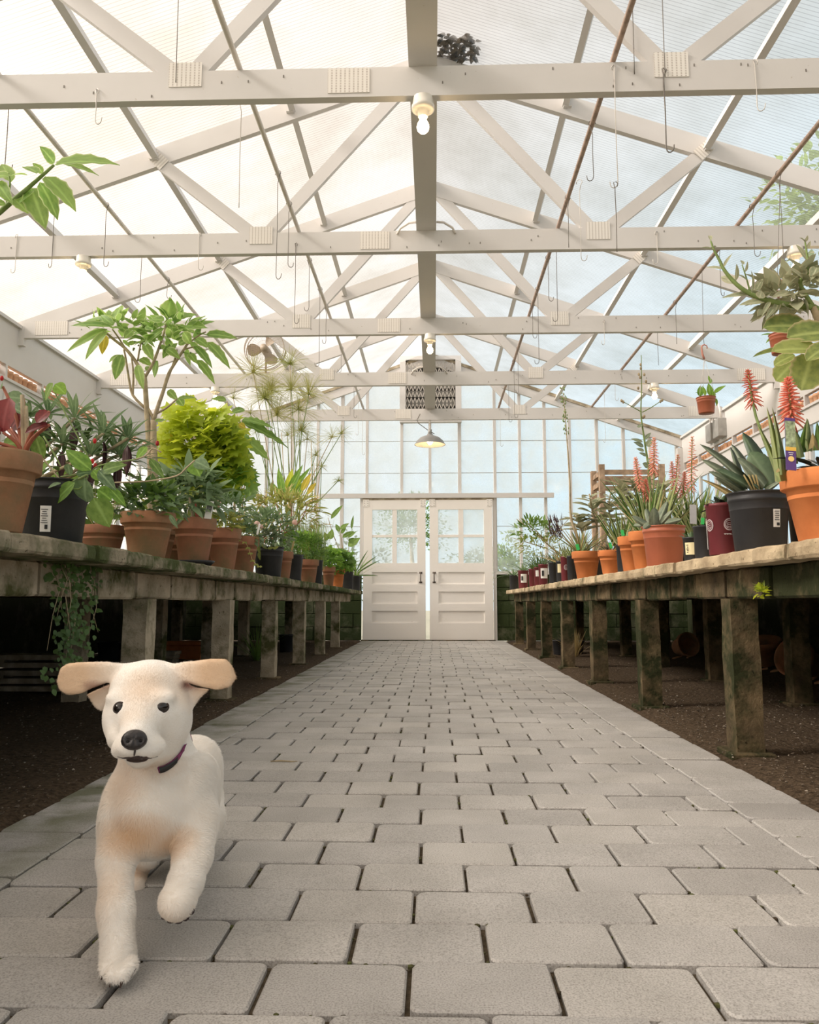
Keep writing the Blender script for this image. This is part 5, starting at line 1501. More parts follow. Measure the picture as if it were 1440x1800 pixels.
# felt-leaved kalanchoes further back
def kal(label, y, px, py, pts, nl, lw_, seed, leafL=.13, pot=(.12, .2)):
    c0 = at_y(px, py, y)
    t, h = potAt(c0.x, y, pot[0], pot[1], label, 'plastic', M['plastic_black'], 'potted_kalanchoe')
    me = leaf_mesh(M['lf_felt'], 'ovate', 8, .1, .25, .04)
    r_ = random.Random(seed)
    for path_ in pts:
        P3 = [at_y(*q, y + .02) for q in path_]
        stemmesh(t, [rim(t, h)] + P3, (.010, .006), M['stem_brown'])
        for k in range(nl):
            q = P3[0].lerp(P3[-1], .15 + .85 * k / nl); a = k * 1.9 + r_.random()
            d = Vector((math.cos(a), math.sin(a) * .8 - .2, r_.uniform(.0, .6))).normalized()
            L = leafL * (1.1 - .4 * k / nl) * r_.uniform(.8, 1.15)
            put_leaf(t, me, q, q + d * L, L * lw_, (-d.x * .5, -.3, 1))
    return t
kal('grey felt-leaved kalanchoe with stacked leaf stubs left of the wooden crate', 6.6, 1040, 960, [[(1050, 930), (1042, 900), (1036, 868)], [(1072, 930), (1070, 890), (1075, 862)], [(1025, 940), (1018, 920), (1012, 905)]], 15, .55, 110, .20)
t = kal('tall kalanchoe with a bare branched flower stalk rising above the aloes', 5.6, 1135, 940, [[(1130, 900), (1120, 870), (1110, 840)], [(1150, 900), (1160, 870), (1165, 850)], [(1100, 900), (1092, 870), (1088, 845)]], 14, .6, 120, .18)
yk = 5.6
stemmesh(t, [at_y(*C8(*q), yk) for q in ((300, 1150), (285, 950), (262, 800), (240, 650), (222, 500), (228, 300), (225, 20))], (.010, .0025), M['stem_green'], 'flower_stalk', 6)
for pts in ([(230, 495), (150, 450), (60, 400)], [(235, 495), (310, 455), (400, 395)]):
    stemmesh(t, [at_y(*C8(*q), yk) for q in pts], (.004, .0025), M['stem_green'], 'side_branch', 5)
mb = MB()
for (x, y) in ((60, 400), (75, 410), (400, 395), (385, 405), (220, 100), (222, 130), (205, 180), (250, 182), (215, 205), (265, 240), (200, 295), (250, 530), (240, 540)):
    mb.sphere(at_y(*C8(x, y), yk) - Vector(t.location), (.009, .009, .013), 6, 4)
mb.build('buds', M['stem_brown'], t, True, 'stuff')
lf2 = leaf_mesh(M['lf_grey'], 'ovate', 7, .1, .2)
for (b, tp, w) in (((238, 745), (140, 712), 7), ((245, 785), (165, 740), 9), ((250, 820), (185, 795), 7), ((235, 610), (185, 610), 9), ((255, 720), (305, 665), 7), ((270, 780), (320, 720), 12), ((268, 860), (210, 830), 7), ((275, 900), (330, 885), 9), ((280, 950), (240, 920), 12), ((285, 960), (350, 930), 14)):
    pxl_leaf(t, lf2, C8(*b), C8(*tp), w, yk - .02, rr.uniform(-.04, .04))
# small shrubs in the far corner
t, h = potAt(1.75, 9.6, .13, .22, 'light green shrub with whorled leaves near the far end of the right bench', 'plastic', M['plastic_black'], 'potted_shrub')
c = at_y(938, 935, 9.5); foliage(t, M['lf_mid'], c, (.26, .2, .17), 260, .09, 'lance', 130, .3); foliage(t, M['lf_fern'], c + Vector((.05, -.05, -.2)), (.3, .2, .16), 220, .08, 'lance', 131, .2)
stemmesh(t, [rim(t, h), c], (.012, .006), M['stem_brown'])
for (b, tp) in (((960, 950), (908, 912)), ((962, 952), (918, 910)), ((955, 962), (900, 945)), ((965, 950), (1000, 912))): stemmesh(t, [at_y(*b, 9.4), at_y(*tp, 9.4)], (.008, .003), M['stem_brown'], 'cane', 5)
t, h = potAt(1.50, 7.75, .10, .20, 'blue-grey spiky plant with a dark dead flower head in the far row', 'can', M['plastic_black'], 'potted_yucca')
rosette(t, leaf_mesh(M['lf_grey'], 'blade', 6, .08, .4, 0, .04), rim(t, h), 24, .34, .028, 25, 85, 132)
cd = at_y(977, 925, 7.75); mb = MB(); r2 = random.Random(9)
for k in range(90):
    p = cd + Vector((r2.uniform(-.06, .06) , r2.uniform(-.05, .05), r2.uniform(-.12, .06))) - Vector(t.location)
    mb.tube([p, p + Vector((r2.uniform(-.02, .02) - .015, r2.uniform(-.02, .02), .07))], [.005, .001], 3, False)
mb.build('dead_flower_head', M['lf_purple'], t, False, 'stuff')
stemmesh(t, [rim(t, h), cd], (.008, .006), M['stem_brown'])
t, h = potAt(1.55, 7.0, .10, .2, 'straw-coloured grassy aloe in the second row of the far bench', 'can', M['plastic_black'], 'potted_aloe')
rosette(t, ast, rim(t, h), 24, .34, .012, 30, 85, 133); rosette(t, alo, rim(t, h), 22, .30, .015, 20, 80, 134); foliage(t, M['lf_grey'], rim(t, h) + Vector((0, 0, .06)), (.15, .14, .08), 120, .06, 'lance', 135, .3)
t, h = potAt(2.05, 6.75, .11, .2, 'low tangle of grey-green succulent stems behind the terracotta pots', 'can', M['plastic_black'], 'potted_succulent')
foliage(t, M['lf_grey'], rim(t, h) + Vector((0, 0, .12)), (.26, .2, .15), 300, .075, 'lance', 136, .3); rosette(t, apu, rim(t, h) + Vector((.06, -.1, .05)), 14, .16, .018, 10, 70, 137)

# big felt-leaved kalanchoe leaning in at the right edge
CK = lambda x, y: (1220 + x / 6.427, 400 + y / 6.427)
YK2 = 2.85
c0 = at_y(1470, 930, YK2 + .1)
t, h = potAt(c0.x + .26, YK2 + .1, .15, .26, 'huge felt-leaved kalanchoe leaning in from the right edge above the terracotta pot', 'terra', M['terra'], 'potted_kalanchoe')
base = rim(t, h)
S = M['stem_green']
stemmesh(t, [base, at_y(1500, 800, YK2), at_y(1470, 650, YK2), at_y(*CK(1350, 900), YK2)], (.02, .013), M['stem_brown'], 'trunk', 8)
for pts, r in (([(1350, 900), (1050, 870), (820, 820), (640, 750), (480, 640), (350, 490), (290, 370), (230, 260), (190, 150)], (.012, .003)), ([(1350, 900), (1200, 640), (1270, 540), (1370, 430)], (.010, .005)), ([(1270, 540), (1290, 400), (1270, 250), (1255, 150)], (.006, .003)), ([(640, 740), (590, 560), (545, 420)], (.004, .002)), ([(1350, 900), (1500, 1000), (1560, 1200)], (.012, .008)), ([(1500, 1000), (1300, 1150), (1150, 1350)], (.008, .005))):
    stemmesh(t, [at_y(*CK(*q), YK2) for q in pts], r, S, 'branch')
lfe = leaf_mesh(M['lf_felt'], 'ovate', 9, .12, .25, .03)
big = leaf_mesh(leaf_mat('leaf_felted_green', (0.32, 0.37, 0.11), (0.13, 0.19, 0.06), 0.3, 0.7, None, (0.60, 0.50, 0.28)), 'round', 12, .18, .18, .05)
small_l = [((460, 640), (310, 520), 22), ((470, 600), (500, 410), 12), ((620, 760), (310, 770), 11), ((800, 840), (520, 850), 15), ((650, 740), (680, 490), 11), ((700, 710), (780, 570), 13), ((740, 800), (770, 710), 17), ((230, 260), (95, 200), 7), ((320, 470), (140, 430), 8), ((330, 460), (420, 290), 7), ((600, 600), (510, 520), 9), ((580, 500), (615, 385), 6), ((550, 420), (540, 350), 8), ((190, 150), (175, 60), 7), ((230, 230), (260, 190), 5),
           ((860, 840), (770, 980), 8), ((920, 900), (820, 1010), 12), ((850, 700), (810, 640), 14), ((880, 780), (870, 680), 16), ((1150, 640), (940, 640), 14), ((1150, 660), (1000, 730), 14), ((1240, 590), (1085, 430), 15), ((1210, 560), (1240, 400), 18), ((1290, 560), (1140, 500), 18), ((1310, 520), (1414, 590), 12), ((1400, 440), (1330, 560), 20), ((1290, 380), (1170, 180), 12), ((1290, 290), (1360, 270), 9), ((1255, 170), (1215, 95), 6), ((1260, 160), (1290, 90), 6), ((1280, 240), (1320, 150), 6),
           ((1100, 740), (900, 760), 17), ((1060, 800), (950, 720), 17), ((1100, 860), (1280, 860), 15), ((1000, 880), (1110, 920), 15), ((1200, 760), (1260, 680), 16), ((1300, 680), (1414, 640), 16), ((1200, 900), (1300, 960), 14), ((960, 850), (910, 960), 12), ((1050, 720), (1150, 800), 14)]
for i, (b, tp, w) in enumerate(small_l):
    pxl_leaf(t, lfe, CK(*b), CK(*tp), w, YK2 + rr.uniform(-.06, .06), rr.uniform(-.07, .07), (rr.uniform(-.3, .3), -.85, .5))
for i, (b, tp, w, dy) in enumerate((((1290, 1130), (815, 1060), 56, 0), ((1560, 1190), (1090, 1170), 60, -.05), ((1420, 1390), (930, 1320), 42, -.08), ((1130, 1370), (690, 1400), 10, -.02), ((1140, 1440), (905, 1530), 26, .02), ((1150, 1500), (925, 1720), 40, .05), ((1330, 1440), (1240, 1800), 62, -.06), ((1560, 1480), (1390, 1760), 56, .03), ((1540, 1330), (1300, 1440), 34, -.12))):
    pxl_leaf(t, big, CK(*b), CK(*tp), w, YK2 + dy, dy * .5, (rr.uniform(-.3, .3), -.8, .5))
foliage(t, M['lf_felt'], at_y(*CK(1240, 800), YK2 + .06), (.17, .10, .09), 90, .085, 'ovate', 140, .5)
foliage(t, M['lf_felt'], at_y(*CK(950, 800), YK2 + .05), (.10, .08, .05), 34, .07, 'ovate', 141, .5)

# wooden crate on mesh rack at the back of the right bench
cx = at_y(1058, 840, 8.2)
def crate_parts():
    c = thing('wooden_crate', 'weathered wooden crate frame on wire mesh at the back of the right bench', 'crate', (cx.x, 8.2, BT + .0005))
    W = 0.62; 
    M['crate'] = simple('crate_wood', (0.42, 0.30, 0.21), 0.8, 0.2, 0.4, 14, 0.3, 70)
    z0, z1 = at_y(1058, 893, 8.2).z - BT, at_y(1058, 817, 8.2).z - BT
    for x in (0, W):
        MB().box((x, 0, z1 / 2), (.028, .03, z1 / 2)).build('post', M['crate'], c); MB().box((x, .42, z1 / 2), (.028, .03, z1 / 2)).build('post', M['crate'], c)
    for (a, b) in ((.055, .105), (.165, .215)):
        for yy in (0, .42): MB().box((W / 2, yy, z1 - (a + b) / 2), (W / 2 - .03, .012, (b - a) / 2)).build('rail', M['crate'], c)
        for x in (0, W): MB().box((x, .21, z1 - (a + b) / 2), (.012, .18, (b - a) / 2)).build('rail', M['crate'], c)
    mb = MB()
    zt, zb_ = z1 - .225, z1 - .42
    for k in range(-6, 16):
        x = k * .06
        for d in (-1, 1):
            xa, xb = x, x + d * .10
            if 0.03 <= xa <= W - .03 and .03 <= xb <= W - .03: mb.bar((xa, -.005, zt), (xb, -.005, zb_), .006, .004, (0, 1, 0))
    mb.build('wire_mesh', M['galv'], c)
    MB().box((W / 2, .0, zb_), (W / 2, .012, .02)).build('rail', M['crate'], c)
crate_parts()
# ================================================================== LAMPS, HOOKS, HANGING POTS, FAN
def bulb_lamp(x, ti, label):
    ty = TY[ti] + .0225
    t = thing('bulb_lamp', label, 'lamp', (x, ty, CHZ))
    MB().lathe([(.048, 0), (.050, -.035), (.055, -.042), (.055, -.058), (.046, -.064), (.026, -.068), (.024, -.095), (.017, -.097), (.001, -.0975)][::-1], 22, cap0=False).build('porcelain_holder', M['porcelain'], t, True)
    MB().lathe([(.001, -.178), (.014, -.175), (.026, -.163), (.030, -.147), (.027, -.132), (.018, -.115), (.014, -.097)], 16, cap0=False).build('bulb', M['bulb'], t, True)
    return t
bulb_lamp(-.045, 3, 'lit bulb in porcelain holder on the nearest truss, under the centre beam')
bulb_lamp(-.03, 5, 'lit bulb in porcelain holder on the third truss, above the mesh vent')
bulb_lamp(-2.44, 4, 'lit bulb on the second truss above the small tree at left')
bulb_lamp(2.46, 4, 'lit bulb on the second truss just above the kalanchoe at right')
bulb_lamp(2.43, 6, 'lit bulb on the fourth truss beside the tall bare flower stalk')
bulb_lamp(-2.44, 6, 'bulb lamp on the fourth truss behind the chartreuse bush')
# electric cable conduits crossing the beam
for ti in (4, 6):
    for s in (-1, 1):
        ty = TY[ti]
        MB().tube([(-.045 + s * .07, ty - .02, CHT + .05), (-.045 + s * .12, ty - .02, CHT + .045), (-.045 + s * .18, ty - .012, CHT + .01), (-.045 + s * .20, ty - .008, CHT - .03)], .008, 6).build('conduit', M['pipe_white'], None, True, 'structure', f'white conduit bend on the {("left", "right")[s > 0]} of the centre beam at the {truss_names[ti]} truss')

# pendant lamp
yp = TY[-1] + .022
pc = at_y(756, 776, yp + .0)
t = thing('pendant_lamp', 'grey enamel pendant lamp with glowing inside hanging before the doors', 'lamp', (pc.x, yp, CHZ))
zc = pc.z - CHZ
MB().lathe([(.205, -.045), (.200, -.040), (.175, .005), (.125, .050), (.05, .080), (.038, .088), (.036, .10), (.001, .101)], 30, (0, 0, zc), cap0=False).build('shade', simple('grey_enamel', (0.24, 0.235, 0.225), .4), t, True)
MB().lathe([(.199, -.044), (.170, .0), (.12, .044), (.04, .07), (.001, .071)][::-1], 30, (0, 0, zc), cap0=False).build('shade_lining', simple('white_enamel', (0.85, 0.80, 0.72), 0.4), t, True)
MB().sphere((0, 0, zc - .0), (.038, .038, .045), 12, 8).build('bulb', M['bulb'], t, True)
MB().tube([(0, 0, zc + .10), (0, 0, zc + .16)], .026, 10).build('neck', M['galv'], t, True)
mb = MB()
for k in range(7):
    z = zc + .16 + k * (0 - zc - .16) / 7; zz = z + (0 - zc - .16) / 14
    ang = (k % 2) * math.pi / 2
    pts = [(math.cos(a) * .012 * math.cos(ang), math.cos(a) * .012 * math.sin(ang), zz + math.sin(a) * .022) for a in [i * math.pi / 4 for i in range(9)]]
    mb.tube(pts, .004, 5, False)
mb.build('chain', M['pipe_white'], t, True)
MB().tube([(.06, 0, zc + .10), (-.04, -.01, zc + .16), (-.15, -.02, zc + .24), (-.17, -.02, -.0), (-.13, -.02, .08)], .005, 5).build('power_cord', M['wire'], t, True)

# cage fan standing on the fourth truss
fy = TY[6] + .06
fc = at_y(467, 616, fy)
t = thing('cage_fan', 'round wire-cage fan mounted above the fourth truss on the left', 'fan', (fc.x, fy - .03, CHT))
zc = fc.z - CHT; RF = 36 * mpp(fc)
M['fanmetal'] = simple('fan_metal', (0.42, 0.34, 0.26), 0.5, 0.4, 0.15)
cage = MB()
for (r, y) in ((RF, 0), (RF * .97, -.05), (RF * .97, .06)):
    cage.tube([(r * math.cos(a), y, zc + r * math.sin(a)) for a in [i * 2 * math.pi / 40 for i in range(41)]], .0045, 5, False)
cage.build('cage_ring', M['fanmetal'], t, True)
gr = MB()
for k in range(34):
    a = 2 * math.pi * k / 34
    gr.tube([(.045 * math.cos(a), -.075, zc + .045 * math.sin(a)), (RF * .6 * math.cos(a), -.075, zc + RF * .6 * math.sin(a)), (RF * .97 * math.cos(a), -.045, zc + RF * .97 * math.sin(a))], .0013, 3, False)
for r in (.35, .6, .8):
    gr.tube([(RF * r * math.cos(a), -.073, zc + RF * r * math.sin(a)) for a in [i * 2 * math.pi / 30 for i in range(31)]], .0013, 3, False)
gr.build('wire_guard', M['fanmetal'], t, True)
for k in range(3):
    a0 = R(62 + 120 * k); vs = []; fs = []
    for i in range(7):
        r = RF * (.12 + .74 * i / 6); wdt = .30 + .26 * math.sin(math.pi * min(1, .15 + .8 * i / 6))
        for j in range(5):
            a = a0 + (j / 4 - .5) * 2 * wdt * (.9 if i < 6 else .6)
            vs.append((r * math.cos(a), (j / 4 - .5) * .05, zc + r * math.sin(a)))
    for i in range(6):
        for j in range(4): fs.append((i * 5 + j, i * 5 + j + 1, i * 5 + 6 + j, i * 5 + 5 + j))
    MB().add(vs, fs).build('blade', M['fanmetal'], t, True)
MB().lathe([(.04, -.085), (.042, -.02), (.05, .05), (.05, .14), (.02, .15)], 14, M=Matrix.Translation((0, 0, zc)) @ Matrix.Rotation(R(-90), 4, 'X'), cap1=True).build('motor', M['fanmetal'], t, True)
MB().tube([(0, .06, zc - .04), (0, .06, 0.0)], .012, 8).build('stand', M['fanmetal'], t, True)
MB().box((0, .03, .006), (.06, .05, .006)).build('foot_plate', M['fanmetal'], t)

# mesh-fronted exhaust vent on the end wall
vx0, vx1 = at_y(703, 670, YEND - .1).x, at_y(811, 670, YEND - .1).x
vz0, vz1 = at_y(755, 742, YEND - .1).z, at_y(755, 626, YEND - .1).z
t = thing('exhaust_vent', 'square exhaust vent behind expanded metal mesh high on the end wall', 'vent', ((vx0 + vx1) / 2, YEND - .065, (vz0 + vz1) / 2))
w2, h2 = (vx1 - vx0) / 2, (vz1 - vz0) / 2
for (c, hh, nm) in (((-w2 + .045, 0, 0), (.045, .055, h2), 'frame_side'), ((w2 - .045, 0, 0), (.045, .055, h2), 'frame_side'), ((0, 0, h2 - .03), (w2 - .09, .055, .03), 'frame_top'), ((0, 0, -h2 + .05), (w2 - .09, .055, .05), 'frame_bottom')):
    MB().box(c, hh).build(nm, M['paint'], t)
MB().box((0, .05, 0.01), (w2 - .09, .006, h2 - .05)).build('dark_back', simple('vent_dark', (0.06, 0.055, 0.05), 0.9), t)
mb = MB(); iw, ih = w2 - .09, h2 - .06
dx, dz = .058, .105
for i in range(int(2 * iw / dx) + 1):
    for j in range(int(2 * ih / (dz * .88)) + 1):
        x = -iw + i * dx + (dx / 2 if j % 2 else 0); z = -ih + .05 + j * dz * .88
        for s in (-1, 1):
            if -iw <= x + s * dx / 2 <= iw and -iw <= x <= iw and z + dz * .88 < ih + .03: mb.bar((x, -.045, z), (x + s * dx / 2, -.045, z + dz * .88), .010, .004, (0, 1, 0))
mb.build('expanded_mesh', simple('mesh_metal', (0.52, 0.48, 0.43), 0.5), t)
mb = MB()
for k in range(5): mb.box((0, .03, -ih + .12 + k * .14), (iw, .004, .05), Matrix.Identity(4))
mb.build('louvre', simple('louvre_metal', (0.25, 0.24, 0.22), 0.5), t)

# wire hooks on the pipes (pipe x, top pixel, bottom pixel, upper style)
def hook(px, pt, pb, x, style, label, light=False, r=.0024, hx=.016):
    if style == 'pipe':
        b = at_x(px, pb, x); P = Vector((x, b.y, CHT + .015))
    else:                                              # nailed to the face of truss 1..5, chord (c) or rafter (r), or hooked to another wire (w)
        yy = TY[int(style[1]) + 2] - (.0035 if style[0] != 'w' else .004)
        b = at_y(px, pb, yy); P = at_y(px, pt, yy)
        if style[0] == 'r': P.z = raf(P.x) + .03
    L = P.z - b.z
    straight = 'straight' in label or 'long dark rod' in label or label.startswith('dark wire')
    o = MB(); pts = []
    if style == 'pipe':                                # looped over the pipe
        pts = [(math.cos(q) * .019, 0, .002 + math.sin(q) * .019) for q in [R(200), R(140), R(90), R(40), R(0), R(-60)]]
    else:
        pts = [(.010, 0, -.012), (.014, 0, 0.0), (.006, 0, .012), (-.006, 0, .010), (0, 0, -.02)]
    pts += [(0, 0, -.06), (.002, 0, -L * .5), (0, 0, -L + .03)]
    if straight: pts += [(0, 0, -L)]
    else:
      pts += [(.002 + hx - hx * math.cos(q), 0, -L + .02 - math.sin(q) * .018) for q in [R(20), R(60), R(100), R(140), R(175)]] + [(2 * hx + .004, 0, -L + .035)]
    # small random twist so hooks do not all face the same way
    ob = o.tube(pts, r, 5).build('wire_hook', M['wire_light'] if light else M['wire'], None, True)
    ob.location = P; ob.rotation_euler = (0, 0, random.Random(int(px * 7 + pb)).uniform(-.6, .6) + (math.pi if int(px) % 3 == 0 else 0))
    return tag(ob, label, 'hook', 'wire hooks hanging from the roof pipes')
HK = [(315, -20, 145, -1.23, 'r1', 'dark straight wire crossing the nearest chord at the left joint plate', 0), (420, 175, 365, -.98, 'pipe', 'long straight wire below the nearest chord, left of the left inner pipe', 1), (485, 320, 492, -.93, 'pipe', 'hook hanging across the second chord near its left joint plate', 0), (506, 375, 470, -.93, 'pipe', 'hook right of the left joint plate on the second chord', 0),
      (170, 160, 220, -2.0, 'c1', 'short pale hook under the nearest chord at far left', 1), (8, 178, 300, -2.12, 'pipe', 'wire hook at the extreme left under the nearest chord', 0), (182, 370, 470, -2.12, 'pipe', 'hook hanging from the left outer pipe across the second chord', 0), (96, 370, 470, -2.45, 'r2', 'hook left of the left bulb on the second chord', 0), (30, 415, 480, -2.7, 'c2', 'pale hook at the far left of the second chord', 1),
      (246, 460, 533, -2.12, 'pipe', 'hook below the second chord between bulb and tree', 0), (350, 412, 475, -1.6, 'c2', 'pale hook on the second chord above the tree', 1), (293, 510, 525, -2.12, 'pipe', 'tiny hook just above the tree top', 0), (543, 475, 547, -.93, 'pipe', 'hook under the second chord beside the left inner pipe', 0), (520, 430, 570, -1.0, 'c2', 'curved loose wire ending at the third chord left joint', 0),
      (561, 520, 645, -.93, 'pipe', 'long hook left of centre across the fourth chord', 0), (573, 560, 605, -.93, 'pipe', 'short hook below the third chord beside the left inner pipe', 0), (600, 590, 655, -.93, 'pipe', 'hook on the fourth chord left of centre', 0), (622, 640, 735, -.93, 'pipe', 'hook hanging past the fifth chord left of the vent', 0), (637, 700, 800, -.93, 'pipe', 'long pale hook in front of the end window left of the doors', 1), (630, 680, 765, -.93, 'pipe', 'thin hook beside the long pale one at the end window', 1),
      (1111, 0, 130, 1.02, 'r1', 'dark wire crossing the nearest chord right of the right inner pipe', 0), (1163, -20, 135, 1.13, 'r1', 'long dark rod over the right joint plate of the nearest chord', 0), (1166, 124, 270, 1.15, 'w1', 'thick dark S-hook hanging on the long rod by the right joint plate', 0), (1080, 118, 330, .95, 'c1', 'long pale hook hanging from the nearest chord beside the right inner pipe', 1), (1044, 215, 318, .86, 'pipe', 'hook close to the right inner pipe between first and second chords', 0),
      (1327, 110, 198, 1.52, 'c1', 'short pale hook under the nearest chord at right', 1), (1022, 280, 460, .9, 'pipe', 'long pale hook crossing the second chord right of the inner pipe', 1), (1081, 324, 443, .96, 'w1', 'rusty straight rod hanging on the long pale hook', 0), (1000, 350, 435, .86, 'pipe', 'straight wire on the second chord near its right joint plate', 0), (981, 410, 565, .88, 'pipe', 'long S-hook hanging below the second chord right of centre', 0), (965, 455, 530, .86, 'pipe', 'double-curved hook beside the right inner pipe below the second chord', 0), (948, 500, 640, .86, 'pipe', 'thin long wire crossing the third chord right of centre', 0),
      (1155, 410, 465, 1.7, 'c2', 'pale hook on the second chord right of the joint plate', 1), (1327, 370, 452, 2.08, 'pipe', 'hook on the right outer pipe at the second chord', 0), (1378, 315, 460, 2.08, 'pipe', 'long wire in front of the right bulb', 0), (1268, 440, 520, 2.08, 'pipe', 'hook beneath the second chord near the kalanchoe twig', 0), (1190, 545, 605, 2.08, 'pipe', 'straight wire under the third chord near the hanging pot', 0), (1158, 580, 642, 2.08, 'pipe', 'straight wire left of the hanging pot', 0), (1062, 565, 607, 1.5, 'c3', 'pale short hook on the third chord right of centre', 1), (937, 540, 595, .86, 'pipe', 'short wire just below the third chord right of centre', 0),
      (905, 600, 735, .86, 'pipe', 'long hook crossing fourth chord right of the vent', 0), (912, 620, 692, .86, 'pipe', 'hook with a wide bend right of the vent', 0), (880, 680, 785, .86, 'pipe', 'long pale wire in front of the end window right of the doors', 1), (895, 690, 742, .86, 'pipe', 'small hook at the fifth chord right of the lamp', 0), (1082, 640, 705, 2.08, 'pipe', 'thin wire below the fourth chord near the aloe spikes', 1), (1065, 665, 778, 2.08, 'pipe', 'thin long wire before the end window above the crate', 1)]
for (px, a, b, x, st, lab, li) in HK: hook(px, a, b, x, st, lab, bool(li), .0032 if px == 1166 else .0022, .016)

# hanging pots
def hanging(px_wire, py_wire, px, py_top, py_bot, wpx, x, label, seed, leaves):
    top = at_x(px_wire, py_wire, x)
    y = top.y
    pc_ = at_y(px, py_top, y); pb_ = at_y(px, py_bot, y)
    r = wpx / 2 * mpp(pc_); h = pc_.z - pb_.z
    t = thing('hanging_pot', label, 'hanging pot', (pc_.x, y, pb_.z))
    pot_parts(t, 'plastic', r, h, M['plastic_red'])
    hk = at_y(px - 3, py_top - 78, y)
    H = hk - Vector(t.location)
    # plastic hook with a curl
    hr = .022
    pts = [H + Vector((0, 0, -.045)), H + Vector((-.012, 0, -.01)), H + Vector((-.016, 0, .03))] + [H + Vector((.004 - hr * math.cos(a), 0, .045 + hr * math.sin(a))) for a in [R(10), R(50), R(90), R(130), R(170), R(200)]]
    MB().tube(pts, [.009, .008, .007, .006, .006, .005, .005, .004, .004], 7).build('hanger_hook', simple('pink_plastic', (0.55, 0.24, 0.19), 0.4), t, True)
    for k in range(3):
        a = R(90 + 120 * k)
        MB().tube([H + Vector((0, 0, -.045)), Vector((r * .98 * math.cos(a), r * .98 * math.sin(a), h * .96))], .0016, 4).build('hanger_strand', M['wire_light'], t, True)
    ptop = Vector((x, y, CHT)) - Vector(t.location)
    MB().tube([H + Vector((.004, 0, .067)), H + Vector((0, 0, .12)), ptop], .0018, 5).build('hanger_wire', M['wire'], t, True)
    lfm = leaf_mesh(M['lf_bright'], 'ovate', 7, .25, .25)
    for (b, tp, w) in leaves: pxl_leaf(t, lfm, b, tp, w, y + random.Random(b[0]).uniform(-.03, .03), random.Random(tp[1]).uniform(-.04, .02), (0, -.6, .8))
    return t
CH = lambda x, y: (1180 + x / 5.538, 620 + y / 5.538)
hanging(1235, 492, 1241, 699, 727, 34, 2.08, 'brick red hanging pot with green leaves on a long wire', 1,
        [(CH(*a), CH(*b), w) for a, b, w in (((280, 430), (290, 305), 11), ((300, 430), (250, 370), 8), ((330, 420), (320, 320), 8), ((380, 420), (375, 290), 12), ((420, 400), (525, 295), 10), ((400, 430), (410, 360), 12), ((370, 280), (375, 215), 6), ((340, 430), (310, 390), 12), ((425, 440), (460, 515), 7), ((385, 300), (385, 240), 7))])
ph = hanging(1372, 300, 1372, 588, 622, 40, 2.08, 'second hanging pot mostly hidden behind the big kalanchoe leaves', 2, [((1362, 590), (1340, 584), 10), ((1362, 592), (1345, 600), 10), ((1375, 585), (1390, 570), 12)])

# junction boxes with cable loops on the right wall
bp = at_x(1262, 757, XW - .03)
t = thing('junction_box', 'pair of grey electrical boxes with white cable loops on the right eaves board', 'electrical box', (XW, bp.y, bp.z))
for k, dy in enumerate((-.14, .14)):
    MB().cbox((-.055, dy, 0), (.055, .10, .12), .006).build('box', M['galv'], t)
    MB().tube([(-.05, dy - .05, .12), (-.06, dy - .05, .24), (-.06, dy, .33), (-.06, dy + .05, .24), (-.05, dy + .05, .12)], .012, 6).build('cable_loop', M['pipe_white'], t, True)
MB().box((-.02, .33, -.02), (.02, .05, .08)).build('switch_plate', M['galv'], t)

# little pots ranged on the eaves shelves
ORD = ['first', 'second', 'third', 'fourth', 'fifth', 'sixth', 'seventh', 'eighth', 'ninth', 'tenth', 'eleventh', 'twelfth']
pmb = MB().lathe([(.026, 0), (.027, .002), (.0335, .066), (.037, .067), (.038, .095), (.034, .095), (.033, .07)], 14)
pme = pmb.mesh('shelf_pot', M['terra_pale'], True)
for s, nm in ((-1, 'left'), (1, 'right')):
    comp = 0
    yb = YBACK
    while yb < YEND - .05:
        for (a, b) in ((yb, yb + .62), (yb + .65, yb + 1.27)):
            if b > 6.2 and b < YEND - .05:
                r_ = random.Random(int(a * 100) + s)
                cnt = 7
                for k in range(cnt):
                    o = link('terracotta_pot', pme)
                    yy = a + .045 + k * (b - a - .06) / (cnt - .3)
                    o.location = (s * (XW + .052 + r_.uniform(-.008, .012)), yy, 2.5405)
                    o.rotation_euler = (0, 0, r_.uniform(0, 6))
                    tag(o, f'small terracotta pot, {ORD[k]} from the near end of {nm} eaves compartment {ORD[min(comp, 11)]} from camera', 'flower pot', f'small pots on the {nm} eaves shelf')
                comp += 1
        yb += 1.30
# ================================================================== PUPPY
# one continuous body: smooth union of rounded limbs, polygonised with surface nets
DG = []                                   # (kind, args, blend)
def dp(px, py, y): return np.array(at_y(px, py, y))
def dr(px, py, y, rpx): return rpx * mpp(at_y(px, py, y))
def cap(a, ra, b, rb, k=.018):            # tapered limb between two (px,py,y) points
    DG.append(('cap', dp(*a), dr(*a, ra), dp(*b), dr(*b, rb), k))
def ell(c, rx, ry, rdepth, k=.02, rot=0.0):     # ellipsoid: rx, ry in px, depth in m, roll in degrees
    m_ = mpp(at_y(*c)); DG.append(('ell', dp(*c), np.array((rx * m_, rdepth, ry * m_)), rot, k))
def ear(poly, y, thick, bulge, k=.010):
    pts = [at_y(p[0], p[1], y) for p in poly]
    DG.append(('ear', np.array([(q.x, q.z) for q in pts]), y, thick, bulge, k))
CE = lambda x, y: (90 + x / 4.235, 1140 + y / 4.235)
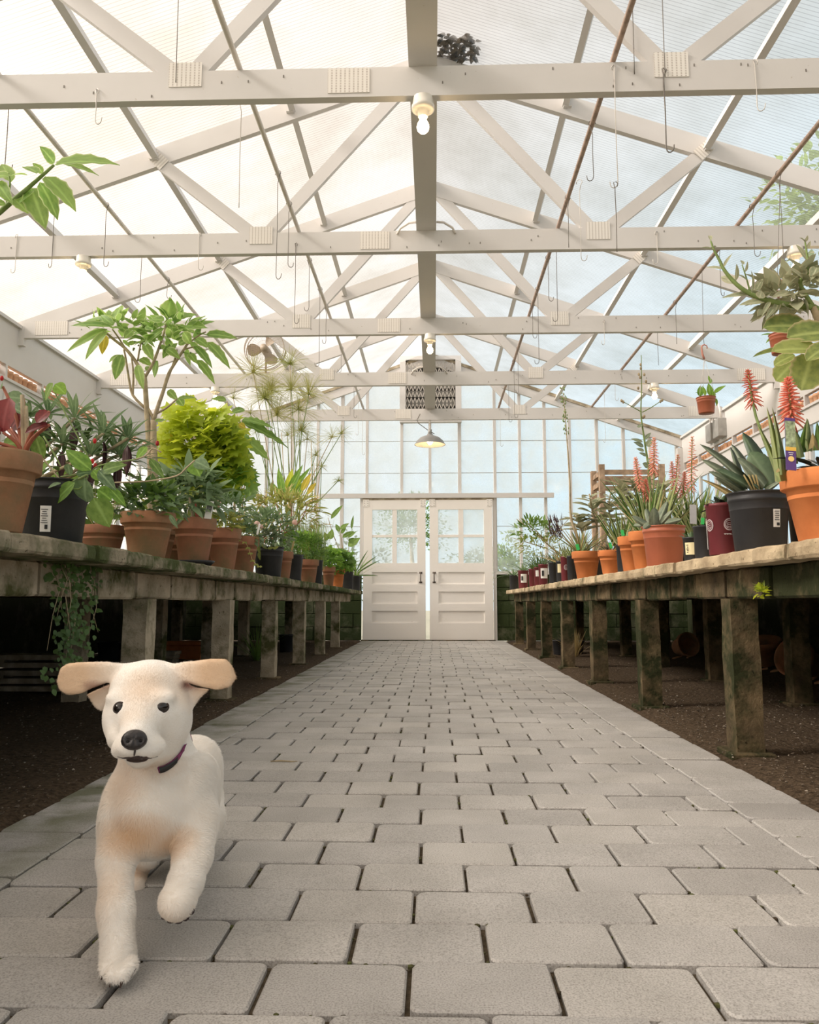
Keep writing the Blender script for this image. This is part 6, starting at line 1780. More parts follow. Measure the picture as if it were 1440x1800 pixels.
# --- trunk
ell((284, 1418, 1.43), 84, 80, .115, .02)
ell((304, 1392, 1.56), 78, 80, .16, .02)
ell((322, 1415, 1.74), 66, 68, .13, .02)
ell((264, 1462, 1.40), 50, 36, .08, .02)
cap((282, 1385, 1.42), 76, (272, 1290, 1.41), 56, .02)
cap((330, 1370, 1.50), 48, (342, 1340, 1.62), 46, .02)
ell((350, 1398, 1.44), 30, 72, .08, .02)
ell((217, 1422, 1.41), 25, 66, .08, .02)
# --- left fore leg, straight and reaching for the ground
cap((218, 1440, 1.38), 36, (204, 1510, 1.325), 30, .018)
cap((204, 1510, 1.325), 29, (204, 1600, 1.275), 28, .014)
cap((204, 1600, 1.275), 28, (207, 1664, 1.250), 28, .014)
ell((208, 1686, 1.245), 28, 26, .036, .010)
for (px, py, r, y) in ((189, 1700, 11, 1.222), (201, 1711, 12, 1.210), (217, 1711, 12, 1.210), (230, 1698, 11, 1.222)): ell((px, py, y), r, r * 1.15, .019, .005)
# --- right fore leg, lifted, paw folded under
cap((346, 1438, 1.40), 37, (339, 1505, 1.35), 31, .018)
cap((339, 1505, 1.35), 31, (326, 1552, 1.31), 28, .014)
cap((326, 1552, 1.31), 28, (313, 1580, 1.275), 29, .012)
ell((311, 1586, 1.268), 29, 26, .033, .010)
cap((311, 1590, 1.275), 24, (312, 1594, 1.33), 22, .010)
# --- hind legs
cap((285, 1440, 1.72), 44, (258, 1500, 1.66), 26, .015)
cap((258, 1500, 1.66), 22, (244, 1530, 1.70), 15, .012)
cap((244, 1530, 1.70), 14, (241, 1552, 1.655), 14, .010)
cap((241, 1552, 1.655), 15, (239, 1560, 1.62), 15, .010)
cap((352, 1440, 1.72), 44, (340, 1500, 1.66), 26, .015)
cap((340, 1500, 1.66), 22, (330, 1530, 1.70), 15, .012)
cap((330, 1530, 1.70), 14, (322, 1552, 1.655), 14, .010)
cap((322, 1552, 1.655), 15, (318, 1560, 1.62), 15, .010)
# --- tail
cap((320, 1370, 1.84), 20, (250, 1395, 1.92), 16, .012)
cap((250, 1395, 1.92), 15, (178, 1410, 1.86), 9, .010)
# --- head
ell((263, 1212, 1.378), 64, 51, .078, .016)
ell((260, 1248, 1.352), 71, 46, .075, .016)
ell((298, 1272, 1.366), 36, 40, .055, .016)
ell((220, 1270, 1.346), 30, 36, .055, .016)
cap((251, 1256, 1.31), 40, (239, 1298, 1.250), 27, .018)
ell((237, 1309, 1.252), 33, 21, .038, .012)
ell((219, 1316, 1.262), 18, 16, .032, .010)
ell((264, 1313, 1.268), 25, 18, .034, .012)
ell((212, 1294, 1.305), 19, 24, .035, .014)
cap((246, 1322, 1.30), 28, (241, 1332, 1.262), 15, .012)
ell((268, 1312, 1.36), 42, 30, .055, .018)
for (px, py) in ((208, 1227), (287, 1226)): ell((px, py, 1.310), 20, 10, .018, .014)
# --- ears, flying out sideways; a folded inner flap under each
ear([CE(*p) for p in ((620, 120), (440, 97), (330, 93), (150, 102), (85, 140), (55, 240), (80, 308), (150, 345), (250, 330), (340, 285), (430, 250), (560, 240))], 1.372, .0065, .012)
ear([CE(*p) for p in ((880, 120), (1000, 97), (1200, 70), (1310, 72), (1352, 120), (1383, 215), (1340, 285), (1250, 305), (1170, 288), (1080, 268), (960, 225), (860, 230))], 1.378, .0065, .012)
ear([CE(*p) for p in ((450, 260), (350, 300), (262, 340), (300, 390), (335, 445), (380, 470), (450, 380))], 1.388, .006, .0)
ear([CE(*p) for p in ((930, 250), (1060, 285), (1185, 300), (1130, 350), (1095, 385), (1070, 430), (1020, 440), (960, 360))], 1.392, .006, .0)

def poly_sdf(P, X, Z):
    d = np.full(X.shape, 1e9); inside = np.zeros(X.shape, bool)
    n = len(P)
    for i in range(n):
        a, b = P[i], P[(i + 1) % n]
        ex, ez = b - a; wx, wz = X - a[0], Z - a[1]
        t = np.clip((wx * ex + wz * ez) / (ex * ex + ez * ez), 0, 1)
        d = np.minimum(d, (wx - t * ex) ** 2 + (wz - t * ez) ** 2)
        c = ((a[1] > Z) != (b[1] > Z)) & (X < ex * (Z - a[1]) / (ez + 1e-12) + a[0])
        inside ^= c
    d = np.sqrt(d); return np.where(inside, -d, d)
def dog_sdf(X, Y, Z):
    D = np.full(X.shape, 1.0)
    for g in DG:
        if g[0] == 'cap':
            _, a, ra, b, rb, k = g
            ba = b - a; L2 = ba @ ba
            t = np.clip(((X - a[0]) * ba[0] + (Y - a[1]) * ba[1] + (Z - a[2]) * ba[2]) / L2, 0, 1)
            d = np.sqrt((X - a[0] - t * ba[0]) ** 2 + (Y - a[1] - t * ba[1]) ** 2 + (Z - a[2] - t * ba[2]) ** 2) - (ra + (rb - ra) * t)
        elif g[0] == 'ell':
            _, c, r, rot, k = g
            q = np.sqrt(((X - c[0]) / r[0]) ** 2 + ((Y - c[1]) / r[1]) ** 2 + ((Z - c[2]) / r[2]) ** 2)
            q2 = np.sqrt(((X - c[0]) / r[0] ** 2) ** 2 + ((Y - c[1]) / r[1] ** 2) ** 2 + ((Z - c[2]) / r[2] ** 2) ** 2)
            d = q * (q - 1) / (q2 + 1e-9)
        else:
            _, P, y, th, bulge, k = g
            d2 = poly_sdf(P, X, Z)
            cx = P[:, 0].mean(); w = (P[:, 0].max() - P[:, 0].min()) / 2
            yy = y - bulge * (1 - ((X - cx) / w) ** 2) 
            dy = np.abs(Y - yy) - th + .004
            d = np.sqrt(np.maximum(d2 + .006, 0) ** 2 + np.maximum(dy, 0) ** 2) + np.minimum(np.maximum(d2 + .006, dy), 0) - .0055
        h = np.clip(.5 + .5 * (D - d) / k, 0, 1)
        D = D + (d - D) * h - k * h * (1 - h)
    return D
def surface_nets(F, o, s):
    nx, ny, nz = F.shape
    S = F < 0
    c = [(i, j, k) for i in (0, 1) for j in (0, 1) for k in (0, 1)]
    sl = lambda i, j, k: (slice(i, nx - 1 + i), slice(j, ny - 1 + j), slice(k, nz - 1 + k))
    cnt = sum(S[sl(*q)].astype(np.int8) for q in c)
    act = (cnt > 0) & (cnt < 8)
    idx = np.full(act.shape, -1, np.int64); ii = np.argwhere(act); idx[act] = np.arange(len(ii))
    acc = np.zeros((len(ii), 3)); num = np.zeros(len(ii))
    for a in range(8):
        for b in range(a + 1, 8):
            qa, qb = np.array(c[a]), np.array(c[b])
            if np.abs(qa - qb).sum() != 1: continue
            fa = F[ii[:, 0] + qa[0], ii[:, 1] + qa[1], ii[:, 2] + qa[2]]; fb = F[ii[:, 0] + qb[0], ii[:, 1] + qb[1], ii[:, 2] + qb[2]]
            m = (fa < 0) != (fb < 0)
            t = np.where(m, fa / (fa - fb + 1e-12), 0)
            acc += np.where(m[:, None], qa + (qb - qa) * t[:, None], 0); num += m
    V = o + s * (ii + acc / num[:, None])
    Q = []
    for ax in range(3):
        u, v = [(1, 2), (2, 0), (0, 1)][ax]
        A = [slice(0, n) for n in F.shape]; B = list(A)
        A[ax] = slice(0, F.shape[ax] - 1); B[ax] = slice(1, F.shape[ax])
        e = S[tuple(A)] != S[tuple(B)]
        p = np.argwhere(e)
        p = p[(p[:, u] > 0) & (p[:, v] > 0) & (p[:, u] < F.shape[u] - 1) & (p[:, v] < F.shape[v] - 1)]
        q = []
        for (du, dv) in ((-1, -1), (0, -1), (0, 0), (-1, 0)):
            r = p.copy(); r[:, u] += du; r[:, v] += dv; q.append(idx[r[:, 0], r[:, 1], r[:, 2]])
        q = np.stack(q, 1)
        flip = ~S[p[:, 0], p[:, 1], p[:, 2]]
        q[flip] = q[flip][:, ::-1]
        Q.append(q)
    return V, np.concatenate(Q)
lo = np.array((-.70, 1.15, -.01)); hi = np.array((-.28, 2.02, .52)); st = .0040
gx = np.arange(lo[0], hi[0], st); gy = np.arange(lo[1], hi[1], st); gz = np.arange(lo[2], hi[2], st)
GX, GY, GZ = np.meshgrid(gx, gy, gz, indexing='ij')
FD = dog_sdf(GX, GY, GZ)
DV, DQ = surface_nets(FD, lo, st)
# light smoothing
for _ in range(2):
    acc = np.zeros_like(DV); cn = np.zeros(len(DV))
    for a, b in ((0, 1), (1, 2), (2, 3), (3, 0)):
        np.add.at(acc, DQ[:, a], DV[DQ[:, b]]); np.add.at(cn, DQ[:, a], 1); np.add.at(acc, DQ[:, b], DV[DQ[:, a]]); np.add.at(cn, DQ[:, b], 1)
    DV = DV * .5 + .5 * acc / cn[:, None]
def sdf1(p): return float(dog_sdf(np.array([p[0]]), np.array([p[1]]), np.array([p[2]]))[0])
def surf(px, py):
    d = ray(px, py).normalized(); t = .9
    for _ in range(120):
        p = CAMP + d * t; s = sdf1(p)
        if s < .0004: break
        t += max(s * .7, .0004)
        if t > 3: return None, None
    p = CAMP + d * t; e = .003
    n = Vector((sdf1(p + Vector((e, 0, 0))) - sdf1(p - Vector((e, 0, 0))), sdf1(p + Vector((0, e, 0))) - sdf1(p - Vector((0, e, 0))), sdf1(p + Vector((0, 0, e))) - sdf1(p - Vector((0, 0, e))))).normalized()
    return p, n
paw = at_z(207, 1725, 0)
dog = thing('puppy', 'cream labrador puppy running towards the camera with ears flying out', 'dog', (-.47, 1.30, 0))
DO = np.array((-.47, 1.30, 0))
me = bpy.data.meshes.new('body')
me.from_pydata((DV - DO).tolist(), [], DQ.tolist())
me.polygons.foreach_set('use_smooth', [True] * len(me.polygons)); me.update()
# coat colour: cream with tan ears, crown and lower chest, the chest partly painted-in shade
nv = len(DV)
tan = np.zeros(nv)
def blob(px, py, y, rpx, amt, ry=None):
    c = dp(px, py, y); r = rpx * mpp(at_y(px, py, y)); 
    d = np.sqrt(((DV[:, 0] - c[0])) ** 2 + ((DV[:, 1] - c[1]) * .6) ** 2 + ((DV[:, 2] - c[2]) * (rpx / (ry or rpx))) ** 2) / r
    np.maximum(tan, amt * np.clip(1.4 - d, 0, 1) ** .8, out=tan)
blob(135, 1190, 1.37, 62, .85); blob(385, 1180, 1.375, 62, .85); blob(258, 1210, 1.31, 34, .5); blob(247, 1262, 1.29, 24, .45)
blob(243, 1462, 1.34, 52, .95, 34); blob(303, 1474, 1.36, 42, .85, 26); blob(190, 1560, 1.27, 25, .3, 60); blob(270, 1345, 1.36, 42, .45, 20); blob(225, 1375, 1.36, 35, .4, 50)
blob(178, 1410, 1.86, 60, .9); blob(240, 1540, 1.68, 40, .7); blob(311, 1595, 1.28, 30, .35)
pink = np.zeros(nv)
for (px, py, y) in ((171, 1203, 1.375), (335, 1204, 1.38)):
    c = dp(px, py, y); d = np.sqrt((((DV - c) / np.array((.020, .03, .010))) ** 2).sum(1)); pink = np.maximum(pink, np.clip(1.3 - d, 0, 1))
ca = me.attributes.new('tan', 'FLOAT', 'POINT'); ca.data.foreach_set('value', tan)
cb_ = me.attributes.new('pink', 'FLOAT', 'POINT'); cb_.data.foreach_set('value', pink)
def fur_mat(name, spec):
    n = N(name)
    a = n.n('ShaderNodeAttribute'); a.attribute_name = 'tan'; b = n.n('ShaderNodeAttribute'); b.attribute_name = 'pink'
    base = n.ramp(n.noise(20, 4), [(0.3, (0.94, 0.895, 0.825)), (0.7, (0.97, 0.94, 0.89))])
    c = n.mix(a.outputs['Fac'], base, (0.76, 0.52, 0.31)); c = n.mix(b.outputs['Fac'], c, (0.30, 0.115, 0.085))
    return n.pbr(c, .8, None, spec)
M['fur'] = fur_mat('cream_coat', .1); M['furh'] = fur_mat('cream_hair', .15)
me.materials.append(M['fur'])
body = link('body', me, dog)
# short hair over the coat: fine tapered blades combed down and back
me.calc_loop_triangles()
q0, q1, q2, q3 = (DV[DQ[:, i]] for i in range(4))
fn = np.cross(q2 - q0, q3 - q1); ar = np.linalg.norm(fn, axis=1); fn /= ar[:, None] + 1e-12
if ((q0 - DV.mean(0)) * fn).sum(1).mean() < 0: fn = -fn
rng = np.random.default_rng(4)
cent = (q0 + q1 + q2 + q3) / 4
vis_w = ar * np.where(cent[:, 1] < 1.62, 1, .35) * np.where(cent[:, 2] > .5 * 0, 1, 1)
NH = 230000
fi = rng.choice(len(DQ), NH, p=vis_w / vis_w.sum())
u, v = rng.random((2, NH, 1))
hp = (q0[fi] * (1 - u) + q1[fi] * u) * (1 - v) + (q3[fi] * (1 - u) + q2[fi] * u) * v
hn = fn[fi]
grain = np.tile(np.array((0.0, .55, -.85)), (NH, 1))
hc = np.array(at_y(240, 1300, 1.24))
hd = hp - hc; onhead = (hp[:, 2] > at_y(265, 1345, 1.3).z) & (hp[:, 1] < 1.46)
grain[onhead] = hd[onhead] / (np.linalg.norm(hd[onhead], axis=1)[:, None] + 1e-9)
earL = np.array(at_y(172, 1195, 1.37)); 
isel = onhead & (hp[:, 0] < earL[0]); isr = onhead & (hp[:, 0] > at_y(338, 1195, 1.37).x)
grain[isel] = (-.9, 0, -.25); grain[isr] = (.9, 0, -.25)
grain += rng.normal(0, .28, (NH, 3))
grain -= hn * (grain * hn).sum(1)[:, None]; grain /= np.linalg.norm(grain, axis=1)[:, None] + 1e-9
hl = rng.uniform(.005, .0105, (NH, 1)); hl[onhead] *= .50
chest = (hp[:, 2] < at_y(265, 1350, 1.35).z) & (hp[:, 2] > at_y(265, 1480, 1.35).z); hl[chest] *= 1.35
# bald spots: nose, eyes, lip
for (px, py, r) in ((236, 1303, .0175), (209, 1244, .0115), (285, 1243, .0125), (241, 1335, .0085)):
    p_, _n = surf(px, py)
    near_ = np.linalg.norm(hp - np.array(p_), axis=1) < r; hl[near_] *= .05
side = np.cross(grain, hn); wd_ = np.where(onhead, .00020, .00026)[:, None]
d1 = hn * .30 + grain * .95; d2 = hn * .10 + grain * 1.0
p1 = hp + d1 * hl * .55; p2 = p1 + d2 * hl * .5
HV = np.stack((hp - side * wd_ - hn * .0005, hp + side * wd_ - hn * .0005, p1 + side * wd_ * .7, p1 - side * wd_ * .7, p2), 1).reshape(-1, 3) - DO
b5 = np.arange(NH)[:, None] * 5
quads = (b5 + np.array((0, 1, 2, 3))); tris = (b5 + np.array((3, 2, 4)))
hm = bpy.data.meshes.new('coat_hair')
hm.vertices.add(len(HV)); hm.vertices.foreach_set('co', HV.ravel())
loops = np.concatenate((quads.ravel(), tris.ravel())); hm.loops.add(len(loops)); hm.loops.foreach_set('vertex_index', loops.astype(np.int32))
hm.polygons.add(2 * NH)
hm.polygons.foreach_set('loop_start', np.concatenate((np.arange(NH) * 4, NH * 4 + np.arange(NH) * 3)).astype(np.int32))
hm.polygons.foreach_set('use_smooth', np.ones(2 * NH, bool))
hm.update(calc_edges=True); hm.validate()
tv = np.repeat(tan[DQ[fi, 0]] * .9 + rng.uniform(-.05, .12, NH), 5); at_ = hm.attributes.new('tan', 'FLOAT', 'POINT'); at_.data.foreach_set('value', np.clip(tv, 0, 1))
pv = np.repeat(pink[DQ[fi, 0]], 5); at_ = hm.attributes.new('pink', 'FLOAT', 'POINT'); at_.data.foreach_set('value', pv)
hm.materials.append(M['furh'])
link('coat_hair', hm, body, 'stuff')

# ---- face details as parts
M['nose'] = simple('wet_nose', (0.022, 0.018, 0.018), .28, .5, .2, 60, .35, 240)
M['lip'] = simple('dark_lip', (0.045, 0.026, 0.022), .5)
M['eye'] = simple('dark_eye', (0.012, 0.009, 0.008), .05, .6, .1)
M['eyerim'] = simple('eye_rim', (0.05, 0.033, 0.026), .6)
dl = Vector(dog.location)
def frame_at(p, n, upv=Vector((0, 0, 1))):
    z = n; x = upv.cross(z).normalized(); y = z.cross(x)
    return Matrix(((x.x, y.x, z.x, p.x), (x.y, y.y, z.y, p.y), (x.z, y.z, z.z, p.z), (0, 0, 0, 1)))
for (px, py, rx, ry) in ((209, 1244, .0096, .0086), (285, 1243, .0106, .0086)):
    p, n = surf(px, py)
    view = (CAMP - p).normalized(); nn = (n * .6 + view * .55).normalized()
    F_ = frame_at(p - dl, nn)
    K = 20
    ey = MB().sphere((0, 0, -.0030), (rx, ry, .0072), 18, 12).build('eye', M['eye'], dog, True); ey.matrix_local = F_
    MB().tube([(rx * 1.05 * math.cos(a), ry * (1.0 if math.sin(a) > 0 else .92) * math.sin(a), -.0012 - .0022 * abs(math.cos(a)) ** 3) for a in [2 * math.pi * i / K for i in range(K + 1)]], .0017, 6, False).build('eyelid_rim', M['eyerim'], ey, True)
p, n = surf(236, 1302)
view = (CAMP - p).normalized()
F_ = frame_at(p - dl + view * .002, (view * .9 + Vector((0, 0, .25))).normalized())
nb = MB(); w, hh = .0176, .0185
# nose leather: broad top, waist, two nostril wings
vs = []; fs = []; NU, NV_ = 22, 9
for j in range(NV_ + 1):
    b = math.pi / 2 * j / NV_
    for i in range(NU):
        a = 2 * math.pi * i / NU
        ca, sa = math.cos(a), math.sin(a)
        rr_ = 1.0 + .10 * math.cos(2 * a) - .10 * max(0, -sa) ** 2 * 1.2
        xx = w * rr_ * ca * (1 if sa > -.2 else 1 - .28 * (-sa - .2)); yy = hh * rr_ * sa
        zz = .012 * math.cos(b) ** .8 if j < NV_ else 0
        f_ = math.sin(b) ** .8 if j else 0.02
        x2, y2 = xx * f_, yy * f_
        for sx in (-1, 1):                                # nostril hollows
            dn = ((x2 - sx * .0088) / .0046) ** 2 + ((y2 + .0015 + abs(x2) * .1) / .0042) ** 2
            zz -= .0062 * math.exp(-dn)
        zz -= .0022 * math.exp(-(x2 / .0014) ** 2) * (1 if y2 < .004 else .2)
        vs.append((x2, y2, zz))
for j in range(NV_):
    for i in range(NU): fs.append((j * NU + i, j * NU + (i + 1) % NU, (j + 1) * NU + (i + 1) % NU, (j + 1) * NU + i))
fs = [f[::-1] for f in fs]
nose = nb.add(vs, fs).build('nose', M['nose'], dog, True); nose.matrix_local = F_
for sx in (-1, 1): MB().sphere((sx * .0088, -.0022, .0052), (.0036, .0028, .0028), 8, 6).build('nostril', simple('nostril_dark', (0.004, 0.003, 0.003), .7), nose, True)
# mouth: parted dark lips under the nose, with a thin line running back
def lipline(pts, r):
    P3 = []
    for (x, y) in pts:
        q, nq = surf(x, y)
        if q is not None: P3.append(q - dl - nq * .0006 + (CAMP - q).normalized() * .0012)
    return P3
P3 = lipline([(206, 1331), (216, 1333), (226, 1332), (241, 1331), (256, 1332), (266, 1333), (278, 1330)], .002)
mouth = MB().tube(P3, [.0004, .0012, .0022, .0030, .0022, .0012, .0004], 6).build('mouth', M['lip'], dog, True)
p, n = surf(241, 1336)
o_ = MB().sphere((0, 0, 0), (.0165, .0058, .0050), 14, 8).build('lower_lip', M['lip'], mouth, True); o_.matrix_local = frame_at(p - dl - n * .0012, n)
p, n = surf(237, 1322)
o_ = MB().sphere((0, 0, 0), (.0016, .0085, .0014), 12, 6).build('lip_cleft', simple('muzzle_grey', (0.07, 0.055, 0.05), .7), mouth, True); o_.matrix_local = frame_at(p - dl, n)
# claws and pads
M['claw'] = simple('dark_claw', (0.05, 0.028, 0.02), .35, .5)
for (px, py, y) in ((181, 1714, 1.214), (196, 1727, 1.198), (214, 1728, 1.198), (233, 1711, 1.214)):
    c = at_y(px, py, y); 
    pts = [c + Vector((0, .006, .004)), c + Vector((0, -.002, .001)), c + Vector((0, -.006, -.004))]
    pts = [Vector((q.x, q.y, max(q.z, .0025))) - dl for q in pts]
    MB().tube(pts, [.0036, .0028, .0010], 6).build('claw', M['claw'], dog, True)
for (px, py, rx) in ((290, 1611, 7), (301, 1617, 8), (314, 1618, 8), (326, 1613, 7), (337, 1602, 5)):
    c = at_y(px, py, 1.272) - dl
    MB().sphere(c, (rx * .0009, .007, .0048), 8, 6).build('paw_pad', simple('dark_pad', (0.035, 0.018, 0.02), .6), dog, True)
# collar: webbing ring sunk in the ruff, only its right front shows
vis_c = [(280, 1352), (287, 1350), (294, 1346), (301, 1341), (308, 1334), (314, 1326), (319, 1316)]
ring = []
for q in vis_c:
    p, n = surf(*q); ring.append((p, n))
for (px, py, y) in ((333, 1300, 1.45), (325, 1280, 1.50), (290, 1270, 1.52), (250, 1275, 1.50), (222, 1300, 1.46), (225, 1330, 1.42), (250, 1348, 1.39)):
    p = at_y(px, py, y); ring.append((p, (p - at_y(275, 1320, 1.43)).normalized()))
col_ax = Vector((-.35, .25, .9)).normalized()
def band(idx, name, mat, wv, off, closed, par):
    vs = []; fs = []
    for i in idx:
        c, d = ring[i % len(ring)]; c = c - dl; w_ = (col_ax - d * col_ax.dot(d)).normalized()
        for (z, o) in ((-wv, off), (wv, off), (wv, off - .003), (-wv, off - .003)): vs.append(c + w_ * z + d * o)
    m_ = len(idx)
    for k in range(m_ if closed else m_ - 1):
        k2 = (k + 1) % m_
        for j in range(4): fs.append((k * 4 + j, k * 4 + (j + 1) % 4, k2 * 4 + (j + 1) % 4, k2 * 4 + j))
    return MB().add(vs, fs).build(name, mat, par, True)
collar = band(list(range(len(ring))), 'collar', simple('purple_webbing', (0.22, 0.05, 0.13), .7, .3, .3, 120), .0052, .0050, True, dog)
band([0, 1, 2, 3, 4], 'buckle', simple('black_buckle', (0.02, 0.02, 0.02), .4), .0050, .0066, False, collar)
# ================================================================== UNDER THE BENCHES, OUTSIDE, TWIG, ROOF CLUMP
# ivy hanging from the left apron
iv = thing('ivy_vine', 'small-leaved ivy and moss trailing from the left bench apron beside the puppy', 'ivy', (XL - .165, 2.62, .69))
ivl = Vector(iv.location); r_ = random.Random(61)
for k in range(9):
    x = r_.uniform(-.02, .02); y = r_.uniform(-.18, .16); L = r_.uniform(.14, .36)
    pts = [Vector((x + .01, y, -.005))] + [Vector((x + .02 + r_.uniform(-.015, .02), y + r_.uniform(-.03, .03), -L * q)) for q in (.3, .6, 1)]
    MB().tube(pts, [.0025, .002, .0016, .001], 4).build('ivy_stem', M['stem_brown'], iv, True)
mb = MB(); vs, fs, mg = leaf_geo('ovate', 4, .1, .2)
for k in range(430):
    t_ = r_.random(); y = r_.gauss(0, .10) * (1.2 - .5 * t_); z = -.40 * t_ ** 1.3
    if abs(y) > .20: continue
    b = Vector((.018 + r_.uniform(-.012, .03), y, z)); d = Vector((r_.gauss(.4, .4), r_.gauss(0, .6), r_.gauss(-.5, .5))).normalized(); s_ = r_.uniform(.012, .026)
    mb.add(vs, fs, leaf_matrix(b, b + d * s_, s_ * .8, (1, -.6, .4)))
mb.build('foliage', M['lf_dark'], iv, True, 'stuff')
# tiny weed tuft on the right apron
wd2 = at_x(1340, 1040, XR + .09)
w = thing('weed_tuft', 'tiny yellow-green weed growing from a crack in the right apron', 'weed', (XR + .095, wd2.y, wd2.z))
blades(w, M['lf_lime'], Vector(w.location), 16, .05, .012, 1.6, 62, r0=.01)
foliage(w, M['lf_lime'], Vector(w.location) + Vector((-.008, 0, -.005)), (.012, .03, .028), 34, .022, 'ovate', 63, .6)

def lying_pot(px, py, y, r, h, rot, label, mat=None, z=None):
    p = at_y(px, py, y)
    t = thing('terracotta_pot', label, 'flower pot', (p.x, y, 0))
    o = MB().lathe([(.001, 0), (r * .62, 0), (r * .64, .004), (r * .865, h * .74), (r * .985, h * .745), (r, h * .97), (r * .985, h), (r * .90, h), (r * .86, h * .72), (r * .58, .02), (.001, .02)], 26, cap0=False).build('pot', mat or M['terra_old'], t, True)
    o.rotation_euler = rot
    bpy.context.view_layer.update()
    mw = Euler(rot).to_matrix()
    zmin = min((mw @ v.co).z for v in o.data.vertices)
    o.location = (0, 0, -zmin - .006)
    return t
lying_pot(1192, 1120, 8.7, .13, .21, (R(78), 0, R(15)), 'terracotta pot lying on its side with open mouth under the right bench')
lying_pot(1222, 1110, 9.75, .11, .2, (R(30), R(35), 0), 'tilted terracotta pot behind the fallen one under the right bench')
lying_pot(1345, 1140, 7.3, .16, .22, (R(12), R(-10), 0), 'wide broken terracotta pot standing behind the posts under the right bench')
lying_pot(1428, 1160, 6.15, .15, .25, (R(70), 0, R(-60)), 'big terracotta pot on its side at the right edge under the bench')
sh = random.Random(64)
for (where, y, pxs) in (('in front of the open-mouthed fallen pot', 8.25, (1168, 1190, 1214)), ('in front of the wide broken pot', 6.7, (1322, 1343, 1362)), ('in front of the big pot at the right edge', 5.75, (1408, 1424, 1438))):
    for k, px in enumerate(pxs):
        yy = y + .12 * math.sin(k * 2.2 + y)
        p = at_y(px, 1150, yy); a = sh.uniform(0, 6.28); s_ = sh.uniform(.035, .05)
        vs = []; n_ = 5
        for lay in (0, .012):
            for i in range(n_):
                q = 2 * math.pi * i / n_ + a; rr_ = s_ * (.7 + .4 * math.sin(i * 2.3 + k)); vs.append((rr_ * math.cos(q), rr_ * math.sin(q), lay + .3 * rr_ * math.cos(q)))
        fs = [tuple(range(n_))[::-1], tuple(range(n_, 2 * n_))] + [(i, (i + 1) % n_, n_ + (i + 1) % n_, n_ + i) for i in range(n_)]
        o = MB().add(vs, fs).build('pot_shard', M['terra_old'], None)
        o.location = (p.x, yy, .010)
        tag(o, f'{("leftmost", "middle", "rightmost")[k]} of three terracotta shards {where}', 'shard', 'terracotta shards under the right bench')
# left: trough, planks, spare pots
tp = at_y(327, 1130, 8.2)
t = thing('terracotta_trough', 'long terracotta trough under the left bench seen between two posts', 'trough', (tp.x, 8.2, -.015))
vs = []
for (z, a, b) in ((0, .17, .08), (.14, .20, .10), (.15, .215, .115), (.18, .215, .115), (.18, .19, .09), (.03, .16, .07)):
    vs += [(-a, -b, z), (a, -b, z), (a, b, z), (-a, b, z)]
fs = [(3, 2, 1, 0)] + [(r * 4 + i, r * 4 + (i + 1) % 4, r * 4 + 4 + (i + 1) % 4, r * 4 + 4 + i) for r in range(5) for i in range(4)] + [(20, 21, 22, 23)]
MB().add(vs, fs).build('trough', M['terra'], t)
t = thing('plank_stack', 'stack of old grey planks at the back under the near left bench', 'planks', (-2.62, 5.2, -.01))
for k in range(5):
    o = MB().box((0, 0, .02 + k * .05), (.27 - .02 * (k % 2), .10, .016)).build('plank', M['oldwood'], t); o.rotation_euler = (0, 0, .05 * math.sin(k * 2))
    if k < 4: MB().box((.2 * (-1) ** k, 0, .045 + k * .05), (.03, .09, .009)).build('spacer', M['oldwood'], t)
t = thing('plank', 'short pale board lying on the soil at the left edge', 'plank', (at_z(20, 1188, 0).x, at_z(20, 1188, 0).y, .0))
MB().box((0, 0, .012), (.22, .05, .014)).build('board', M['oldwood'], t)
t = thing('plank_stack', 'small pile of short boards between left posts above the puppy ear', 'planks', (at_y(285, 1130, 7.2).x, 7.2, -.01))
for k in range(4): MB().box((.01 * k, 0, .018 + k * .034), (.12, .09, .014)).build('plank', M['oldwood'], t)
for (px, y, lab, r, h) in ((505, 9.4, 'black nursery pot standing under the far left bench', .10, .20), (985, 9.0, 'black nursery pot standing under the far right bench', .09, .16), (1012, 9.3, 'second black nursery pot lying low under the far right bench', .10, .14), (192, 7.6, 'dark pot beside the ivy post under the left bench', .11, .2)):
    p = at_y(px, 1130, y); tt, _ = potAt(p.x, y, r, h, lab, 'can', M['plastic_black'], 'nursery_pot', 'flower pot', -.012)
for (px, y, lab, L) in ((452, 7.9, 'green fern growing in the soil under the left bench', .42), (1012, 8.6, 'dry grassy weed in the soil under the right bench', .34)):
    p = at_y(px, 1130, y); t = thing('ground_fern', lab, 'fern', (p.x, y, -.01))
    blades(t, M['lf_mid'] if px < 700 else M['lf_straw'], Vector(t.location), 60, L, .012, .8, int(px), curve=.5)

# twig on the path
tw = at_z(498, 1337, .006)
o = MB().tube([(-.045, 0, 0), (-.01, .004, .001), (.03, -.002, 0), (.05, .003, 0)], [.002, .003, .0026, .0015], 5).build('twig', M['stem_brown'], None, True)
o.location = (tw.x, tw.y, .0035); tag(o, 'small brown twig lying on the pavers right of the puppy', 'twig')

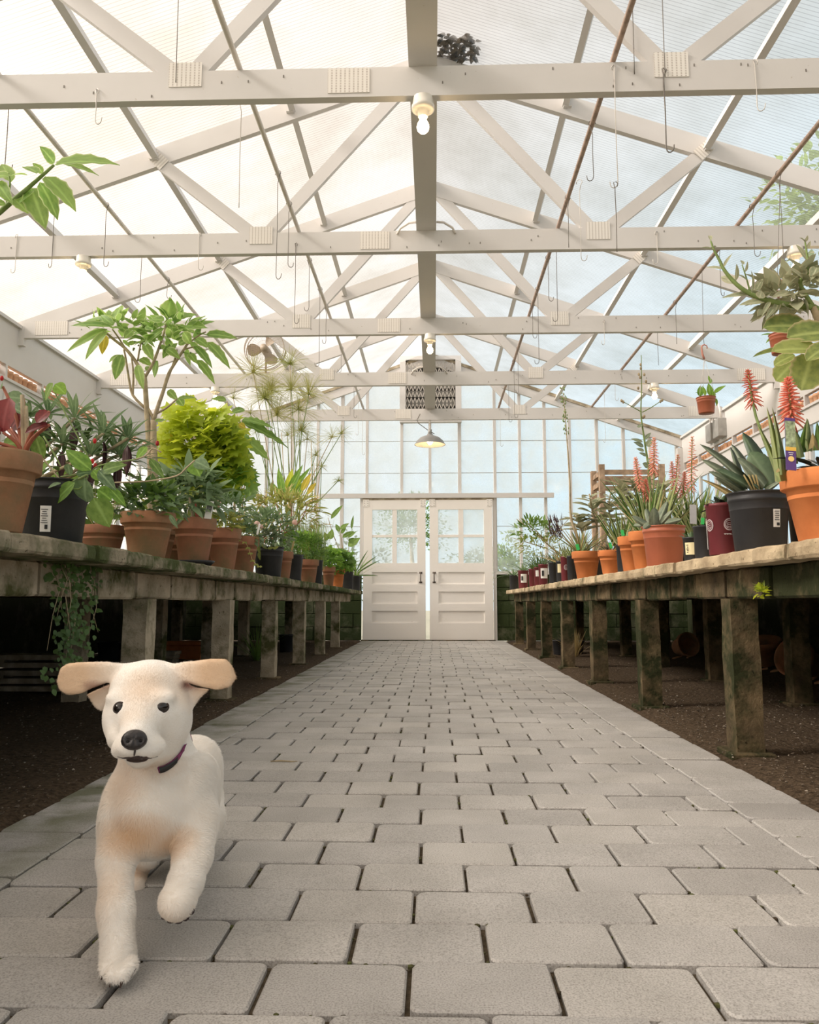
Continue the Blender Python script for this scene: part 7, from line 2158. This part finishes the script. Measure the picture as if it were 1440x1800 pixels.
# leaf clump added on the roof to stand in for a tree's silhouette
def on_roof(px, py):
    d = ray(px, py); s_ = 1 if px > 745 else -1
    # z = 4.28 + .152 - SLOPE*s*(x-RX)
    t_ = (4.28 + .158 + SLOPE * s_ * RX - CAM_H) / (d.z + SLOPE * s_ * d.x); return CAMP + d * t_
lit0 = on_roof(800, 88)
lt = thing('tree_silhouette', 'dark leaf clump on the roof sheet standing in for a tree silhouette beside the centre beam', 'leaves', lit0)
mb = MB(); r_ = random.Random(66); vs, fs, mg = leaf_geo('ovate', 4, .2, .2)
for k in range(170):
    u = abs(r_.gauss(0, .5)); p = on_roof(776 + min(60, 62 * r_.random() ** 1.2), 62 + 46 * r_.random() ** .7)
    if (p - lit0).length > 1.2: continue
    p = p + Vector((0, 0, r_.uniform(.002, .02))) - lit0; a = r_.uniform(0, 6.28); s_ = r_.uniform(.03, .07)
    mb.add(vs, fs, leaf_matrix(p, p + Vector((math.cos(a) * s_, math.sin(a) * s_, -.1 * s_)), s_ * .6, (0, 0, 1)))
mb.build('silhouette_leaves', leaf_mat('silhouette_leaf', (0.20, 0.175, 0.14), (0.10, 0.09, 0.075), 0.2), lt, False, 'stuff')

# garden outside the glass
def shrub(px, y, w_, h, label, mat, seed, leaf=.09, n=420):
    p = at_y(px, 1000, y)
    t = thing('garden_shrub', label, 'shrub', (p.x, y, -.09))
    foliage(t, mat, Vector((p.x, y, h * .55)), (w_, w_ * .8, h * .5), n, leaf, 'ovate', seed, .5, shell=.25)
    MB().tube([(0, 0, 0), (.02, 0, h * .5)], [.03, .015], 6).build('stem', M['stem_brown'], t, True)
    return t
shrub(893, 13.2, .30, 1.75, 'dark green shrub outside the glass right of the doors', M['lf_mid'], 70)
shrub(925, 13.8, .40, 1.35, 'lower rounded shrub outside behind the far right cans', M['lf_dark'], 71)
shrub(612, 13.4, .45, 1.75, 'grey-green shrub outside the glass left of the doors', M['lf_dark'], 72)
shrub(668, 13.0, .26, 1.35, 'small shrub outside seen through the left door pane', M['lf_dark'], 73)
shrub(515, 14.9, .7, 2.0, 'broad bush outside behind the reeds', M['lf_mid'], 74, .11, 500)
def gtree(x, y, z, rad, label, seed, n=900, leaf=.22, mat=None):
    t = thing('garden_tree', label, 'tree', (x, y, -.09))
    MB().tube([(0, 0, 0), (.1, 0, z * .5), (0, 0, z)], [.14, .10, .04], 8).build('trunk', M['stem_brown'], t, True)
    foliage(t, mat or M['lf_mid'], Vector((x, y, z)), rad, n, leaf, 'ovate', seed, .5, 'crown', shell=.2)
p = at_y(1420, 350, 15.0); gtree(p.x + .4, 15.0, p.z - .2, (1.5, 1.3, 1.3), 'tree crown showing through the right roof sheets', 75)
p = at_y(722, 960, 30); gtree(p.x, 30, 3.2, (1.6, 1.4, 1.6), 'pale distant tree seen through the door panes', 76, 2600, .13)
p = at_y(850, 985, 26); gtree(p.x + .5, 26, 1.6, (2.2, 1.4, .8), 'low hedge-like tree beyond the right door', 77, 2600, .12, M['lf_dark'])
